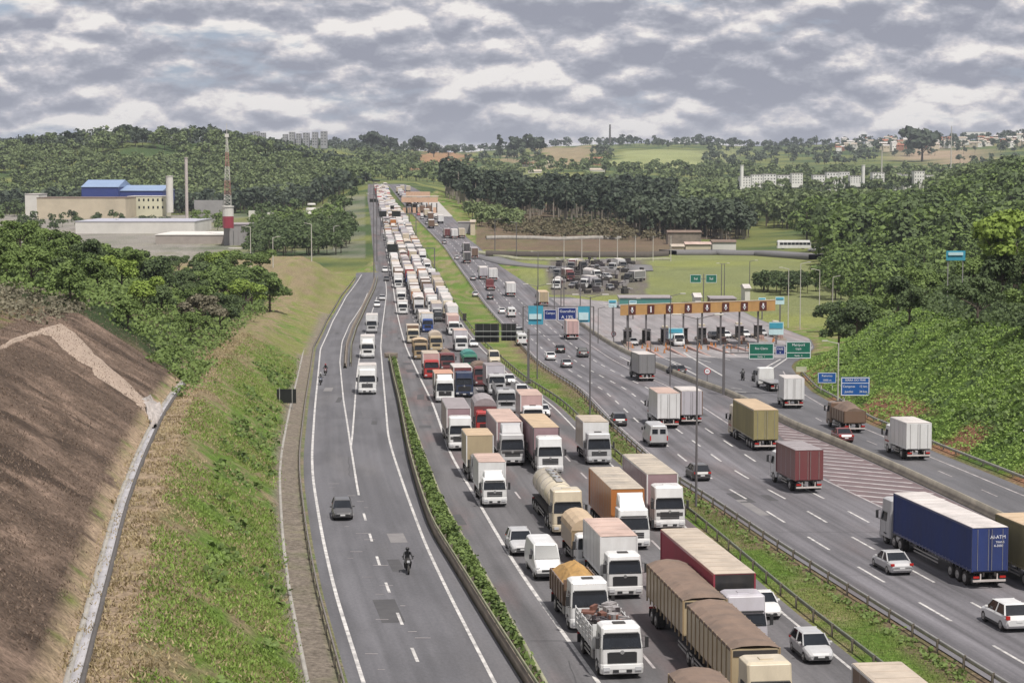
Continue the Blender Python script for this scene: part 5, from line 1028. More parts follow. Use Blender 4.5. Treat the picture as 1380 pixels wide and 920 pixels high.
b3 = T('dark red motorcycle, farther of two by the outer edge of the slip road', 438.5, 506, 2.1, cc='maroon', cargo='bike', lane='L', name='motorcycle', cat='motorcycle'); rider(b3, 'rider in dark jacket on the farther of the two distant motorcycles', 'black', 'red')
# --- jam, nearest vehicles, lane by lane
T('small white-topped truck beside a tan load at the head of the shoulder line', 557, 463, 8, cabs='mid', cc='cream', cargo='box', cargo_col='brown', roof='cream', H=3.5)
T('tan grain truck behind the red-cab truck in the left jam lane', 567, 485, 8.0, cabs='mid', cc='tan', cargo='tarp', cargo_col='tan', roof='tan', H=3.3)
T('red-cab truck with cream-roofed box beside the white edge line', 582, 511, 10, cabs='mid', cc='red', cargo='box', cargo_col='pink', roof='cream', H=3.8)
T('white-cab truck with salmon orange box roof in the left jam lane', 600, 543, 10, cabs='slope', cc='white', cargo='box', cargo_col='brown', roof='salmon', H=3.7, fairing=.5)
T('long grey-topped trailer truck with tall white cab in the left jam lane', 621, 608, 15, cabs='high', cc='white', cargo='box', cargo_col='mauve', roof='grey', H=4.1)
T('beige box truck half hidden behind the white box truck', 650, 650, 7.5, cabs='small', cc='grey', cargo='box', cargo_col='beige', roof='tan', H=4.1, W=2.5)
T('clean white box truck with black windscreen near the white edge line', 667, 684, 7.5, cabs='small', cc='white', cargo='box', cargo_col='white', roof='pink', H=3.6, W=2.3, fairing=.5)
T('silver compact SUV just behind the white van', 705, 750, 4.2, cc='silver', cargo='suv', name='car', cat='car', lod=0)
T('white panel van in the left jam lane ahead of the silver car', 740, 783, 5.6, cc='white', cargo='van', name='van', cat='van', lod=0)
T('white dump truck heaped with yellow sand', 796, 853, 8.2, cabs='slope', cc='white', cargo='dump', cargo_col='brown', grille='black')
T('white stake truck loaded with scrap metal, bottom of the left jam lane', 839, 916, 8.2, cabs='mid', cc='white', cargo='stake', cargo_col='white', lod=0)
T('brown-tarped truck whose roof just enters the bottom edge below the grain trailers', 985, 1065, 7.5, cabs='mid', cc='white', cargo='tarp', cargo_col='tan', roof='brown', H=3.5)
# second lane
T('cream canvas truck behind the dark red truck, second jam lane', 588, 474, 9, cabs='mid', cc='beige', cargo='dome', cargo_col='brown', roof='cream', H=3.7)
T('dark red truck with empty red skip bed in the second jam lane', 603, 500, 8.5, cabs='mid', cc='maroon', cargo='dump', cargo_col='red', roof='brown')
T('dark blue high-cab truck with white roof deflector in the jam', 626, 536, 12, cabs='high', cc='navy', cargo='box', cargo_col='maroon', roof='white', H=3.9, lod=0)
T('red-cab truck under an arched grey tarpaulin in the jam', 656, 590, 9.5, cabs='mid', cc='red', cargo='dome', cargo_col='maroon', roof='grey', H=4.2)
T('silver-blue cab truck pulling a mauve box trailer', 691, 628, 15, cabs='slope', cc='silver', cargo='box', cargo_col='mauve', roof='pink', H=4.0, fairing=.9)
T('dusty cream tanker truck with bands and manholes', 766, 722, 14, cabs='high', cc='cream', cargo='tank', cargo_col='cream')
T('small truck with yellowish tarped load squeezed beside the white box truck', 797, 769, 7.5, cabs='small', cc='white', cargo='dome', cargo_col='tan', roof='tan', H=3.4, W=2.2)
T('white box truck with ridged pink roof behind the grain trailer', 843, 808, 9.5, cabs='mid', cc='white', cargo='box', cargo_col='white', roof='pink', H=3.8, ribs=.0)
T('cream-cab truck pulling two beige grain trailers under brown tarpaulins', 1040, 990, 26, cabs='high', cc='cream', cargo='bitrem', cargo_col='beige', roof='brown', lod=0)
# third lane
T('white box trailer truck high up in the third jam lane', 612, 452, 13, cabs='mid', cc='white', cargo='box', cargo_col='pink', roof='pink', H=4.0)
T('pale grey box truck between the red trucks and the cars', 622, 474, 9, cabs='mid', cc='white', cargo='box', cargo_col='lilac', roof='pink', H=3.9)
T('truck with arched dark green tarpaulin in the jam', 634, 503, 8.5, cabs='mid', cc='green', cargo='dome', cargo_col='green', roof='teal', H=3.5)
T('truck with low brown-red cover just ahead of the pale grey box truck', 650, 521, 8.5, cabs='mid', cc='maroon', cargo='dome', cargo_col='maroon', roof='brown', H=3.4)
T('silver grey box truck with dark windscreen in the third jam lane', 670, 533, 8.5, cabs='mid', cc='silver', cargo='box', cargo_col='lilac', roof='grey', H=4.0)
T('pinkish white box truck half hidden behind the tan-roofed trailer', 719, 583, 10, cabs='mid', cc='white', cargo='box', cargo_col='pink', roof='pink', H=4.0)
T('car transporter with open frame behind the pinkish trailer', 683, 558, 9, cabs='mid', cc='silver', cargo='carrier', cargo_col='grey')
T('white tall-cab truck with tan roofed curtain trailer in the third jam lane', 742, 640, 15, cabs='high', cc='white', cargo='box', cargo_col='mauve', roof='tan', H=4.15, canvas=True, frame='dkgrey')
T('orange box trailer truck with white cab and patched roof', 855, 742, 14.5, cabs='slope', cc='white', cargo='box', cargo_col='orange', roof='patch', H=4.2, fairing=.95, frame='orange')
T('long red curtain-sided trailer with cream roof behind a grey-white cab', 1008, 885, 18.5, cabs='high', cc='lilac', cargo='box', cargo_col='maroon' if False else 'crimson', roof='cream', H=4.25, canvas=True, front='black', frame='crimson') if PC.update(crimson=(.28, .035, .06)) is None else 0
# fourth lane
T('yellowish white box truck with blue-grey cab beside the grass median', 808, 627, 8.5, cabs='slope', cc='silver', cargo='box', cargo_col='cream', roof='cream', H=4.0, front='white')
T('white tall-cab truck with patched cream-roofed grey trailer by the median', 903, 716, 15, cabs='high', cc='white', cargo='box', cargo_col='mauve', roof='patch', H=4.1)
for (px_, py_, cc, k_, lb) in ((639, 468, 'white', 'car', 'white car nearest the green-tarped truck at the median side'), (667, 492, 'cream', 'van', 'pale yellow van on the median side lane of the jam'), (688, 519, 'white', 'hatch', 'white hatchback just ahead of the pale yellow van'), (705, 536, 'white', 'suv', 'white car between the silver box truck and the median'),
                              (722, 548, 'silver', 'hatch', 'silver hatchback squeezed behind a white car by the median'), (733, 563, 'white', 'car', 'white car beside the pinkish trailer next to the median'), (1038, 836, 'white', 'car', 'white car half hidden behind the red trailer cab'), (1107, 896, 'silver', 'hatch', 'silver hatchback alone in the right jam lane at bottom')):
    T(lb, px_, py_, 5.2 if k_ == 'van' else 4.1, cc=cc, cargo=k_, name='van' if k_ == 'van' else 'car', cat='van' if k_ == 'van' else 'car', lod=0)
T('brownish box truck whose pale roof just enters the bottom right of the jam', 1245, 1050, 7.5, cabs='small', cc='white', cargo='box', cargo_col='brown', roof='cream', H=3.6)
# --- the rest of the jam, lane by lane, away to the crest
_occ = {0: 470, 1: 462, 2: 438, 3: 455}
fix0 = [(543, 424, 'mid', 'white', 'white', 'white'), (541, 409, 'mid', 'white', 'white', 'white'), (537, 389, 'mid', 'white', 'white', 'white')]
for i, (px_, py_, cb, c1, c2, rf) in enumerate(fix0):
    T(['white van-fronted truck leading the far left jam queue', 'white box truck second in the far left jam queue', 'tall white box truck third in the far left jam queue'][i], px_, py_, [6.5, 8, 9][i], cabs=cb, cc=c1, cargo_col=c2, roof=rf, H=[3.2, 3.6, 4.0][i], lod=1)
LN = ['leftmost', 'second', 'third', 'rightmost']; cnt = {}
starts = {0: at(536, 384)[1], 1: at(560, 448)[1], 2: at(590, 434)[1], 3: at(622, 448)[1]}
rs = random.Random(11)
for ln in range(4):
    y = starts[ln]
    while y < 1240:
        tp = rs.choices(['truck', 'car', 'van'], [.72, .23, .05] if ln < 3 else [.42, .5, .08])[0]
        c1 = rs.choices(['white', 'silver', 'red', 'blue', 'black', 'cream', 'grey'], [8, 2, 2, 1, 1.6 if tp != 'truck' else .5, 1, .9])[0]
        x = float(JL(y)) + (float(JR(y)) - float(JL(y))) * (ln + .5) / 4 + rs.uniform(-.25, .25); far = y > 800
        if tp == 'truck':
            L_ = rs.choice([7.5, 9, 11, 14.5, 15]); cg = rs.choices(['box', 'tarp', 'dome', 'flat', 'tank'], [7, .8, 1, .6, .4])[0]; c2 = rs.choices(['white', 'lilac', 'cream', 'orange', 'red', 'blue', 'brown', 'pink', 'grey'], [8, 2, 2, 1, 1, .6, 1.8, .8, 1.1])[0]; rf = rs.choice(['white', 'white', 'white', 'cream', 'grey'])
            kw = dict(L=L_, cabs=rs.choice(['mid', 'slope', 'high', 'small']), cc=c1, cargo=cg, cargo_col=c2, roof=rf, H=rs.uniform(3.5, 4.2) // .1 * .1); cw = {'box': 'box truck', 'tarp': 'tarped truck', 'dome': 'arched canvas truck', 'flat': 'flatbed truck', 'tank': 'tanker'}[cg]; desc = f'{ {"lilac": "pale grey"}.get(c2, c2)} {cw} with {c1} cab'; nm, ct = 'truck', 'truck'
        elif tp == 'van': L_ = 5.6; kw = dict(L=L_, cc=c1, cargo='van'); desc = f'{c1} van'; nm = ct = 'van'
        else: L_ = 4.2; k_ = rs.choice(['car', 'hatch', 'suv']); kw = dict(L=L_, cc=c1, cargo=k_); desc = f'{c1} {"tall car" if k_ == "suv" else "hatchback" if k_ == "hatch" else "saloon car"}'; nm = ct = 'car'
        key = (desc, ln); n_ = cnt.get(key, 0); cnt[key] = n_ + 1
        T(f'{desc}, {ordn(n_)} such in the {LN[ln]} far queue', 0, 0, at_xy=(x, y), lod=2 if y > 430 else 1, name=nm, cat=ct, group=JAM, **kw)
        y += L_ + rs.uniform(.9, 2.6) * (1 if y < 700 else 1.6)
# --- highway, moving away from the camera
A = dict(away=True, lane='H')
T('long navy blue curtain-sided trailer truck seen from behind', 1333, 793, 18.5, cabs='high', cc='silver', cargo='box', cargo_col='truckblue', roof='white', H=4.2, canvas=True, frame='truckblue', lod=0, **A) if PC.update(truckblue=(.022, .04, .15)) is None else 0
T('yellow-roofed tan truck on the far right lane beside the blue trailer', 1425, 800, 10, cabs='mid', cc='white', cargo='box', cargo_col='olive', roof='tan', H=4.2, canvas=True, lod=0, frame='olive', **A)
T('silver saloon car to the left of the blue trailer', 1216, 776, 4.4, cc='silver', cargo='car', name='car', cat='car', lod=0, **A)
T('white crossover car at the right frame edge behind the blue trailer', 1374, 853, 4.3, cc='white', cargo='suv', name='car', cat='car', lod=0, **A)
T('maroon container truck with white corner frame on the highway', 1090, 665, 8.5, cabs='mid', cc='white', cargo='box', cargo_col='maroon', roof='grey', H=3.9, frame='maroon', lod=0, **A)
T('large olive yellow canvas trailer seen from behind', 1032, 608, 15, cabs='high', cc='cream', cargo='box', cargo_col='olive', roof='tan', H=4.3, canvas=True, frame='olive', lod=0, **A)
T('dark grey hatchback beside the tall lamp post on the highway', 947, 649, 4, cc='dkgrey', cargo='hatch', name='car', cat='car', lod=0, **A)
T('pale grey-green delivery van behind the white box trucks', 888, 603, 6.2, cc='silver', cargo='van', name='van', cat='van', lod=0, **A)
T('white box truck with pale pink roof, left of the two abreast', 901, 578, 10, cabs='mid', cc='white', cargo='box', cargo_col='white', roof='pink', H=4.1, lod=0, **A)
T('white box truck with dark side, right of the two abreast', 932, 573, 8.5, cabs='mid', cc='white', cargo='box', cargo_col='lilac', roof='white', H=4.0, lod=0, frame='brown', **A)
T('dark hatchback close to the highway left guardrail', 836, 575, 4, cc='dkgrey', cargo='hatch', name='car', cat='car', lod=0, **A)
T('dark grey box truck with white roof alone on the highway', 872, 514, 10, cabs='mid', cc='dkgrey', cargo='box', cargo_col='grey', roof='white', H=4.1, lod=1, frame='dkgrey', **A)
T('pinkish box truck just beyond the blue overhead signs', 772, 458, 8.5, cabs='mid', cc='white', cargo='box', cargo_col='pink', roof='pink', H=3.9, **A)
for i, (px_, py_, cc, k_, lb) in enumerate(((787, 482, 'dkgrey', 'pickup', 'dark loaded pickup right of the three cars'), (756, 476, 'black', 'hatch', 'black hatchback, middle of the three cars on the upper highway'), (743, 486, 'white', 'car', 'white car, leftmost of the three cars on the upper highway'), (765, 496, 'grey', 'car', 'grey car, nearest of the three cars on the upper highway'),
        (704, 466, 'white', 'van', 'white van by the left guardrail under the signs'), (700, 452, 'white', 'suv', 'white car just beyond the van by the left guardrail'), (677, 423, 'white', 'car', 'white car beside the dark signs on the far highway'), (690, 428, 'white', 'van', 'white van right of the car near the dark signs'), (661, 404, 'black', 'hatch', 'black hatchback alone on the reddish far asphalt'), (638, 378, 'grey', 'car', 'grey car left of the grey-white truck'), (599, 329, 'grey', 'hatch', 'grey hatchback near the far median tip'), (616, 350, 'silver', 'hatch', 'silver hatchback by the far left guardrail'), (641, 400, 'silver', 'car', 'silver car hugging the far median guardrail'))):
    T(lb, px_, py_, 5.4 if k_ in ('van', 'pickup') else 4.1, cc=cc, cargo=k_, name={'van': 'van', 'pickup': 'pickup'}.get(k_, 'car'), cat={'van': 'van', 'pickup': 'pickup'}.get(k_, 'car'), lod=1, **A)
for i, (px_, py_, L_, cc, cg, c2, rf, lb) in enumerate(((689, 400, 9, 'white', 'box', 'white', 'white', 'white box truck over dark chassis left of the tan truck'), (733, 413, 10, 'cream', 'box', 'beige', 'tan', 'tan box truck stopped on the right shoulder by the signs'), (652, 377, 9, 'grey', 'box', 'lilac', 'white', 'grey-white box truck on the middle of the far highway'), (665, 379, 6.5, 'white', 'box', 'white', 'white', 'small white box truck right of the grey-white truck'),
        (662, 392, 9, 'maroon', 'flat', 'maroon', 'white', 'dark red flatbed truck on the far highway'), (630, 355, 8, 'grey', 'box', 'dkgrey', 'grey', 'dark box truck behind a longer truck on far highway'), (629, 342, 9, 'black', 'box', 'dkgrey', 'grey', 'black truck in the middle of the far highway'), (640, 349, 12, 'white', 'box', 'brown', 'grey', 'long dull brown truck beside the roadside kiosk'),
        (613, 322, 8, 'white', 'box', 'white', 'white', 'white box truck, centre of the three far trucks abreast'), (623, 321, 8, 'cream', 'box', 'cream', 'cream', 'yellowish box truck, rightmost of three far trucks abreast'), (603, 321, 8, 'maroon', 'box', 'maroon', 'grey', 'dark red truck, leftmost of three far trucks abreast'))):
    T(lb, px_, py_, L_, cabs='mid', cc=cc, cargo=cg, cargo_col=c2, roof=rf, H=3.8, lod=1, **A)
rs = random.Random(21); cnt2 = {}
for ln in range(3):
    y = 860 + ln * 17
    while y < 1230:
        c1 = rs.choice(['white', 'white', 'silver', 'grey', 'red', 'black', 'cream']); tk = rs.random() < .5; x = float(HL(y)) + .8 + 3.3 * (ln + .6); desc = f'{c1} {"box truck" if tk else "car"}'; n_ = cnt2.get((desc, ln), 0); cnt2[(desc, ln)] = n_ + 1
        lb = f'{desc}, {ordn(n_)} such in the {["left", "middle", "right"][ln]} lane right of the far jam'
        if tk: T(lb, 0, 0, 9, cabs='mid', cc=c1, cargo='box', cargo_col=rs.choice(['white', 'cream', 'lilac', 'brown']), roof='white', H=3.8, away=True, lane='H', lod=2, at_xy=(x, y), group='vehicles on the far highway')
        else: T(lb, 0, 0, 4.2, cc=c1, cargo='car', away=True, lane='H', lod=2, at_xy=(x, y), group='vehicles on the far highway', name='car', cat='car')
        y += rs.uniform(16, 38)
# --- toll ramp
B_ = dict(away=True, lane='T')
T('white refrigerated box truck beside the leafy embankment guardrail', 1238, 621, 8, cabs='mid', cc='white', cargo='box', cargo_col='white', roof='white', H=3.8, lod=0, **B_)
T('dark red car on the toll ramp behind the brown open truck', 1141, 597, 4.3, cc='maroon', cargo='car', name='car', cat='car', lod=0, **B_)
T('brown open truck by the guardrail just ahead of the dark red car', 1152, 584, 8.5, cabs='mid', cc='brown', cargo='dump', cargo_col='brown', roof='brown', lod=0, **B_)
T('white box truck on the toll ramp under the green signs', 1070, 551, 8, cabs='mid', cc='white', cargo='box', cargo_col='white', roof='white', H=3.9, lod=0, **B_)
T('empty flatbed truck ahead of the white box truck on the toll ramp', 1050, 528, 10, cabs='mid', cc='white', cargo='flat', cargo_col='grey', lod=1, away=True, lane='X', yaw=-.1)
X_ = dict(away=True, lane='X', lod=1)
T('black car between the motorcycle and the flatbed truck', 1028, 515, 4.2, cc='black', cargo='suv', name='car', cat='car', yaw=-.1, **X_)
T('dark car with white panels next to the toll ramp barrier', 920, 505, 4.2, cc='dkgrey', cargo='hatch', name='car', cat='car', yaw=-.5, **X_)
b4 = T('black motorcycle riding away from the toll plaza', 1003, 513, 2.1, cc='black', cargo='bike', name='motorcycle', cat='motorcycle', yaw=-.1, **X_); rider(b4, 'rider in black on the motorcycle below the toll plaza', 'black', 'black')
T('white and blue truck coming out of the toll lane beside the blue sign', 916, 467, 6.5, cabs='small', cc='white', cargo='box', cargo_col='blue', roof='grey', H=2.9, lane='X', yaw=-.15, lod=1)
for i, (px_, py_, cc) in enumerate(((982, 456, 'white'), (1008, 455, 'white'), (1030, 453, 'silver'), (966, 457, 'black'), (856, 466, 'silver'))):
    T(f'{cc} car at the toll booths, {ordn(i)} of those leaving the lanes'.replace('first of those', 'left of two white ones').replace('second of those', 'right of two white ones').replace('third of those', 'rightmost').replace('fourth of those', 'dark one').replace('fifth of those', 'leftmost'), px_, py_, 4.2, cc=cc, cargo='hatch', name='car', cat='car', lane='X', yaw=-.2, lod=1)
# writing on the rear of the blue trailer, the cab names
def text(root, s, size, loc, rot, m, depth=.004, name='lettering'):
    cu = bpy.data.curves.new(name, 'FONT'); cu.body = s; cu.size = size; cu.extrude = depth; cu.align_x = 'CENTER'; cu.align_y = 'CENTER'; cu.resolution_u = 2
    tmp = bpy.data.objects.new('tmp_text', cu); COL.objects.link(tmp); bpy.context.view_layer.update()
    me = bpy.data.meshes.new_from_object(tmp.evaluated_get(bpy.context.evaluated_depsgraph_get())); me.name = name; bpy.data.objects.remove(tmp); bpy.data.curves.remove(cu)
    me.materials.clear(); me.materials.append(m); return link(name, me, root, loc, rot)
M_WTXT = mat('white_letters', (.75, .76, .8), .6, dirt=0)
for tr_ in [o for o in COL.objects if o.get('label', '').startswith('long navy blue')]:
    L_ = 18.5; text(tr_, 'Al-ATM', .34, (.55, -L_ / 2 - .06, 3.55), (math.pi / 2, 0, 0), M_WTXT, name='rear_lettering'); text(tr_, 'TRANS', .2, (.7, -L_ / 2 - .06, 3.2), (math.pi / 2, 0, 0), M_WTXT, name='rear_lettering'); text(tr_, '4-3000', .24, (.6, -L_ / 2 - .06, 2.95), (math.pi / 2, 0, 0), M_WTXT, name='rear_lettering')
# ------------------------------------------------------------------ poles, signs, toll plaza
def base_pt(px, py, onroad=False):
    X, Y = at(px, py); return (X, Y, float(prof(Y))) if onroad else hit(px, py)
def pole(label, px, pyb, pyt, arm=(1,), m=None, on=False, r=.11, name='street_lamp', group=None, head=True):
    X, Y, Z = base_pt(px, pyb, on); top = atz(px, pyt, Y)[1]; h = top - Z; t = thing(name, label, 'lamp post' if head else 'pole', (X, Y, Z), group=group)
    m = m or M_POLE; k = max(1, Y / 330)
    link('pole', MB().tube((0, 0, -.5), (0, 0, h), r * k, r * k * .6, 8).mesh('pole', m), t)
    if head:
        for a in arm:
            link('arm', MB().tube((0, 0, h - .1), (a * 1.5, 0, h + .25), .05 * k, .04 * k, 6).mesh('arm', m), t)
            link('lamp_head', MB().box(a * 1.8, 0, h + .27, .8, .3, .14).mesh('lamp_head', M_POLEL, bevel=.03), t)
    return t
pole('tall dark lamp post on the median, nearest to the camera', 938, 682, 428, (1, -1), on=True)
pole('tall dark lamp post on the median beside the upper highway', 795, 566, 400, (1, -1), on=True)
pole('slim lamp post on the median right of the dark sign pole', 724, 510, 385, (1, -1), on=True)
for i, (px_, b_, t_, lb) in enumerate(((847, 476, 404, 'dark lamp post left of the number one toll lane'), (877, 480, 446, 'short dark post by the toll barrier'), (806, 463, 415, 'dark post beyond the blue signs'), (827, 466, 412, 'dark post left end of the toll canopy'), (903, 520, 398, 'thin grey post in front of the toll canopy'), (1062, 442, 362, 'leftmost of the pale lamp posts right of the toll canopy'), (1078, 444, 355, 'thick pale lamp post right of the toll canopy'), (1104, 425, 364, 'third pale lamp post right of the toll canopy'), (1122, 414, 373, 'short pale post before the dark forest'),
     (747, 418, 366, 'dark lamp post left of the double posts'), (756, 414, 350, 'left of the double dark lamp posts near the yard'), (760, 414, 349, 'right of the double dark lamp posts near the yard'), (782, 412, 352, 'dark lamp post right of the double posts'), (725, 390, 340, 'dark lamp post at the gore of the small ramp'), (972, 408, 356, 'left of twin dark posts behind the canopy'), (976, 408, 356, 'right of twin dark posts behind the canopy'), (1010, 402, 352, 'thin dark post before the round trees'),
     (696, 346, 300, 'slim grey lamp post at the far field edge'), (667, 342, 296, 'slim grey lamp post right of the far highway'), (338, 362, 306, 'pale post standing before the grey factory'), (368, 361, 320, 'thin pale post right of the grey factory'), (420, 352, 302, 'pale lamp post on top of the brown mound'), (450, 338, 305, 'pale lamp post right of the brown mound'), (504, 378, 262, 'tall dark lamp post between slip road and jam'), (508, 352, 250, 'slim dark lamp post left of the far jam'))):
    pole(lb, px_, b_, t_, (-1,) if i % 2 else (1,), m=M_POLEL if ('pale' in lb) else M_POLE, on=(px_ > 500 and px_ < 1060 and b_ > 405), r=.09)
# lamp arm reaching into the frame at the right edge
X, Y, Z = hit(1402, 700, 100); t = thing('street_lamp', 'pale lamp head on a curved arm at the right frame edge', 'lamp post', (X, Y, Z)); zt = atz(1370, 579, Y)[1] - Z
link('pole', MB().tube((0, 0, -.5), (0, 0, zt - .3), .1, .07, 8).mesh('pole', M_POLEL), t); link('arm', MB().tube((0, 0, zt - .3), (-.8, 0, zt), .04).mesh('arm', M_POLEL), t); link('lamp_head', MB().loft([sec(zt - .08, -.14, .14, .9, .05), sec(zt + .06, -.1, .1, .7, .04)]).mesh('lamp_head', M_POLEL), t)
for c in t.children:
    if c.name.startswith('lamp_head'): c.location.x = -1.15
M_SGREEN = mat('sign_green', (.008, .13, .085), .5, dirt=.15); M_SBLUE = mat('sign_blue', (.01, .09, .33), .5, dirt=.15); M_SNAVY = mat('sign_navy', (.012, .03, .16), .5, dirt=.15); M_SCYAN = mat('sign_cyan', (.05, .3, .42), .5, dirt=.15); M_SPALE = mat('sign_pale_cyan', (.5, .68, .72), .5, dirt=.15); M_SBACK = mat('sign_back', (.012, .014, .013), .6, dirt=.15)
def panel(root, x0, x1, y0, y1, Y, m, lines=(), border=True, name='sign_panel', rel=(0, 0, 0), th=.12):
    a = atz(x0, y1, Y); b_ = atz(x1, y0, Y); cx, cz = (a[0] + b_[0]) / 2, (a[1] + b_[1]) / 2; w, h = b_[0] - a[0], b_[1] - a[1]
    o = link(name, MB().box(0, 0, 0, w, th, h).mesh(name, m), root, (cx - rel[0], Y - rel[1], cz - rel[2]))
    if border:
        B = MB(); e = max(.06, h * .035); B.box(0, -th / 2 - .01, h / 2 - e, w - e, .02, e).box(0, -th / 2 - .01, -h / 2 + e, w - e, .02, e).box(-w / 2 + e, -th / 2 - .01, 0, e, .02, h - e * 3).box(w / 2 - e, -th / 2 - .01, 0, e, .02, h - e * 3); link('border', B.mesh('border', M_WTXT), o)
    for (s_, sz, fx, fz) in lines:
        if s_ == '-': link('divider', MB().box(0, -th / 2 - .012, fz * h, w * .94, .02, .07).mesh('divider', M_WTXT), o)
        else: text(o, s_, sz * h, (fx * w, -th / 2 - .02, fz * h), (math.pi / 2, 0, 0), M_WTXT)
    return o
# gantry with the two green signs over the toll ramp
X, Y = at(975, 532); Z = float(prof(Y)); r_ = (X, Y, Z); t = thing('overhead_sign', 'two green direction signs and a small navy sign on a dark cantilever pole', 'road sign', r_)
zt = atz(975, 466, Y)[1] - Z; link('pole', MB().box(0, 0, zt / 2, .34, .34, zt).mesh('pole', M_POLE), t); xr = atz(1094, 470, Y)[0] - X
for q in (466, 476): link('beam', MB().box(xr / 2, .25, atz(975, q, Y)[1] - Z, xr, .14, .14).mesh('beam', M_POLE), t)
link('lattice', MB().box(1, .25, zt - .4, .1, .1, .9).box(2, .25, zt - .4, .1, .1, .9).box(3, .25, zt - .4, .1, .1, .9).mesh('lattice', M_POLE), t)['kind'] = 'stuff'
panel(t, 1009, 1043, 462, 484, Y, M_SGREEN, (('Rio Claro', .2, 0, .16), ('-', 0, 0, -.2), ('Saída  1', .15, 0, -.34)), rel=r_); panel(t, 1045, 1058, 466, 478, Y, M_SNAVY, (('PARE', .3, 0, .15), ('v', .4, 0, -.2)), rel=r_); panel(t, 1059, 1093, 460, 483, Y, M_SGREEN, (('Mairiporã', .19, 0, .3), ('Lapa', .18, 0, .08), ('-', 0, 0, -.16), ('Saída  2', .15, 0, -.33)), rel=r_)
# blue roadside signs
for (x0, x1, y0, y1, yb, lb, ln) in ((1133, 1172, 508, 533, 548, 'large blue distance sign with white border beside the pale lamp post', (('SERRA DO MAR', .16, 0, .34), ('-', 0, 0, .18), ('Campinas', .17, -.22, .0), ('12 km', .17, .28, .0), ('Jundiaí', .17, -.22, -.28), ('34 km', .17, .28, -.28))), (1102, 1127, 502, 516, 528, 'small blue sign left of the large blue distance sign', (('Retorno', .3, 0, .2), ('1000 m', .28, 0, -.22)))):
    Xa, Ya, Za = hit((x0 + x1) / 2, yb); r_ = (Xa, Ya, Za); t = thing('road_sign', lb, 'road sign', r_); panel(t, x0, x1, y0, y1, Ya, M_SBLUE, ln, rel=r_)
    for q in (x0 + 5, x1 - 5): xx = atz(q, y1, Ya)[0] - Xa; link('post', MB().box(xx, .15, (atz(q, y0 + 3, Ya)[1] - Za) / 2 - .2, .12, .12, atz(q, y0 + 3, Ya)[1] - Za + .4).mesh('post', M_POLEL), t)
pole('pale tall lamp post between the two blue roadside signs', 1129, 545, 462, (-1,), m=M_POLEL, r=.12)
Xa, Ya, Za = hit(1087, 522); t = thing('road_sign', 'small cream notice board beside the toll ramp guardrail', 'road sign', (Xa, Ya, Za)); panel(t, 1073, 1087, 494, 501, Ya, mat('cream_board', (.5, .5, .36), .6), (), False, rel=(Xa, Ya, Za)); link('post', MB().box(-.8, .1, 1.3, .1, .1, 3.4).mesh('post', M_POLE), t)
# dark backs of the big signs over the jam
X, Y = at(712, 516); Z = float(prof(Y)); r_ = (X, Y, Z); t = thing('overhead_sign', 'backs of two black sign panels on a cantilever pole over the jam', 'road sign', r_)
zt = atz(712, 443, Y)[1] - Z; link('pole', MB().box(0, 0, zt / 2, .36, .36, zt).box(0, 0, .15, .9, .9, .3).mesh('pole', M_POLE), t)
for q in (446, 453): a = atz(640, q, Y); link('beam', MB().box((a[0] - X) / 2, -.2, a[1] - Z, X - a[0], .14, .12).mesh('beam', mat('pale_beam', (.3, .32, .3), .6, .3)), t)
for (x0, x1, y0, y1) in ((640, 672.5, 436, 461), (675.5, 696, 436, 459)):
    o = panel(t, x0, x1, y0, y1, Y + .1, M_SBACK, (), False, rel=r_, name='sign_back'); a = atz(x0, y1, Y); b_ = atz(x1, y0, Y)
    for i in range(4): link('stiffener', MB().box((b_[0] - a[0]) * (i / 3 - .5) * .92, -.1, 0, .07, .08, b_[1] - a[1]).mesh('stiffener', M_POLE), o)
# small black sign on the left slope
X, Y, Z = hit(386, 549); r_ = (X, Y, Z); t = thing('road_sign', 'black back of a small road sign on the left slope', 'road sign', r_); panel(t, 373, 399, 524, 543, Y, M_SBACK, (), False, rel=r_, name='sign_back')
for q in (377, 394): xx = atz(q, 540, Y)[0] - X; link('post', MB().box(xx, -.12, 1.0, .1, .1, 3.2).mesh('post', M_STEEL), t)
# blue overhead group over the highway
X, Y = at(742, 452); Z = float(prof(Y)); r_ = (X, Y, Z); t = thing('overhead_sign', 'row of two cyan and two navy overhead signs across the highway', 'road sign', r_)
panel(t, 712, 732, 412, 437, Y, M_SCYAN, (), False, rel=r_); panel(t, 713, 730, 423, 430, Y - .2, M_SPALE, (), False, rel=r_, name='bright_strip'); panel(t, 733, 750, 417, 431, Y, M_SNAVY, (('Campo', .3, 0, .15),), rel=r_); panel(t, 752, 777, 414, 432, Y, M_SNAVY, (('Guarulhos', .27, 0, .2), ('A 13%', .34, 0, -.24)), rel=r_); panel(t, 779, 795, 413, 434, Y, M_SCYAN, (), False, rel=r_); panel(t, 780, 793, 421, 431, Y - .2, M_SPALE, (), False, rel=r_, name='bright_strip')
a, b_ = atz(705, 413, Y), atz(800, 413, Y); link('beam', MB().box((a[0] + b_[0]) / 2 - X, .2, a[1] - Z, b_[0] - a[0], .25, .2).mesh('beam', M_POLE), t)
for q in (a, b_): link('post', MB().box(q[0] - X, .2, (q[1] - Z) / 2, .3, .3, q[1] - Z).mesh('post', M_POLE), t)
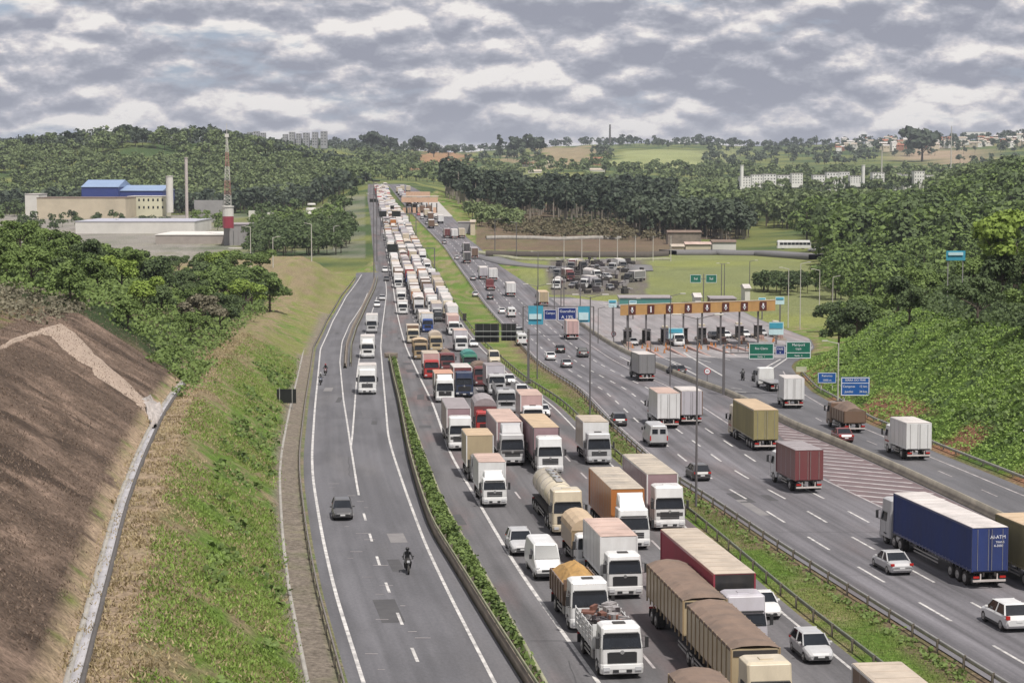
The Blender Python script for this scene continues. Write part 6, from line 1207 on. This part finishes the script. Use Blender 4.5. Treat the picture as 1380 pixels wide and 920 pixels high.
# green signs in the field, cyan board on the hill, toll boards
Xa, Ya, Za = hit(948, 408); r_ = (Xa, Ya, Za); t = thing('road_sign', 'pair of small dark green signs on one pole in the grass field', 'road sign', r_)
for (x0, x1) in ((930, 945), (951, 966)): panel(t, x0, x1, 370, 381, Ya, M_SGREEN, (('Sul', .4, 0, 0),), rel=r_)
link('pole', MB().box(0, .2, (atz(948, 369, Ya)[1] - Za) / 2, .25, .25, atz(948, 369, Ya)[1] - Za).mesh('pole', M_POLE), t); link('beam', MB().box(0, .2, atz(948, 376, Ya)[1] - Za, 6, .15, .15).mesh('beam', M_POLE), t)
Ya = 288; Xa = atz(1288, 350, Ya)[0]; Za = gz(Xa, Ya); r_ = (Xa, Ya, Za); t = thing('billboard', 'small cyan board on a frame among the trees of the right hillside', 'sign', r_); panel(t, 1275, 1301, 338, 351, Ya, M_SCYAN, (), False, rel=r_); panel(t, 1278, 1298, 340, 344, Ya - .15, M_SPALE, (), False, rel=r_, name='bright_strip')
for q in (1278, 1298): xx = atz(q, 350, Ya)[0] - Xa; hh = atz(q, 345, Ya)[1] - Za; link('post', MB().box(xx, .15, hh / 2, .12, .12, hh).mesh('post', M_STEEL), t)
# toll plaza
M_FASC = mat('ochre_fascia', (.47, .27, .1), .6, dirt=.3, dscale=.4); M_DKRED = mat('dark_red_sign', (.09, .02, .015), .6, dirt=.2)
Yt = at(930, 466)[1]; a = atz(836, 418, Yt); b_ = atz(1045, 404, Yt); zg = float(prof(Yt)); r_ = (a[0], Yt, zg)
t = thing('toll_canopy', 'long ochre toll plaza canopy with dark red lane boxes', 'toll plaza', r_); ang = 0; Wc = b_[0] - a[0]; z0 = atz(836, 425, Yt)[1] - zg; z1 = atz(836, 411, Yt)[1] - zg; dz = (atz(1045, 418.5, Yt)[1] - zg) - z0
def slab(B, x0, x1, y0, y1, za, zb_, dz_): B.add([(x0, y0, za), (x1, y0, za + dz_), (x1, y1, za + dz_), (x0, y1, za), (x0, y0, zb_), (x1, y0, zb_ + dz_), (x1, y1, zb_ + dz_), (x0, y1, zb_)], [(0, 3, 2, 1), (4, 5, 6, 7), (0, 1, 5, 4), (1, 2, 6, 5), (2, 3, 7, 6), (3, 0, 4, 7)])
B = MB(); slab(B, 0, Wc, 0, .3, z0, z1, dz); link('fascia', B.mesh('fascia', M_FASC), t)
B = MB(); slab(B, .1, Wc - .1, .3, 9, z1 - .9, z1 - .6, dz); link('roof', B.mesh('roof', R_GREY), t); B = MB(); slab(B, -.1, Wc + .1, -.05, .35, z1, z1 + .12, dz); link('roof_edge', B.mesh('roof_edge', mat('pale_edge', (.6, .5, .4), .6)), t)
for i in range(8):
    px_ = 852 + i * 25.2 - (0 if i else 0); q = atz(px_, 416, Yt); x = q[0] - a[0]; zc = (z0 + z1) / 2 + dz * x / Wc; h_ = (z1 - z0) * .82
    o = link('lane_box', MB().box(0, 0, 0, 1.35, .16, h_).mesh('lane_box', M_DKRED), t, (x, -.1, zc)); B = MB()
    if i == 1: B.box(0, -.1, 0, .22, .04, h_ * .7).box(-.12, -.1, h_ * .22, .2, .04, .14)
    else: B.box(0, -.1, .1, .3, .04, h_ * .5); B.add([(-.35, -.12, -.05), (.35, -.12, -.05), (0, -.12, -h_ * .38), (-.35, -.08, -.05), (.35, -.08, -.05), (0, -.08, -h_ * .38)], [(0, 2, 1), (0, 1, 4, 3), (1, 2, 5, 4), (2, 0, 3, 5)])
    link('arrow', B.mesh('arrow', M_WTXT), o)
    link('column', MB().box(0, .6, zc / 2, .35, .35, zc).mesh('column', M_POLE), t, (x - .9, 0, 0))
for i in range(9):
    px_ = 846 + i * 25.2; pyb = 465 - i * 1.3; Xb, Yb = at(px_, pyb); zb_ = float(prof(Yb)); bt = thing('toll_booth', f'dark toll booth, {ordn(i)} from the left under the ochre canopy', 'toll booth', (Xb, Yb, zb_), group='toll booths under the canopy')
    link('booth', MB().box(0, 1.2, 1.45, 1.5, 2.6, 2.6).mesh('booth', MATS['chassis'], bevel=.05), bt); link('window', MB().box(0, -.12, 1.9, 1.2, .05, .8).mesh('window', M_GLASS), bt); link('roof', MB().box(0, 1.2, 2.82, 1.8, 3, .14).mesh('roof', R_GREY), bt)
    link('island', MB().loft([sec(0, -9, 8, 1.9, .5), sec(.3, -8.8, 8, 1.8, .5)]).mesh('island', MATS['stained_concrete']), bt); link('bollard', MB().box(0, -6.5, .7, .5, .5, .9).box(0, -4, .6, .9, 1.6, .7).mesh('bollard', mat('pinkish_block', (.38, .25, .22), .8)), bt)
    if i % 2 == 0: link('back_wall', MB().box(.4, 6, 1.6, 1.2, 2.6, 2.9).mesh('back_wall', P('cream')), bt)
for i, (x0, x1, y0, y1, yb, lb) in enumerate(((901, 921, 442, 456, 466, 'pale blue information board above a toll lane, left one'), (1036, 1056, 434, 451, 464, 'pale blue information board at the right end of the toll lanes'), (848, 858, 405, 412, 430, 'pale sign with bluish top over the left canopy end'), (1022, 1032, 401, 410, 430, 'pale sign over the right canopy end'), (1045, 1057, 400, 410, 440, 'pale sign on a post right of the canopy'), (820, 831, 404, 414, 455, 'white board left of the toll canopy'))):
    Xa, Ya = at((x0 + x1) / 2, yb); Za = float(prof(Ya)); t = thing('information_board', lb, 'sign', (Xa, Ya, Za)); panel(t, x0, x1, y0, y1, Ya, MATS['sign_pale_cyan'], (), False, rel=(Xa, Ya, Za)); ym = (y0 + y1 * 2) / 3; panel(t, x0 + 1, x1 - 1, y0 + 1, ym - 3, Ya - .1, M_SCYAN, (), False, rel=(Xa, Ya, Za), name='header'); hh = atz((x0 + x1) / 2, y1, Ya)[1] - Za; link('post', MB().box(0, .1, hh / 2, .3, .3, hh).mesh('post', M_POLE), t)
for px_, py_, lb in ((827, 456, 'left round speed limit sign by the toll barrier'), (953, 511, 'right round speed limit sign by the toll ramp barrier')):
    Xa, Ya = at(px_, py_ + 7); Za = float(prof(Ya)); t = thing('speed_sign', lb, 'road sign', (Xa, Ya, Za)); link('post', MB().box(0, 0, 1, .1, .1, 2).mesh('post', M_POLE), t); link('rim', MB().tube((0, -.06, 2), (0, -.1, 2), .5, .5, 18).mesh('rim', P('red')), t); link('disc', MB().tube((0, -.1, 2), (0, -.12, 2), .37, .37, 18).mesh('disc', M_WTXT), t); text(t, '40', .42, (0, -.13, 2), (math.pi / 2, 0, 0), M_TRIM)
X, Y = at(626, 432); tag(link('cabinet', MB().box(0, 0, .8, .9, .6, 1.6).box(0, 0, 1.65, 1.0, .7, .1).mesh('cabinet', M_CHAS), None, (X, Y, float(prof(Y)))), 'small dark cabinet standing in the grass median', 'cabinet')
for i in range(34):
    q = random.Random(i); px_ = 850 + q.random() * 200; py_ = 468 - (px_ - 850) * .045 + q.random() * 10
    X, Y = at(px_, py_); tag(link('traffic_cone', part(None, 'traffic_cone', 'tc', lambda B: B.box(0, 0, .03, .5, .5, .06).tube((0, 0, .06), (0, 0, .8), .2, .04, 8), P('orange')).data, None, (X, Y, float(prof(Y)) + .03)), 'small orange traffic cone among those on the toll forecourt', 'cone', 'traffic cones on the toll forecourt')
for o_ in [o for o in COL.objects if o.name.startswith('traffic_cone') and not o.get('label')]: bpy.data.objects.remove(o_)
for i in range(7):
    a_ = at(846 + i * 27, 474 - i * 1.4); b_ = at(870 + i * 30, 487 - i * 2.2); n_ = 8; V = []
    bt_ = thing('lane_divider', f'low pinkish divider kerb, {ordn(i)} from the left below the toll lanes', 'kerb', (a_[0], a_[1], float(prof(a_[1]))), (0, 0, math.atan2(b_[1] - a_[1], b_[0] - a_[0])), group='divider kerbs below the toll lanes')
    link('kerb', MB().box(math.dist(a_, b_) / 2, 0, .3, math.dist(a_, b_), .5, .6).mesh('kerb', MATS['pinkish_block'], bevel=.08), bt_)
# far gantries (dark panel backs) over the distant jam
for (x0, x1, y0, y1, yb, lb) in ((511, 521, 284.5, 292, 318, 'left of the two nearer dark sign panels over the far jam'), (528, 540, 284.5, 292, 318, 'right of the two nearer dark sign panels over the far jam'), (498, 509, 268, 272.5, 292, 'dark sign panel over the left of the far jam'), (522, 536, 329, 340, 362, 'square dark sign panel low over the middle of the jam'), (501, 512, 243, 245, 262, 'thin dark sign beam at the far crest'), (526, 531, 277, 282, 300, 'small dark sign panel over the far median')):
    Xa, Ya = at((x0 + x1) / 2, yb); Za = float(prof(Ya)); r_ = (Xa, Ya, Za); t = thing('overhead_sign', lb, 'road sign', r_); panel(t, x0, x1, y0, y1, Ya, M_SBACK, (), False, rel=r_, name='sign_back'); xs_ = float(JL(Ya)) - 1.5 if x0 < 520 else float(JR(Ya)) + 1.2; zc = atz(x0, (y0 + y1) / 2, Ya)[1] - Za
    link('pole', MB().box(xs_ - Xa, .2, zc / 2, .35, .35, zc).mesh('pole', M_POLE), t); link('beam', MB().box((xs_ - Xa) / 2, .2, zc, abs(xs_ - Xa), .2, .3).mesh('beam', M_POLE), t)
# far toll plaza
Yt = at(565, 287)[1]; a = atz(541, 268, Yt); b_ = atz(590, 268, Yt); zg = float(prof(Yt)); t = thing('toll_canopy', 'distant pinkish ochre toll canopy right of the far jam', 'toll plaza', (a[0], Yt, zg)); Wc = b_[0] - a[0]; z0 = atz(541, 278, Yt)[1] - zg; z1 = atz(541, 265, Yt)[1] - zg
M_PF = mat('pale_ochre', (.55, .36, .25), .6, dirt=.2)
link('fascia', MB().box(Wc / 2, 0, (z0 + z1) / 2 + .8, Wc, .5, (z1 - z0) * .5).mesh('fascia', M_PF), t); link('roof', MB().box(Wc / 2, 9, z1, Wc, 18, .4).mesh('roof', R_CREAM), t); link('upper_canopy', MB().box(Wc * .3, 60, z1 + .5, Wc * .7, 3, 2.4).box(2, 60, z1 / 2, .6, .6, z1).box(Wc * .6, 60, z1 / 2, .6, .6, z1).mesh('upper_canopy', M_PF), t)
for i in range(7): link('booth', MB().box(0, 1, 1.4, 1.8, 3, 2.8).mesh('booth', M_PF), t, (1.5 + i * (Wc - 3) / 6, 0, 0)); link('column', MB().box(0, 0, z0 / 2 + .8, .5, .5, z0 + 1.6).mesh('column', M_TRIM), t, (2.5 + i * (Wc - 3) / 6, -.3, 0))
# ------------------------------------------------------------------ buildings
def building(name, label, x0, x1, pytop, pybase, Y, m, depth=14, roof=None, roofh=0, win=None, cols=0, rows=0, group=None, cat='building', yaw=0, mroof=None):
    a = atz(x0, pybase, Y); b_ = atz(x1, pytop, Y); w, h = b_[0] - a[0], b_[1] - a[1]; t = thing(name, label, cat, ((a[0] + b_[0]) / 2, Y, a[1]), (0, 0, yaw), group)
    link('wall', MB().box(0, depth / 2, h / 2 - 1.5, w, depth, h + 3).mesh('wall', m), t)
    if roofh: B = MB(); B.slabx([(0 - .4, h), (depth / 2, h + roofh), (depth + .4, h), (depth + .4, h - .15), (-.4, h - .15)], -w / 2 - .3, w / 2 + .3); link('roof', B.mesh('roof', roof), t)
    elif roof: link('roof', MB().box(0, depth / 2, h + .15, w + .4, depth + .4, .3).mesh('roof', roof), t)
    if cols:
        for r in range(rows):
            for c in range(cols): part(t, 'window', ('bw', round(w / cols, 1), round(h / rows, 1)), lambda B: B.box(0, -.03, 0, w / cols * .34, .08, h / rows * .34), M_GLASS, loc=((c + .5) * w / cols - w / 2, 0, (r + .55) * h / rows))
    return t
M_BW = mat('off_white_wall', (.62, .6, .56), .8, dirt=.2, dscale=.1); M_BB = mat('beige_wall', (.52, .45, .34), .8, dirt=.25, dscale=.1); M_BG = mat('grey_panel_wall', (.3, .29, .29), .8, dirt=.3, dscale=.15); M_BLUE = mat('blue_cladding', (.03, .05, .2), .6, dirt=.15, dscale=.1); M_BLR = mat('pale_blue_roof', (.22, .3, .45), .5, dirt=.15, dscale=.1); M_BRICK = mat('brick_house', (.3, .15, .1), .9, dirt=.3, dscale=.2); M_TILE = mat('clay_tile', (.32, .13, .08), .9, dirt=.3)
building('warehouse', 'tall blue clad factory hall with pale blue roof', 110, 159, 252, 270, 1120, M_BLUE, 40, M_BLR, 4.0)
building('warehouse', 'long lower blue clad hall right of the tall blue hall', 159, 219, 257, 270, 1125, M_BLUE, 40, M_BLR, 3.0)
building('building', 'cream building with small windows under the blue halls', 172, 222, 265, 285, 1095, mat('cream_wall', (.58, .56, .42), .8, dirt=.2, dscale=.1), 20, R_WHITE, 0, None, 8, 2)
building('warehouse', 'long beige wall of a low warehouse behind the left woodland', 50, 169, 267, 290, 1060, M_BB, 30, R_BRN, 0)
building('warehouse', 'small white sheds at the far left behind the trees', 34, 52, 262, 284, 1090, M_BW, 20, R_WHITE)
building('warehouse', 'long white warehouse wall in front of the factory yard', 102, 262, 299, 322, 880, M_BW, 50, mat('lilac_roof', (.4, .4, .46), .6, dirt=.2), 0)
building('warehouse', 'grey factory building with panel walls and pale roof edge', 210, 304, 317, 350, 800, mat('greige_wall', (.34, .3, .27), .8, dirt=.3, dscale=.15), 40, M_BW)
t = building('building', 'tall grey concrete block at the right end of the factory', 302, 334, 303, 352, 790, M_BG, 22, R_GREY); 
for i in range(1, 5): link('panel_joint', MB().box(-5 + i * 2.0, -.06, 6, .12, .1, 13).mesh('panel_joint', M_TRIM if i == 2 else R_GREY), t)
building('shed', 'small white-roofed hut in front of the grey concrete block', 308, 330, 337, 352, 770, M_BW, 6, R_WHITE, .8)
def tower(label, px, pyt, pyb, Y, w, m, bands=None, name='water_tower'):
    a = atz(px, pyb, Y); h = atz(px, pyt, Y)[1] - a[1]; t = thing(name, label, 'tower', (a[0], Y, a[1])); n = len(bands) if bands else 1
    for i in range(n): link('drum', MB().tube((0, 0, i * h / n - (1 if i == 0 else 0)), (0, 0, (i + 1) * h / n), w / 2, w / 2, 14).mesh('drum', (bands or [m])[i]), t)
    link('rim', MB().tube((0, 0, h), (0, 0, h + .4), w / 2 + .25, w / 2 + .25, 14).mesh('rim', m), t); return t
tower('red and white cylindrical tank below the lattice mast', 307.5, 279, 304, 785, 4.6, M_BW, [P('crimson'), M_BW]); tower('slim white water tower beside the blue halls', 229, 238, 284, 1090, 4.0, M_BW)
tower('tall pale chimney mast in the factory yard', 252, 213, 298, 980, 1.6, mat('mast_pinkish', (.5, .44, .42), .7), name='chimney')
a = atz(307, 282, 800); h = atz(307, 186, 800)[1] - a[1]; t = thing('lattice_mast', 'red and white lattice radio mast above the tank', 'mast', (a[0], 800, a[1]))
for k in range(5):
    B = MB(); 
    for s in range(4):
        z_ = (k * 4 + s) * h / 20; zn = z_ + h / 20; w = 1.45 * (1 - (k * 4 + s) / 24)
        for sx, sy in ((-1, -1), (1, -1), (1, 1), (-1, 1)): B.tube((sx * w, sy * w, z_), (sx * w * .97, sy * w * .97, zn), .09, n=4)
        B.tube((-w, -w, z_), (w, -w, zn), .05, n=4).tube((w, -w, z_), (-w, -w, zn), .08, n=4).tube((-w, -w, zn), (w, -w, zn), .08, n=4)
    link('mast_section', B.mesh('mast_section', mat('mast_red', (.4, .2, .18), .6) if k % 2 else M_BW), t)
link('antenna', MB().tube((0, 0, h), (0, 0, h + 6), .12, n=5).box(0, 0, h + 1, 1.6, .5, 1.4).mesh('antenna', M_BW), t)
# gazebo-like tower and walls behind the mound
t = building('building', 'small pale building with stacked round roofs left of the far jam', 410, 425, 289, 304, 1020, M_BB, 6); 
for (px0, px1, y_, hh) in ((407, 428, 288, 1.3), (411, 426, 283, 1.2), (413, 425, 276, .8)): a = atz(px0, y_, 1020); b_ = atz(px1, y_, 1020); link('canopy', MB().tube(((a[0] + b_[0]) / 2 - t.location.x, 3, a[1] - t.location.z), ((a[0] + b_[0]) / 2 - t.location.x, 3, a[1] - t.location.z + hh), (b_[0] - a[0]) / 2, (b_[0] - a[0]) / 2.4, 14).mesh('canopy', M_BW), t)
for (x0, x1, y0, y1, Y, lb) in ((350, 398, 296, 306, 1010, 'low white wall left of the round-roofed building'), (428, 490, 291, 296, 1010, 'thin white parapet right of the round-roofed building'), (262, 300, 270, 296, 1015, 'grey open shed behind the chimney mast'), (335, 370, 284, 290, 1040, 'white shed roof before the wooded hill'), (460, 500, 302, 306, 930, 'pale low bridge parapet near the far jam')):
    building('wall' if 'wall' in lb or 'parapet' in lb else 'shed', lb, x0, x1, y0, y1, Y, M_BW if 'grey' not in lb else M_BG, 3, cat='wall' if 'wall' in lb or 'parapet' in lb else 'shed')
# apartment blocks
M_AP = mat('white_apartment', (.72, .71, .68), .8, dirt=.15, dscale=.1)
for i, (x0, x1, y0, y1) in enumerate(((997, 1012, 237, 252), (1013, 1028, 236, 252), (1029, 1046, 237, 252), (1048, 1066, 236, 254), (1067, 1082, 235, 248), (1096, 1112, 235, 253), (1114, 1130, 233, 257), (1131, 1145, 234, 254), (1146, 1160, 237, 247), (1176, 1192, 234, 246), (1203, 1215, 233, 252), (1217, 1230, 236, 251), (1232, 1246, 233, 250), (1247, 1258, 236, 256))):
    building('apartment_block', f'white apartment block, {ordn(i)} from the left in the distant housing estate', x0, x1, y0 - (i * 7 % 5) * .8 + 1, y1, 1640 + (i * 5 % 4) * 16, M_AP, 12, R_GREY, 0, None, 4, 4, group='white apartment blocks of the distant estate')
forest('estate_trees', [(*(lambda h_: (h_[0], 1618.0, gz(h_[0], 1618.0)))(((p_ - 690) / F * 1618.0,)), 7 + (j * 3 % 5)) for j, p_ in enumerate((1014, 1030, 1047, 1083, 1087, 1091, 1095, 1113, 1131, 1147, 1151, 1162, 1166, 1170, 1174, 1192, 1196, 1200, 1216, 1231, 1247))], F_DARK, 0, 90, .17)
for i, (p_, w_, y0) in enumerate(((328, 5, 180), (336, 6, 177), (345, 7, 176), (354, 6, 178), (384, 6, 180), (393, 7, 177), (402, 6, 179), (412, 8, 178), (424, 7, 177), (436, 8, 176))):
    building('apartment_block', f'tiny grey tower block, {ordn(i)} from the left on the wooded hilltop skyline', p_ - w_ / 2, p_ + w_ / 2, y0 + 1, 197, 2600, mat('hazy_grey_tower', (.3, .3, .32), .8, dirt=.2, dscale=.1), 14, None, 0, None, 2, 5, group='tower blocks on the hilltop skyline')
for px_, y0, lb in ((999.5, 223, 'left white water tower of the distant estate'), (1163, 223, 'right white water tower of the distant estate')): tower(lb, px_, y0, 250, 1630, 2.9, M_AP)
# houses on the far right hillside and others
rh_ = random.Random(5); B_cnt = 0
for i in range(95):
    Y = rh_.uniform(3300, 4150); px_ = rh_.uniform(1160, 1390) if i < 70 else rh_.uniform(1120, 1330); X = (px_ - 690) / F * Y; z = gz(X, Y); h = rh_.uniform(5, 10); w = rh_.uniform(8, 15)
    t = thing('hillside_house', 'small pale or brick house among the houses scattered over the far right hillside', 'house', (X, Y, z + 3), (0, 0, rh_.uniform(-.4, .4)), 'houses scattered over the far right hillside')
    m_ = rh_.choice([M_BW, M_BB, M_BRICK, M_AP, M_BW]); part(t, 'wall', ('hw', int(w), int(h)), lambda B: B.box(0, 0, h / 2 - 2, int(w), 9, h + 4), m_); part(t, 'roof', ('hr', int(w), int(h)), lambda B: B.slabx([(-5, h), (0, h + 2.2), (5, h)], -w / 2 - .4, w / 2 + .4), rh_.choice([M_TILE, R_WHITE, R_CREAM])); part(t, 'window', ('hwin', int(w)), lambda B: (B.box(-w / 4, -4.55, h * .55, 1.5, .1, 1.5), B.box(w / 4, -4.55, h * .55, 1.5, .1, 1.5)), M_GLASS)
building('building', 'long white building on the far right ridge', 1302, 1335, 178, 185, 4150, M_AP, 20, R_WHITE)
for i, (x0, x1, y0, y1, Y, lb) in enumerate(((704, 722, 221, 228, 2350, 'leftmost pale house group below the bare hill'), (726, 745, 219, 227, 2350, 'second pale house group below the bare hill'), (712, 730, 231, 237, 2200, 'low pale shed nearest the eucalyptus grove'), (795, 815, 229, 234, 2200, 'white farm building right of the bare hill'), (800, 812, 214, 222, 2400, 'brick building right of the bare hill'))): building('house', lb, x0, x1, y0, y1, Y, [M_BW, M_BB, M_BW, M_AP, M_BRICK][i], 12, M_TILE if i in (0, 4) else R_CREAM, 2, cat='house')
for k, (px_, y0, yb, lb) in enumerate(((1188, 203, 238, 'thin pale mast behind the apartment estate'), (1281, 170, 248, 'tall lattice mast right of the apartment estate'), (822, 168, 187, 'dark chimney on the distant ridge'))):
    Y = (1900, 1900, 4000)[k]; a = atz(px_, yb, Y); hh = atz(px_, y0, Y)[1] - a[1]; t = thing('mast', lb, 'mast', (a[0], Y, a[1])); link('pole', MB().tube((0, 0, -8), (0, 0, hh), (.9, .7, 2.2)[k], (.5, .35, 1.8)[k], 8).mesh('pole', M_POLEL if k < 2 else M_POLE), t)
# roadside yard, overpass with coach, low wall on the brown field
def parked(px_, py_, L_, cargo, cc, c2, lb, yaw, **kw):
    X, Y, Z = hit(px_, py_); o = T(lb, 0, 0, L_, cabs='mid', cc=cc, cargo=cargo, cargo_col=c2, roof='white', at_xy=(X, Y), lane='X', yaw=yaw, lod=1, name='parked_truck' if cargo in ('box', 'flat', 'dome') else ('parked_car' if cargo != 'bus' else 'coach'), cat='truck' if cargo in ('box', 'flat', 'dome') else ('car' if cargo != 'bus' else 'coach'), **kw); o.location.z = gz(o.location.x, o.location.y) + .1; return o
ry = random.Random(9)
for q_, mm_ in enumerate([M_SCRAP[0], M_SCRAP[1], MATS['chassis']]):
    Bq = MB()
    for i in range(55):
        px_ = ry.gauss(800, 32); py_ = ry.uniform(352, 396)
        if not 742 < px_ < 868: continue
        X, Y, Z = hit(px_, py_, 400); Bq.box(X, Y, Z + ry.uniform(.1, .8), ry.uniform(.5, 3), ry.uniform(.4, 2.5), ry.uniform(.3, 2.2), 0, ry.uniform(0, 3))
    tag(link('yard_clutter', Bq.mesh('yard_clutter', mm_)), kind='stuff')
for i in range(17):
    cg = ry.choice(['box', 'flat', 'hatch', 'suv', 'box', 'dome']); cc = ry.choice(['white', 'silver', 'grey', 'maroon', 'dkgrey', 'grey', 'brown']); px_ = 748 + (i % 6) * 19 + ry.uniform(-3, 3); py_ = 366 + (i // 6) * 12 + ry.uniform(-3, 3)
    parked(px_, py_, {'box': 8, 'flat': 8, 'dome': 8}.get(cg, 4.2), cg, cc, ry.choice(['white', 'lilac', 'grey', 'maroon', 'cream']), f'{cc} parked {"truck" if cg in ("box", "flat", "dome") else "car"}, {ordn(i % 6)} from the left in {["back", "middle", "front"][i // 6]} row of the yard', ry.uniform(-1, 1), group='vehicles parked in the roadside yard', H=3.4)
def field_strip(name, pts, w, m, lift, label=None, cat=None, kind=None, h=.1):
    P_ = [hit(*p) for p in pts]; V = []; n = 10; W = []
    for (a, b_) in zip(P_[:-1], P_[1:]):
        for i in range(n): k = i / n; W.append([a[j] * (1 - k) + b_[j] * k for j in range(3)])
    W.append(list(P_[-1])); 
    for i, p in enumerate(W):
        q = W[min(i + 1, len(W) - 1)]; r = W[max(i - 1, 0)]; d = math.hypot(q[0] - r[0], q[1] - r[1]); nx, ny = -(q[1] - r[1]) / d * w / 2, (q[0] - r[0]) / d * w / 2; zz = max(gz(p[0] + nx, p[1] + ny), gz(p[0] - nx, p[1] - ny), gz(p[0], p[1])) + lift
        V += [(p[0] - nx, p[1] - ny, zz - h), (p[0] - nx, p[1] - ny, zz), (p[0] + nx, p[1] + ny, zz), (p[0] + nx, p[1] + ny, zz - h)]
    Q = [(4 * i + j, 4 * i + (j + 1) % 4, 4 * i + 4 + (j + 1) % 4, 4 * i + 4 + j) for i in range(len(W) - 1) for j in range(4)]
    return tag(link(name, npmesh(name, V, Q, m)), label, cat, kind=kind)
M_SIDE = mat('plain_asphalt', (.16, .155, .16), .9, dirt=.2)
field_strip('side_road', [(655, 347), (690, 356), (730, 360), (800, 362), (860, 358), (862, 366)], 9, M_SIDE, .25, kind='structure', h=.6)
field_strip('side_road', [(642, 340), (664, 344), (700, 350), (790, 352), (900, 350)], 4, MATS['mossy_kerb'], .5, kind='structure', h=1.0)
field_strip('overpass_road', [(900, 343), (960, 343), (1030, 344), (1110, 350)], 12, M_SIDE, 1.6, kind='structure', h=2.2)
field_strip('retaining_wall', [(655, 323), (720, 322.5), (800, 323), (838, 323)], .5, M_CONC, 1.5, 'long low pale wall along the top of the brown field', 'wall', h=2)
field_strip('retaining_wall', [(655, 345), (720, 346), (800, 347), (870, 347), (900, 345)], 1, mat('dark_wall', (.1, .085, .075), .9, dirt=.4), 2.0, 'dark retaining wall between brown field and meadow', 'wall', h=3)
cb = parked(1052, 343, 13, 'bus', 'white', 'white', 'white coach crossing on the side road behind the toll plaza', 1.6); cb.rotation_euler = (0, 0, math.pi / 2); cb.location.z += 1.8
for i, (px_, cc) in enumerate(((1090, 'grey'), (1104, 'silver'))): o = parked(px_, 346 + i, 4.3, 'suv', cc, cc, f'{cc} car behind the coach on the side road', 1.6); o.rotation_euler = (0, 0, math.pi / 2); o.location.z += 1.8
for i, (x0, x1, y0, y1, Y, lb, m_, rf) in enumerate(((905, 922, 332, 342, 770, 'small beige shed left of the brown-roofed depot', M_BB, R_CREAM), (924, 958, 329, 341, 775, 'brown-roofed depot beside the side road', M_BB, R_PINK), (960, 992, 326, 341, 780, 'long pale depot with open front beside the side road', M_BW, R_BRN), (900, 945, 313, 326, 840, 'low dark brown shed behind the depots', MATS['stained_concrete'], R_BRN), (617, 634, 300, 311, 830, 'grey canopy shelter on the far right shoulder', M_BG, R_GREY), (634, 640, 299, 311, 820, 'narrow cream kiosk on the far right shoulder', M_BB, R_CREAM), (937, 945, 400, 408, 505, 'small white hut behind the toll canopy', M_BW, R_WHITE), (1004, 1011, 388, 402, 520, 'white hut beside the round trees behind the canopy', M_BW, R_WHITE), (958, 992, 403, 411, 500, 'low dark administrative roof behind the toll canopy', MATS['stained_concrete'], R_GREY), (835, 905, 402, 409, 500, 'long teal-edged roof behind the left half of the toll canopy', P('teal'), R_GREY))):
    building('shed', lb, x0, x1, y0, y1, Y, m_, 9, rf, .8 if i not in (4, 8, 9) else 0, cat='shed')
for i in range(7):
    px_ = 760 + i * 24; X, Y, Z = hit(px_, 352); t = thing('utility_pole', f'thin pole in the meadow, {ordn(i)} from the left behind the yard', 'pole', (X, Y, Z)); link('pole', MB().tube((0, 0, -.5), (0, 0, 9), .16, .1, 6).mesh('pole', M_POLEL), t); link('crossarm', MB().box(0, 0, 8.4, 1.8, .12, .12).mesh('crossarm', M_POLE), t)
# ------------------------------------------------------------------ haze
hz = MB(); hz.box(0, 4440, 0, 7000, 9060, 10); me = hz.mesh('haze', [])
for v in me.vertices: v.co.z = -64 if v.co.z < 0 else 175
for v in me.vertices: v.co.y = -90 if v.co.y < 0 else 8970
hm = bpy.data.materials.new('haze_air'); hm.use_nodes = True; N_ = hm.node_tree.nodes; N_.remove(N_['Principled BSDF']); pv = N_.new('ShaderNodeVolumePrincipled'); pv.inputs['Color'].default_value = (.82, .88, 1, 1); pv.inputs['Density'].default_value = HAZE; pv.inputs['Anisotropy'].default_value = .2
hm.node_tree.links.new(pv.outputs[0], N_['Material Output'].inputs['Volume']); me.materials.clear(); me.materials.append(hm)
if HAZE > 0: tag(link('haze', me), kind='stuff')
